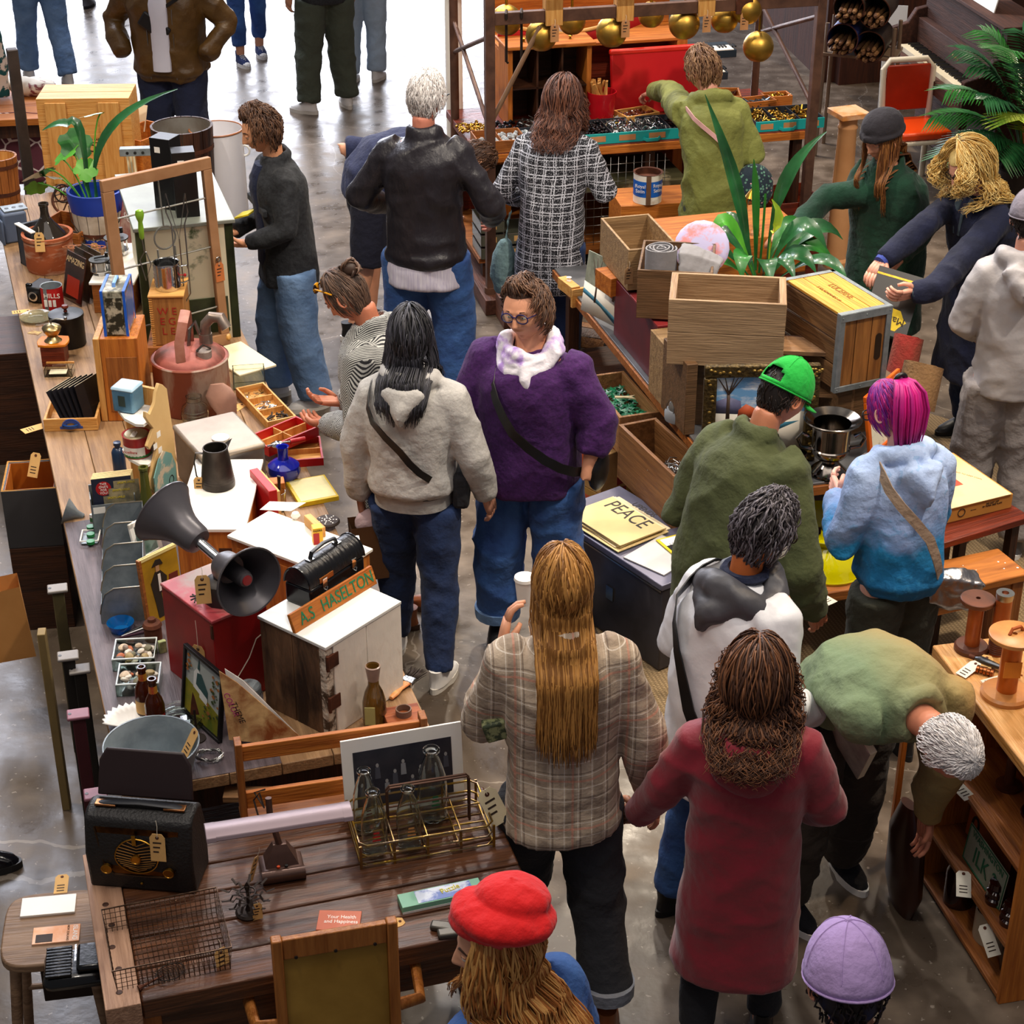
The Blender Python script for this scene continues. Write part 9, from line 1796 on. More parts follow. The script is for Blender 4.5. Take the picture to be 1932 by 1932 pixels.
t=T('stoneware_jug','cream stoneware jug with a brown shoulder on the bottom shelf','jug',su_(.11,.26,.031));la([(0,0),(.07,0),(.072,.01),(.072,.13)],32).o('cream_body',mat('stoneware','#b5a68c',r=.3,var=.1),t);la([(.072,.13),(.07,.15),(.055,.175),(.03,.19),(.025,.205),(.03,.215),(0,.215)],32).o('brown_shoulder',M_bg,t);stag(t,(-.03,-.07,.16),R(-30),0,.9,mat('kraft_dim','#a8784a'))
t=T('brown_bottle','tall dark brown bottle at the back of the bottom shelf','bottle',su_(.07,.46,.031));la([(0,0),(.055,0),(.055,.14),(.04,.17),(.02,.19),(.02,.21),(0,.21)],26).o('bottle_body',M_bg,t)
t=T('dark_crock','dark round crock with a cream tag at the front of the bottom shelf','crock',su_(.12,.09,.031));la([(0,0),(.06,0),(.07,.05),(.065,.11),(.05,.13),(.05,.14),(0,.12)],30).o('crock_body',mat('crock_brown','#2c2018',r=.35),t)
for(x,y,z,rz,rx,l)in((-.0,.10,.175,20,40,'cream tag draped over the dark crock'),(-.01,.30,z2+.006,-10,15,'cream tag lying at the front edge of the middle shelf'),(-.01,.42,z3+.006,30,10,'kraft tag lying at the front edge of the top shelf')):ttag(su_(x,y,z),R(rz),R(rx),l,1.2,mat('bright_tag'))
t=T('drum_case','dark brown curved wooden case standing against the far end of the shelf unit','case',su_(-.12,.52,.0)+V((0,0,.0)),R(10));tu([(0,0,.0),(0,0,.1),(0,.02,.3),(.0,.04,.42)],[(.03,.09),(.05,.13),(.05,.12),(.02,.05)],20).o('case_body',mat('case_brown','#3a1c10',r=.35,var=.2),t)
t=T('wooden_stretcher_panel','narrow honey wood frame standing behind the bending person','frame',su_(-.06,.74,.0),R(100));bo(0,0,0,.02,.02,.6).box(.24,0,0,.26,.02,.6).box(0,0,.58,.26,.02,.6).o('frame_body',W_orangeZ,t)
ZK=.90
dY=R(17.5);M_scaf=mat('scaffold_brown','#6a4a3a',col2='#4c342a',r=.5,m=.2,sc=9)
A0=V((-.13,10.63,0));zbm=ZH(A0.y,36);B0=P(1550,-2,zbm);B0.z=0;ex=(B0-A0).normalized();ey=V((-ex.y,ex.x,0));rzk=math.atan2(ex.y,ex.x);Lk=(B0-A0).length;Dk=1.0
K=T('scaffold_frame','brown steel scaffold frame around the hardware stall','frame',A0,rzk)
def kx(x,y,z):return A0+ex*x+ey*y+V((0,0,z))
bo(-.028,-.028,.10,.028,.028,zbm+.14).o('post',M_scaf,K,.004);bo(Lk-.028,-.028,.0,Lk+.028,.028,zbm+.1).o('post',M_scaf,K,.004)
MB().cyl((0,Dk,0),(0,Dk,zbm+.2),.028,n=14).o('post',M_scaf,K);MB().cyl((Lk,Dk,0),(Lk,Dk,zbm+.2),.025,n=14).o('post',M_scaf,K)
bo(.02,-.022,zbm-.035,Lk,.022,zbm+.035).o('top_beam',M_scaf,K,.003);bo(.02,Dk-.02,zbm-.02,Lk,Dk+.02,zbm+.04).o('rear_beam',M_scaf,K,.003)
for x in(0,Lk):
 MB().cyl((x,0,zbm-.1),(x,Dk,zbm-.45),.014,n=10).o('brace',M_scaf,K);MB().cyl((x,0,zbm-.65),(x,Dk,zbm-.25),.014,n=10).o('brace',M_scaf,K)
tu([(.0,0,zbm-.62),(.30,.0,zbm-.06)],.014,10).o('brace',mat('brace_tan','#8a6a50',r=.5,m=.2),K);la([(.03,0),(.05,.03),(.06,.06),(.045,.09),(0,.1)],20,c=(0,0,zbm+.13)).o('cast_cap',M_iron,K)
# timber foot
tf=T('timber_foot','heavy reddish timber beams forming the foot of the scaffold post','timber',A0,rzk);Wt=wood('timber_red','#6a4030','#4a2a1e',1);bo(-.06,-.12,0,.10,1.0,.10).o('beam',Wt,tf,.006);bo(.0,-.35,0,.10,-.125,.16).o('foot_block',Wt,tf,.006);MB().cyl((0,0,.10),(0,0,.14),.04,n=16).o('socket',M_scaf,tf)
# hooks on beam, wooden clamps, brass lamps
for x in(.10,.19):tag(tu([(.0,-.03,0),(.0,-.034,.03),(0,0,.045),(0,.034,.03),(.0,.034,-.26),(.01,.04,-.27)],.008,6).o('curved_hook',M_iron),('black curved iron hook hung over the beam, the left one','black curved iron hook hung over the beam, the right one')[x>.15],'hook','iron hooks on the beam').location=kx(x,-.0,zbm)
g=RG(2)
for k,(px,l)in enumerate(((1044,'first pale pine block clamped on the beam from the left'),(1176,'second pale pine block clamped on the beam from the left'),(1330,'third pale pine block clamped on the beam from the left'),(1400,'rust-painted block clamped on the beam, fourth from the left'))):
 best=min([i/200*Lk for i in rg(201)],key=lambda x:abs(966+3500*(kx(x,0,zbm).x)/((kx(x,0,zbm).y)*cos(CT)+(CH-zbm)*sin(CT))-px))
 t=T('pine_block',l,'block',kx(best,-.0,zbm),rzk,'blocks clamped on the beam');bo(-.05,-.045,-.05,.05,-.024,.10).box(-.05,.024,-.05,.05,.045,.10).box(-.05,-.045,.037,.05,.045,.11).o('clamp_block',W_pineZ if k<3 else M_rust,t,.002);stag(t,(.0,-.05,-.04),0,0,1.2,mat('kraft_tag2','#c98f5c',r=.8),hang=.03)
def near_x(px,py): # place on the beam line seen at a column
 return min([i/300*Lk for i in rg(-20,321)],key=lambda x:abs(966+3500*(kx(x,0,1.7).x)/((kx(x,0,1.7).y)*cos(CT)+(CH-1.7)*sin(CT))-px))
M_ball=metal('brass_ball','#d0a850',.42,col2='#b08a3c',sc=5)
for k,(px,py,dy,s,l)in enumerate(((1027,67,.06,1,'brass globe lamp hanging at the left under the first pine block'),(1160,60,.06,1,'brass globe lamp hanging under the second pine block'),(1297,45,.06,1,'brass globe lamp hanging centre, above the red panel'),(1378,36,.10,.9,'brass globe lamp hanging third from the right'),(1440,88,.04,1,'brass globe lamp hanging lowest, at the right end'),(1410,18,.02,.95,'dull brass half-globe close under the beam at the right'),(985,38,.40,1,'brass globe lamp far back behind the left brace'),(1118,40,.45,.9,'brass globe lamp far back behind the second pine block'),(1262,28,.35,.85,'brass globe lamp far back left of the centre one'))):
 x=near_x(px,py);q=kx(x,dy,0);z=ZH(q.y,py);t=T('globe_lamp',l,'lamp',(q.x,q.y,z),rzk,'brass globe lamps on the scaffold');r=.092*s
 la([(.012,r),(.03,r*.95)]+[(r*sin(a),r*cos(a))for a in[PI*(.12+.72*i/14)for i in rg(15)]],32).o('globe_shade',M_ball,t);MB().cyl((0,0,r*.9),(0,0,max(r+.05,zbm-z-.02)),.008,n=10).o('stem',M_brass,t)
# hardware table
kt=T('hardware_table','wide stall table with an orange-red front edge, covered in trays of metal fittings','table',kx(-.02,.24,0),rzk);Lt=Lk+.12
bo(0,0,ZK-.05,Lt,.95,ZK).o('tabletop',W_red,kt,.003);bo(0,-.012,ZK-.055,Lt,0,ZK-.005).o('front_edge',W_orange,kt,.002)
for x in(.03,Lt*.5,Lt-.1):
 for y in(.03,.86):bo(x,y,0,x+.06,y+.06,ZK-.05).o('leg',W_darkZ,kt)
bo(0,-.05,.62,Lt*.62,.5,.66).o('under_shelf',mat('olive_shelf','#4e4a30',col2='#c9b896',r=.6,sc=3,lo=.55,hi=.7),kt,.003);bo(0,0,.20,Lt,.9,.23).o('low_shelf',W_warm,kt)
bo(.02,.9,.0,Lt-.02,.91,.85).o('back_board',W_red,kt)
# wire mesh under
mb=MB();
for k in rg(12):x=.62+.05*k;mb.cyl((x,-.06,.28),(x,-.06,.84),.0018,n=4)
for k in rg(10):z=.30+.055*k;mb.cyl((.62,-.06,z),(1.20,-.06,z),.0018,n=4)
mb.o('wire_grid',M_steel,kt,sharp=None)
def kt_(x,y,z=ZK):return kt.location+ex*x+ey*y+V((0,0,z))
def ktx(px):return min([i/400*Lt for i in rg(-20,421)],key=lambda x:abs(966+3500*(kt_(x,.05).x)/((kt_(x,.05).y)*cos(CT)+(CH-ZK)*sin(CT))-px))
M_turq=paint('turquoise','#18a8a8',r=.4);
def fit_fn(kind):
 def brassy(m,g):m.tube([(-.02,0,0),(0,.006,.008),(.02,0,.002)],.005,6);m.sph((.022,0,.004),.009,8)
 def bars(m,g):m.box(-.04,-.004,0,.04,.004,.005)
 def knobs(m,g):m.sph((0,0,.006),(.014,.014,.012),8)
 def hooks(m,g):m.tube([(-.025,0,0),(-.01,0,.02),(.01,0,.02),(.022,0,0)],.0035,5)
 return dict(brassy=brassy,bars=bars,knobs=knobs,hooks=hooks)[kind]
M_glk=mat('glass_knob','#dfe8ee',r=.08,var=0,trans=.6)
def drawer_tray(label,x0,x1,y0,d,front,comps,z=ZK,h=.065,nm='parts_tray'):
 t=T(nm,label,'tray',kt_(x0,y0,z+.001),rzk);w=x1-x0;body=paint('tray_slate','#2c3038',r=.5)
 if front is None:body=W_warm
 bo(0,0,0,w,.008,h).o('front_panel',front or W_warm,t,.001);bo(0,d-.006,0,w,d,h).o('back_panel',body,t);bo(0,.008,0,.006,d-.006,h).o('side_panel',body,t);bo(w-.006,.008,0,w,d-.006,h).o('side_panel',body,t);bo(.006,.008,0,w-.006,d-.006,.005).o('bottom_panel',body,t)
 n=len(comps)
 for k,(kind,m,l,cnt)in enumerate(comps):
  xa=w*k/n;xb=w*(k+1)/n
  if k:bo(xa-.002,.008,.005,xa+.002,d-.006,h-.004).o('divider',body,t)
  if kind:scatter('fittings',l,'fittings',kt_(x0,y0,z+.02),rzk,xa+.02,.03,xb-.02,d-.03,cnt,m,fit_fn(kind),10+k+int(x0*10),z=.02)
  if front and front is M_turq:
   bo(xa+w/n*.2,-.002,.015,xa+w/n*.75,0,h-.015).o('paper_label',mat('kraft_tag2'),t)
   if k==n//2:tu([(xa,-.004,.02),(xa+.02,-.02,.012),(xa+.09,-.02,.012),(xa+.11,-.004,.02)],[(.004,.012)]*4,6).o('drawer_pull',M_turq,t)
 return t
M_dkh=metal('dark_hardware','#26262a',.35)
xa=ktx(1098);xb=ktx(1322);drawer_tray('long turquoise-fronted tray of black and silver fittings, left of the olive anorak',xa,xb,.02,.30,M_turq,(('knobs',M_dkh,'black knobs and pulls in the turquoise tray, left part',60),('hooks',M_chrome,'silver rods and brackets in the turquoise tray, middle part',70),('hooks',M_steel,'steel hooks in the turquoise tray, right part',50),('bars',M_dkh,'dark catches in the turquoise tray, far right part',30)))
xa=ktx(1422);xb=ktx(1552);drawer_tray('turquoise-fronted tray of brass latches at the right end of the stall',xa,xb,.02,.30,M_turq,(('hooks',M_brass,'brass hooks in the right turquoise tray, left part',50),('brassy',M_brass,'brass latches in the right turquoise tray, middle part',40),('bars',M_brass,'brass plates in the right turquoise tray, right part',30)))
xa=ktx(900);xb=ktx(990);drawer_tray('wooden divided tray of cut glass knobs at the left end of the stall',xa,xb,.0,.24,None,(('knobs',M_glk,'clear glass knobs in the wooden tray, left part',26),('knobs',M_glk,'clear glass knobs in the wooden tray, right part',30)),h=.075)
xa=ktx(992);xb=ktx(1030);drawer_tray('cream-lined turquoise tray of crystal and brass beside the glass knobs',xa,xb+.06,.0,.26,M_turq,(('knobs',M_glk,'crystal drops in the cream-lined tray',30),))
for k,(x,y,m,kd,l,n)in enumerate(((.06,.42,M_brass,'brassy','heap of brass door knobs at the back left of the stall',60),(.28,.40,M_dkh,'knobs','heap of black knobs behind the glass knob tray',26),(.45,.42,M_steel,'bars','heap of steel bolts behind the glass knob tray',40),(1.05,.42,M_glk,'knobs','heap of crystal knobs behind the long turquoise tray',40),(.92,.38,M_brass,'brassy','heap of brass fittings on a dish beside the checked coat',30))):
 scatter('knob_heap',l,'knobs',kt_(x,y,ZK+.012),rzk,-.08,-.08,.10,.10,n,m,fit_fn(kd),30+k,z=.015)
# cubby cabinet
x0=ktx(975)+.05;x1=ktx(1143)+.02;q=kt_(x0,.48,ZK+.001);hc=ZH(q.y,95)-ZK;t=T('cubby_cabinet','honey wood cabinet with open cubby holes at the back of the stall','cabinet',q,rzk);w=x1-x0;d=.26
[bo(x,0,0,x+.03,d,hc).o('side_panel',W_orangeZ,t,.002)for x in(0,w-.03)];bo(-.02,-.03,hc,w+.02,d+.02,hc+.025).o('moulded_top',W_orange,t,.006);bo(.03,d-.01,0,w-.03,d,hc).o('back_panel',W_dark,t)
for u in(1/3,2/3):bo(.03+(w-.06)*u-.006,0,0,.03+(w-.06)*u+.006,d-.01,hc).o('divider',W_darkZ,t)
bo(.03,0,hc*.48,w-.03,d-.01,hc*.5).o('shelf_board',W_dark,t)
for x in(.12,w-.12):la([(.008,0),(.006,.01),(.016,.02),(0,.026)],14,c=(x,.08,hc+.025)).o('knob',M_brass,t)
# red panel, bin with sticks
x0=ktx(1186)+.04;x1=ktx(1362)+.04;q=kt_(x0,.56,ZK+.001);hp=ZH(q.y,100)-ZK;t=T('red_chair_back','wide bright red vinyl panel standing at the back of the stall','panel',q,rzk);w=x1-x0;bo(0,0,0,w,.035,hp).o('vinyl_panel',mat('red_vinyl','#c4141c',r=.4,var=.06),t,.012);tilt(t,-8);bo(-.004,-.004,hp-.03,w+.004,.045,hp+.008).o('rolled_top',mat('red_vinyl2','#d8281c',r=.35),t,.012)
q=kt_(x0-.10,.46,ZK+.001);t=T('red_bin','small red enamel bin full of wooden sticks beside the red panel','bin',q,rzk);la([(0,0),(.075,0),(.095,.2),(.09,.2),(.07,.01),(0,.01)],28).o('bin_body',mat('red_enamel','#b81420',r=.2),t)
g=RG(12)
for k in rg(12):tag(bo(-.010,-.006,0,.010,.006,.17).o('wooden_stick',W_pineZ),'pale wooden stick standing in the red bin','stick','sticks in the red bin').location=q+V((g.uniform(-.04,.04),g.uniform(-.04,.04),.10))
for o in[o for o in bpy.data.objects if o.name.startswith('wooden_stick')]:o.rotation_euler=(g.uniform(-.3,.3),g.uniform(-.35,.35),g.uniform(0,3))
# small boxes on the right part
def kbox(nm,label,cat,px,y,w,d,h,m,rot=0,fill=None,z=ZK+.001,hollow=True):
 x=ktx(px);q=kt_(x,y,z)
 if hollow:t=crate(nm,label,cat,(q,rzk+rot,w,d,h),m,.010)
 else:t,_,_,_=bx(nm,label,cat,(q,rzk+rot,w,d,h),m)
 if fill:
  kd,mm,l,n=fill;scatter('fittings',l,'fittings',q+V((0,0,h*.45)),rzk+rot,.02,.02,w-.02,d-.02,n,mm,fit_fn(kd),int(px),z=.01)
 return t
kbox('honey_tray','honey wood tray of brown glazed knobs that the olive anorak reaches into','tray',1205,.30,.24,.17,.07,W_pine,.25,('knobs',mat('brown_egg','#5a2410',r=.1,coat=.5),'glossy brown knobs in the honey wood tray',34))
kbox('nail_box','honey wood box of rusty hooks standing behind the right turquoise tray','box',1402,.50,.14,.20,.10,W_orange,-.25,('hooks',M_rust,'rusty hooks in the honey wood box',40))
kbox('bolt_box','honey wood box of blue-grey bolts at the right of the stall','box',1428,.36,.26,.13,.085,W_orange,.1,('bars',metal('bolt_blue','#7d8c9c',.35),'blue-grey bolts in the honey wood box',40))
kbox('brass_strip_box','box of brass strips at the far right corner of the stall','box',1492,.50,.18,.12,.07,W_orange,0,('bars',M_brass,'brass strips stacked in the right corner box',50))
# left side behind: white column, small pieces
t=T('white_post','slim white painted column at the left behind the stall','column',kx(.05,1.25,0));MB().cyl((0,0,0),(0,0,1.6),.055,n=24).o('shaft',M_white,t)
t=T('white_planter','white textured flower pot behind the brass globe lamps','pot',kx(.66,1.05,zbm-.45));la([(0,0),(.07,0),(.10,.16),(.09,.16),(.06,.01)],28).o('pot_body',mat('rough_white','#d9d9d4',r=.8,bump=.5,bsc=80),t);mb=MB();g=RG(3);[mb.tube([(0,0,.1),(g.uniform(-.05,.05),g.uniform(-.05,.05),.3)],.008,5)for k in rg(10)];mb.o('green_stems',M_leafL,t)
# shelf that carries the planter and the rocker seat
t=T('rear_desk','orange wood desk standing behind the hardware stall','desk',kx(.30,.98+.02,0),rzk);bo(0,0,zbm-.47,Lk-.78,.45,zbm-.45).o('desktop',W_orange,t,.003);bo(.02,.2,0,Lk-.83,.22,zbm-.47).o('modesty_panel',W_red,t);bo(0,.40,zbm-.45,Lk-.78,.43,zbm-.18).o('hutch_panel',W_orange,t,.004)
for x in(.0,Lk-.85):bo(x,.0,0,x+.07,.44,zbm-.47).o('side_panel',W_orangeZ,t,.003)
t=T('red_sled','red and tan curved wooden sled side behind the cubby cabinet','sled',kx(.28,.96,zbm-.42),rzk);tu([(0,0,.10),(.2,0,.05),(.45,0,.02),(.75,0,.06),(.95,0,.13)],[(.012,.04)]*5,10).o('red_runner',M_red,t);tu([(0,-.01,.14),(.2,-.01,.09),(.45,-.01,.05),(.75,-.01,.10),(.95,-.01,.17)],.012,8).o('tan_rail',W_pine,t)
# keyboards
def keyboard(label,px,z,L,nw,yy):
 x=ktx(px);q=kt_(x,yy,z);t=T('synthesiser',label,'keyboard',q,rzk);bo(0,0,0,L,.22,.05).o('case',paint('synth_blue','#23303c',r=.4),t,.004);bo(.02,.0,.05,L-.02,.11,.056).o('white_keys',M_white,t,.001)
 mb=MB();n=int(L/.022)
 for k in rg(n):
  if k%7 in(2,6):continue
  mb.box(.03+k*.022,.045,.056,.04+k*.022,.11,.064)
 mb.o('black_keys',M_black,t);bo(.05,.14,.05,L-.3,.2,.052).o('turquoise_panel',M_turq,t);return t
keyboard('upper of two keyboards behind the red panel',1225,ZK+.26,.82,0,.80);keyboard('lower of two keyboards behind the red panel',1225,ZK+.14,.74,0,.72)
t=T('keyboard_rack','dark stand under the two keyboards','stand',kt_(ktx(1195),.74,ZK+.001),rzk);bo(.02,0,0,.7,.15,.138).o('stand_box',M_black,t);bo(.02,.24,0,.06,.27,.258).box(.7,.24,0,.74,.27,.258).o('stand_legs',M_black,t)
# lower shelves: glass refrigerator boxes, crates
g=RG(9)
for k in rg(7):
 x=.03+.17*(k%3);z=.232+.085*(k//3);q=kt_(x-.02,-.02,z);t=T('glass_bin',('clear glass drawer with a paper label at the bottom left of the rack','clear glass drawer with a paper label at the bottom middle of the rack','clear glass drawer with a paper label at the bottom right of the rack','clear glass drawer, middle row left','clear glass drawer, middle row centre','clear glass drawer, middle row right','clear glass drawer on the very top of the rack')[k],'drawer',q,rzk,'glass drawers under the stall');mb=MB();w,d,h=.15,.25,.07
 mb.box(0,0,0,w,.005,h).box(0,d-.005,0,w,d,h).box(0,0,0,.005,d,h).box(w-.005,0,0,w,d,h).box(0,0,0,w,d,.004);mb.o('glass_walls',mat('smoky_box','#7a7c6c',r=.1,var=.1,trans=.5),t);bo(.04,-.001,.02,.10,0,.055).o('paper_label',M_tag,t);tu([(0,0,h),(w,0,h),(w,d,h),(0,d,h)],.003,5,closed=True).o('metal_rim',M_steel,t)
# paint can on box
q=P(1221,378,.72);t=T('paint_can','old white and blue paint can with a rusty lip, on an orange wooden box','can',q);r,h=.085,.175
la([(0,0),(r,0),(r,h)],36).o('can_wall',mat('can_white','#e8e4da',col2='#b08a6a',r=.4,sc=7,lo=.55,hi=.75),t);la([(r+.0008,.045),(r+.0008,.14)],36,a0=-PI*.98,a1=-PI*.02).o('blue_band',paint('can_blue','#1a62c4'),t);la([(r-.001,h),(r+.004,h+.004),(r-.008,h+.002),(r-.008,h-.03),(0,h-.03)],36).o('rusty_lip',M_rust,t)
bo(-.014,-r-.003,0,.014,-r,h).o('bare_seam',mat('seam_metal','#8a6a54',r=.4,m=.5),t);text('Royal\nSatin',t,M_white,.03,(-.05,-r-.0005,.10),(PI/2,0,R(-25)));text('Royal\nSatin',t,M_white,.03,(.055,-r+.016,.10),(PI/2,0,R(30)))
bx('orange_box','orange wooden box under the blue and white paint can','box',(V((q.x-.16,q.y-.10,0)),R(10),.55,.32,.718),W_orange)
kbox('dark_crate','dark wooden crate with drawers standing on the floor at the right end of the stall','crate',1440,-.20,.34,.36,.5,W_red,0,None,z=0.0)
# column, chair, piano, rope bins
q=V((P(1576,500,0).x,P(1576,500,0).y,0));hc=ZH(q.y,208);t=T('wooden_column','pale salmon round wooden column with a square cap','column',q,R(20));MC_=mat('column_salmon','#d9a06c',col2='#c98c58',r=.5,sc=3)
la([(.085,0),(.085,.04),(.07,.06),(.068,hc*.5),(.058,hc-.12),(.064,hc-.11),(.064,hc-.10),(.058,hc-.09),(.058,hc-.06),(.075,hc-.035)],36).o('shaft',MC_,t);bo(-.10,-.10,hc-.035,.10,.10,hc).o('square_cap',mat('cap_pink','#dcae88',col2='#d0843c',r=.5,sc=6,lo=.45,hi=.6),t,.003)
q=P(1700,330,0);q.z=0;t=T('vinyl_chair','orange-red vinyl chair with a cream tubular frame beside the piano','chair',P(1715,350,0),R(192));Mf=paint('frame_cream','#dcd4c0',r=.4);MV=mat('orange_vinyl','#d8420c',r=.3,var=.08)
zt=.86
tu([(-.18,-.20,0),(-.18,-.20,.5),(-.19,-.22,zt-.06),(-.14,-.23,zt),(.14,-.23,zt),(.19,-.22,zt-.06),(.18,-.20,.5),(.18,-.20,0)],.022,12).o('back_frame',Mf,t);bo(-.165,-.225,.50,.165,-.20,zt-.03).o('backrest',mat('dark_vinyl','#a82a0c',r=.35),t,.01);bo(-.19,-.18,.40,.19,.22,.46).o('seat',MV,t,.02);bo(-.2,-.19,.37,.2,.23,.40).o('seat_rim',Mf,t,.01)
for sd in(-1,1):MB().cyl((sd*.18,.2,.38),(sd*.19,.22,0),.014,n=10).o('leg',Mf,t)
stag(t,(-.12,-.245,zt-.06),PI,0,1.,hang=.03)
# piano
k0=P(1697,82,.74);k1=P(1862,205,.74);d=(k1-k0);rzp=math.atan2(d.y,d.x);Lp=1.30;t=T('upright_piano','dark brown upright piano with yellowed keys in the top right corner','piano',V((k0.x,k0.y,0)),rzp);MP=wood('piano_brown','#4d2c20','#331b13',0,r=.8)
# local x along the keys (to the near end), +y away from the player
bo(-.10,-.06,.60,Lp+.1,.24,.70).o('key_bed',MP,t,.006);bo(-.10,.22,.02,Lp+.1,.50,1.18).o('body',MP,t,.006);bo(-.12,.18,1.18,Lp+.12,.54,1.21).o('lid',MP,t,.006)
MB().prism([(-.06,.60),(.24,.60),(.24,1.0),(.14,.98),(.08,.88),(-.06,.84)],.06,'yz',-.12).o('key_cheek',MP,t,.008);MB().prism([(-.06,.60),(.24,.60),(.24,1.0),(.14,.98),(.08,.88),(-.06,.84)],.06,'yz',Lp+.06).o('key_cheek',MP,t,.008)
bo(-.06,.155,.70,Lp+.06,.22,.92).o('fallboard',MP,t,.004)
nk=52;mb=MB();kw=Lp/nk
for i in rg(nk):mb.box(i*kw+.0006,0,.70,(i+1)*kw-.0006,.15,.735)
mb.o('white_keys',mat('ivory','#e6dcc0',r=.3,var=.08,sc=4),t);mb=MB()
for i in rg(nk):
 if i%7 in(1,4):continue
 mb.box((i+1)*kw-.006,.06,.735,(i+1)*kw+.006,.15,.748)
mb.o('black_keys',M_black,t);bo(-.04,-.03,.02,.02,.03,.60).o('leg',MP,t,.005);bo(Lp-.02,-.03,.02,Lp+.04,.03,.60).o('leg',MP,t,.005);text('Kimball',t,M_brass,.04,(Lp*.55,.153,.82),FRONT)
Mp=MT(V((k0.x,k0.y,0)))@MR(rzp,4,'Z')
q=T('art_print','white-bordered figure drawing propped on the piano lid','picture',Mp@V((.62,.26,1.212)),rzp);tilt(q,-12);bo(0,0,0,.42,.008,.62).o('white_mount',M_white,q,.001);bo(.09,-.001,.10,.34,0,.52).o('drawing',mat('pink_sketch','#d8a88c',col2='#efe6dc',r=.6,sc=6,lo=.45,hi=.6),q)
# leaning white prints
for k,(px0,py0,ptop,l)in enumerate(((1655,215,130,'tall glossy white print leaning against the near side of the piano'),(1690,90,-40,'tall white print standing behind the bucket rack'))):
 q=P(px0,py0,0);t=T('poster_print',l,'poster',q,R(-8));tilt(t,-12);h=.85 if k==0 else 1.2;bo(0,0,0,.17,.012,h).o('white_sheet',mat('glossy_white','#dfe3e8',r=.15,var=.04),t,.002);mb=MB();mb.tor((.09,-.001,h*.4),.05,.002,1,24,5,sy=1.6);mb.o('printed_oval',M_iron,t)
# wall and baseboard
q1=P(1500,85,0);q2=P(1573,155,0);q3=P(1960,60,0)
dwl=(q2-q1).normalized();
wall('wall_side',q1.x-dwl.x*3,q1.y-dwl.y*3,q2.x,q2.y,2.6,W_panel,th=-.1)
wall('wall_back',q2.x,q2.y,q2.x+7,q2.y+1.9,2.6,W_panel,th=-.1)
mb=MB();n=V((dwl.y,-dwl.x,0));s0=q1-dwl*3;e0=q2;mb.bar(s0-n*.02+V((0,0,.06)),e0-n*.02+V((0,0,.06)),.03,.12);tag(mb.o('baseboard_side',W_orange),kind='structure')
# rope bins on a pipe rack
t0=at_(1622,118,13.6);MRk=R(-20);zb0=ZH(13.6,98)
rk=T('pipe_rack','rusty pipe rack carrying the four horizontal drums','rack',(t0.x,13.6,0),MRk)
for x in(-.26,.26):
 for y in(-.10,.22):MB().cyl((x,y,0),(x*.94,y*.8,1.0),.016,n=10).o('leg',mat('pipe_tan','#8a7460',r=.5,m=.3),rk)
for z in(zb0,):bo(-.27,-.12,z-.02,.27,.25,z).o('rack_rail',mat('pipe_tan'),rk)
for k,(px,py,l)in enumerate(((1596,66,'lower left drum stuffed with short wooden clubs'),(1646,80,'lower right drum stuffed with short wooden clubs'),(1608,8,'upper left drum stuffed with short wooden clubs'),(1656,16,'upper right drum stuffed with short wooden clubs'))):
 c=at_(px,py,13.55);t=T('steel_drum',l,'drum',c,MRk,'drums on the pipe rack');mb=MB();mb.T=MR(PI/2,4,'X');mb.lathe([(.112,-.26),(.112,.13),(.116,.135),(.109,.13),(.107,-.25),(0,-.25),(0,-.26),(.112,-.26)],32);mb.o('drum_body',mat('drum_blue','#2c3a7a',r=.5)if k==0 else mat('drum_dark','#4a403a',r=.5,m=.4,col2='#241c18',sc=3),t)
 MB().tor((0,-.13,0),.112,.005,1,32,6).o('drum_rim',M_rust,t)
 g=RG(k)
 for j in rg(14):
  z_=-.080+.034*(j//5);x_=-.068+.034*(j%5)+(.017 if(j//5)%2 else 0)
  if math.hypot(x_,z_)>.088:x_*=.8;z_*=.8
  q=tu([(0,-.19+g.uniform(-.03,.01),0),(0,-.17,0),(g.uniform(-.006,.006),0,0),(0,.12,0)],[.010,.017,.015,.013],8).o('wooden_club',(mat('club_brown','#7a5438',col2='#4a3020',r=.6,sc=20),mat('club_tan','#9c744a',col2='#6a4828',r=.6,sc=20))[j%2]);tag(q,('wooden club in the lower left drum','wooden club in the lower right drum','wooden club in the upper left drum','wooden club in the upper right drum')[k],'club','clubs in drum %s'%('A','B','C','D')[k]);q.location=c+MR(MRk,3,'Z')@V((x_,0,z_));q.rotation_euler=(g.uniform(-.05,.05),0,MRk+g.uniform(-.12,.12))
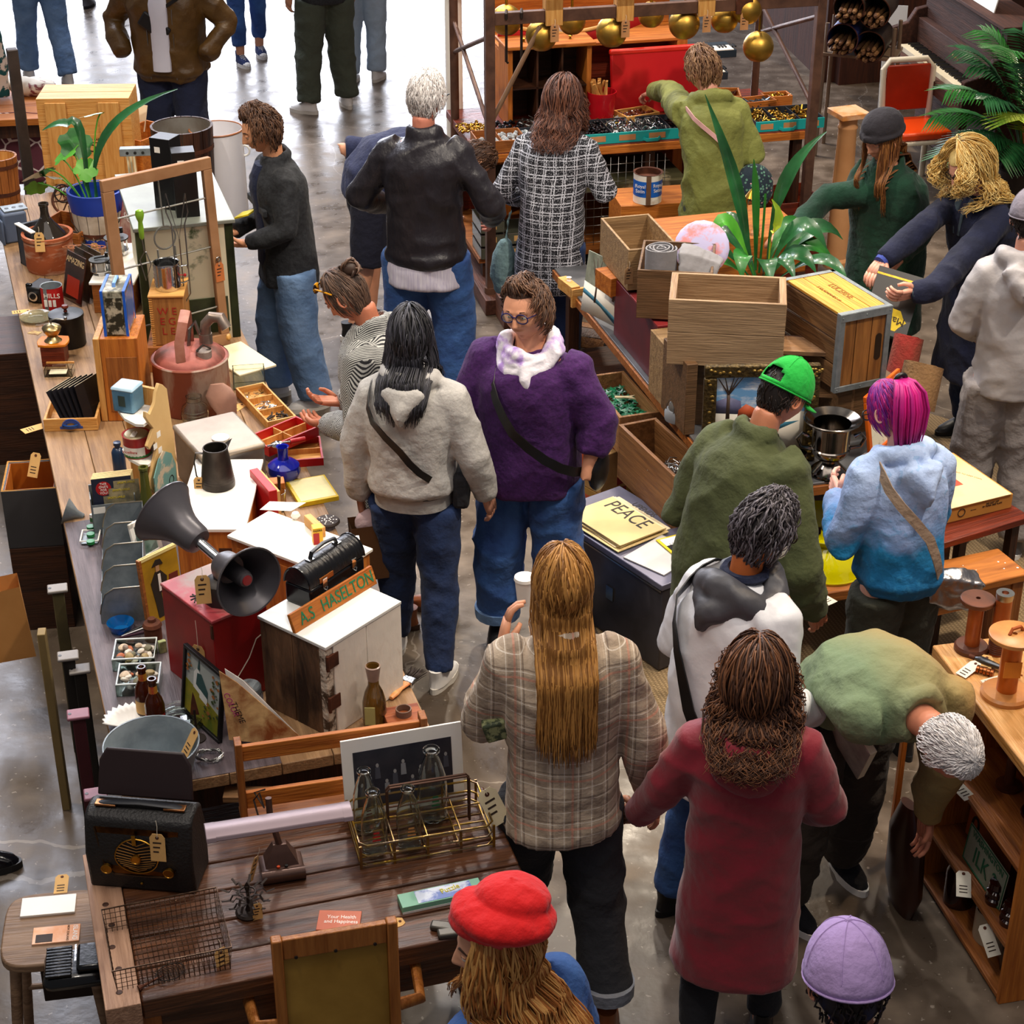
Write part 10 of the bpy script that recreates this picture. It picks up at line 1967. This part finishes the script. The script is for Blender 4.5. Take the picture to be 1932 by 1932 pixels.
# palm
pq=P(1925,395,0);t=T('areca_palm','lush areca palm at the right edge beside the piano','palm',pq);la([(0,0),(.15,0),(.19,.3),(.17,.3),(.15,.28),(0,.28)],28).o('plant_pot',M_iron,t)
g=RG(14);c=V((0,0,.45))
fr=[(-.52,.1,1.10),(-.62,-.1,.88),(-.45,.0,1.02),(-.66,.05,.66),(-.52,-.25,.56),(-.28,-.2,1.18),(-.12,.1,1.22),(.1,-.1,1.20),(-.42,-.25,.86),(-.2,-.38,.76),(.15,-.3,1.0),(-.62,-.2,.45),(-.3,-.35,.5),(.25,0,1.1),(-.05,-.25,1.08),(-.36,.2,1.2)]
for k,(x,y,z)in enumerate(fr):
 tip=V((x,y,z));mid=V((x*.35,y*.35,z*.62+.28));pts=bez(V((x*.05,y*.05,.3)),mid*1.12,tip,16);mb=MB();mb.tube(pts,[.008-.0004*i for i in rg(16)],5)
 for i in rg(5,16):
  p=pts[i];d=(pts[min(i+1,15)]-pts[i-1]).normalized();s=d.cross(V((0,0,1))).normalized();ll=.24*sin(PI*(i-3)/15)+.06
  for sd in(-1,1):
   for off in(0,.5):
    pp_=p-d*off*.04;e=pp_+(s*sd*.85+d*.55).normalized()*ll+V((0,0,-.22*ll));blade(mb,[pp_,pp_.lerp(e,.4)+V((0,0,.015)),e],[.004,.010,.001],fold=.2)
 mb.o('frond',(M_leaf,M_leafD,M_leaf,M_leafL,M_leafY)[k%5 if k%7 else 4]if k in(9,)else(M_leafD,M_leaf)[k%2],t,sharp=None,fix=False)
# right edge shelf
t=T('honey_cabinet','honey wood cabinet edge at the right border above the blond person','cabinet',P(1925,390,.0)+V((.03,-.3,0)),R(10));bo(0,0,0,.4,.4,.96).o('body',W_orangeZ,t,.003);MB().sph((.06,.1,1.0),(.06,.06,.04),14).o('orange_ornament',mat('ornament_orange','#f08a0c',r=.4),t)
# dark post at top right
t=T('dark_timber_post','very dark timber post in the top right corner','post',P(1905,300,0)+V((.0,.35,0)),R(15));bo(-.14,0,0,.25,.12,2.0).o('post_body',mat('post_dark','#1c100c',col2='#4a2414',r=.5,sc=2,st=(1,1,.3)),t,.004)
# held things
t=T('record_sleeve','black and yellow record sleeve with script lettering held by the blond person','record',P(1688,640,.98)+V((0,0,0)),0);ctr=P(1680,570,1.02);t.location=ctr;t.rotation_euler=(R(-38),R(12),R(-14))
bo(-.10,0,-.16,.12,.006,.16).o('sleeve',mat('sleeve_brown','#1c1712',r=.3,var=.2),t,.001);bo(-.10,-.001,.12,.12,0,.13).o('gold_line',M_brass,t);mb=MB().prism([(.09*cos(k*PI/10)*(1+.12*cos(k*2.2)),-.08+.06*sin(k*PI/10)*(1+.12*sin(k*3)))for k in rg(20)],-.001);mb.o('yellow_patch',mat('patch_yellow','#e0c01c'),t);text('Margaret',t,M_ink,.05,(.0,-.003,-.08),(PI/2,PI,0))
t=T('hardback_book','grey illustrated hardback held by the bending person','book',P(1598,1398,.86),0);t.rotation_euler=(R(20),R(32),R(-58));bo(-.10,0,-.14,.10,.03,.14).o('cover',mat('book_grey','#77706a',col2='#a8a29a',r=.4,sc=9),t,.002);bo(-.096,.003,-.142,.102,.027,.142).o('page_block',M_paper,t)
t=T('paper_bag','brown paper carrier bag hanging at the left edge','bag',P(18,1235,.30),R(20));mb=MB().add([(-.12,-.05,0),(.10,-.05,0),(.10,.06,0),(-.12,.06,0),(-.13,-.06,.32),(.075,-.06,.34),(.08,.07,.33),(-.13,.07,.32)],[(3,2,1,0),(0,1,5,4),(1,2,6,5),(2,3,7,6),(3,0,4,7)]);mb.o('bag_body',mat('kraft_paper','#c98f50',r=.8,col2='#b57c40',sc=3),t);tu([(-.06,-.05,.32),(-.03,-.05,.42),(.0,-.05,.32)],.003,6).o('twisted_handle',M_tag,t)
t=T('paper_cup','white paper cup held up by the person in the plaid overshirt','cup',P(990,1152,1.22)+V((.0,.05,0)));la([(0,0),(.024,0),(.033,.09),(.035,.092),(.03,.09)],24).o('cup_body',M_white,t);la([(.036,.09),(.034,.10),(0,.102)],24).o('cup_lid',M_white,t)
t=T('shopping_bag','open brown paper shopping bag with clothes carried by the grey hoodie','bag',P(700,1085,.42)+V((0,-.0,0)),R(15));MB().add([(-.07,-.04,0),(.07,-.04,0),(.07,.05,0),(-.07,.05,0),(-.08,-.045,.26),(.08,-.045,.26),(.08,.055,.26),(-.08,.055,.26)],[(3,2,1,0),(0,1,5,4),(1,2,6,5),(2,3,7,6),(3,0,4,7)]).o('bag_body',mat('bag_brown','#6a4424',r=.7),t);MB().sph((0,0,.26),(.06,.035,.06),14).o('pale_cloth',cloth('pink_cloth','#d8bcc0'),t)
t=T('yellow_notebook','small yellow-edged booklet held by the person in the flannel overshirt','booklet',P(462,405,1.10),R(70));tilt(t,70);bo(-.05,0,-.04,.05,.008,.05).o('cover',mat('note_yellow'),t)
# left side storage
bx('dark_cabinet','dark brown cabinet behind the left edge of the plank table','cabinet',(P(-30,880,0),R(10),.35,.5,.62),W_dark)
F=(P(14,1060,.0),R(8),.26,.30,0);q=P(30,1062,.35);t=crate('grey_drawer','grey metal-faced drawer with a raw orange wood inside, standing on end','drawer',(V((q.x-.02,q.y,.42)),R(8),.235,.28,.28),paint('drawer_grey','#3a3c40',r=.45),.014);a=t.location;bo(.0145,.0145,.01,.2205,.017,.278).box(.0145,.264,.01,.2205,.2655,.278).box(.0145,.017,.01,.017,.264,.278).box(.218,.017,.01,.2205,.264,.278).o('wood_lining',mat('raw_orange','#8a4410',col2='#b8681c',r=.5,sc=5,st=(1,1,.2)),t);tu([(.004,.004,.281),(.231,.004,.281),(.231,.276,.281),(.004,.276,.281)],.005,4,closed=True).o('pale_edge',W_pine,t)
bx('dark_plinth','dark box under the grey drawer at the left','box',(V((a.x,a.y,0)),R(8),.235,.28,.418),W_dark)
ttag(P(66,885,.70)+V((0,0,.02)),R(-20),R(60),'kraft tag hanging over the back of the grey drawer',1.2)
for k,(px,py,zt_,m,l)in enumerate(((105,1480,.62,mat('post_olive','#5a5030',col2='#3c3420',r=.6,sc=4),'olive-brown stanchion with a grey cap plate, the rearmost at the left'),(135,1560,.60,paint('post_black','#1c1a18'),'black stanchion with a grey cap plate, second at the left'),(160,1640,.60,mat('post_maroon','#4a1c24',r=.5),'maroon stanchion with a pink cap plate, third at the left'),(190,1700,.58,mat('post_maroon'),'maroon stanchion with a pink cap plate, nearest the radio'),(152,1500,.55,paint('post_black'),'black stanchion standing inside the row beside the table'))):
 capx=[(108,1108),(128,1235),(147,1345),(180,1495),(150,1260)][k];q=P(capx[0],capx[1],zt_+.14);t=T('stanchion',l,'stanchion',(q.x,q.y,0),R(14),'stanchions beside the table');zt2=zt_+.14
 bo(-.022,-.022,0,.022,.022,zt2-.01).o('post',m,t,.003);bo(-.038,-.03,zt2-.012,.038,.03,zt2).o('cap_plate',mat('cap_grey','#8a8480',r=.5)if k in(0,1,4)else mat('cap_pink2','#8f5c6c',r=.5),t,.004);MB().cyl((-.028,0,zt2),(-.028,0,zt2+.001),.006,n=12).o('bolt_hole',M_black,t)
bx('long_plank','long thin tan board leaning beside the left stanchions','board',(P(118,1530,.0),R(8),.03,.05,.80),mat('board_tan','#8a7448',r=.7))
# ---- pieces that belong to a part of a thing
SUB=dict(cap_brim='cap_crown',pocket_flap='overshirt',ponytail='hair',hair_bun='hair',coat_cuff='navy_coat',trouser_cuff='trousers',latch='domed_lid',rim_bead='domed_lid',handle_mount='handle',grille_ribs='dial_face',grille_ring='dial_face',dial_pointer='dial_face',centre_dial='dial_face',shade_end='shade',lead_cames='sash_frame',glass_pane='sash_frame',sash_hook='sash_frame',rivets='metal_edging',price_sticker='side_panel',lid_lip='lid',lid_knob='lid',rusty_hinge='corner_post',drum_rim='drum_body',carved_scrolls='carved_frame',raised_border='plate',hoop='staves',black_keys='key_bed',white_keys='key_bed',rolled_rim='body',spine_band='cover',page_block='cover',silver_collar='barrel',ringed_foot='barrel',label_stripe='label',cap_bar='filler_cap',painted_figure='panel')
bn=lambda o:o.name.split('.')[0]
for o in list(bpy.data.objects):
 if o.parent and bn(o)in SUB:
  for q in o.parent.children:
   if bn(q)==SUB[bn(o)]and q.matrix_basis==Matrix.Identity(4)and q.type=='MESH':o.parent=q;break
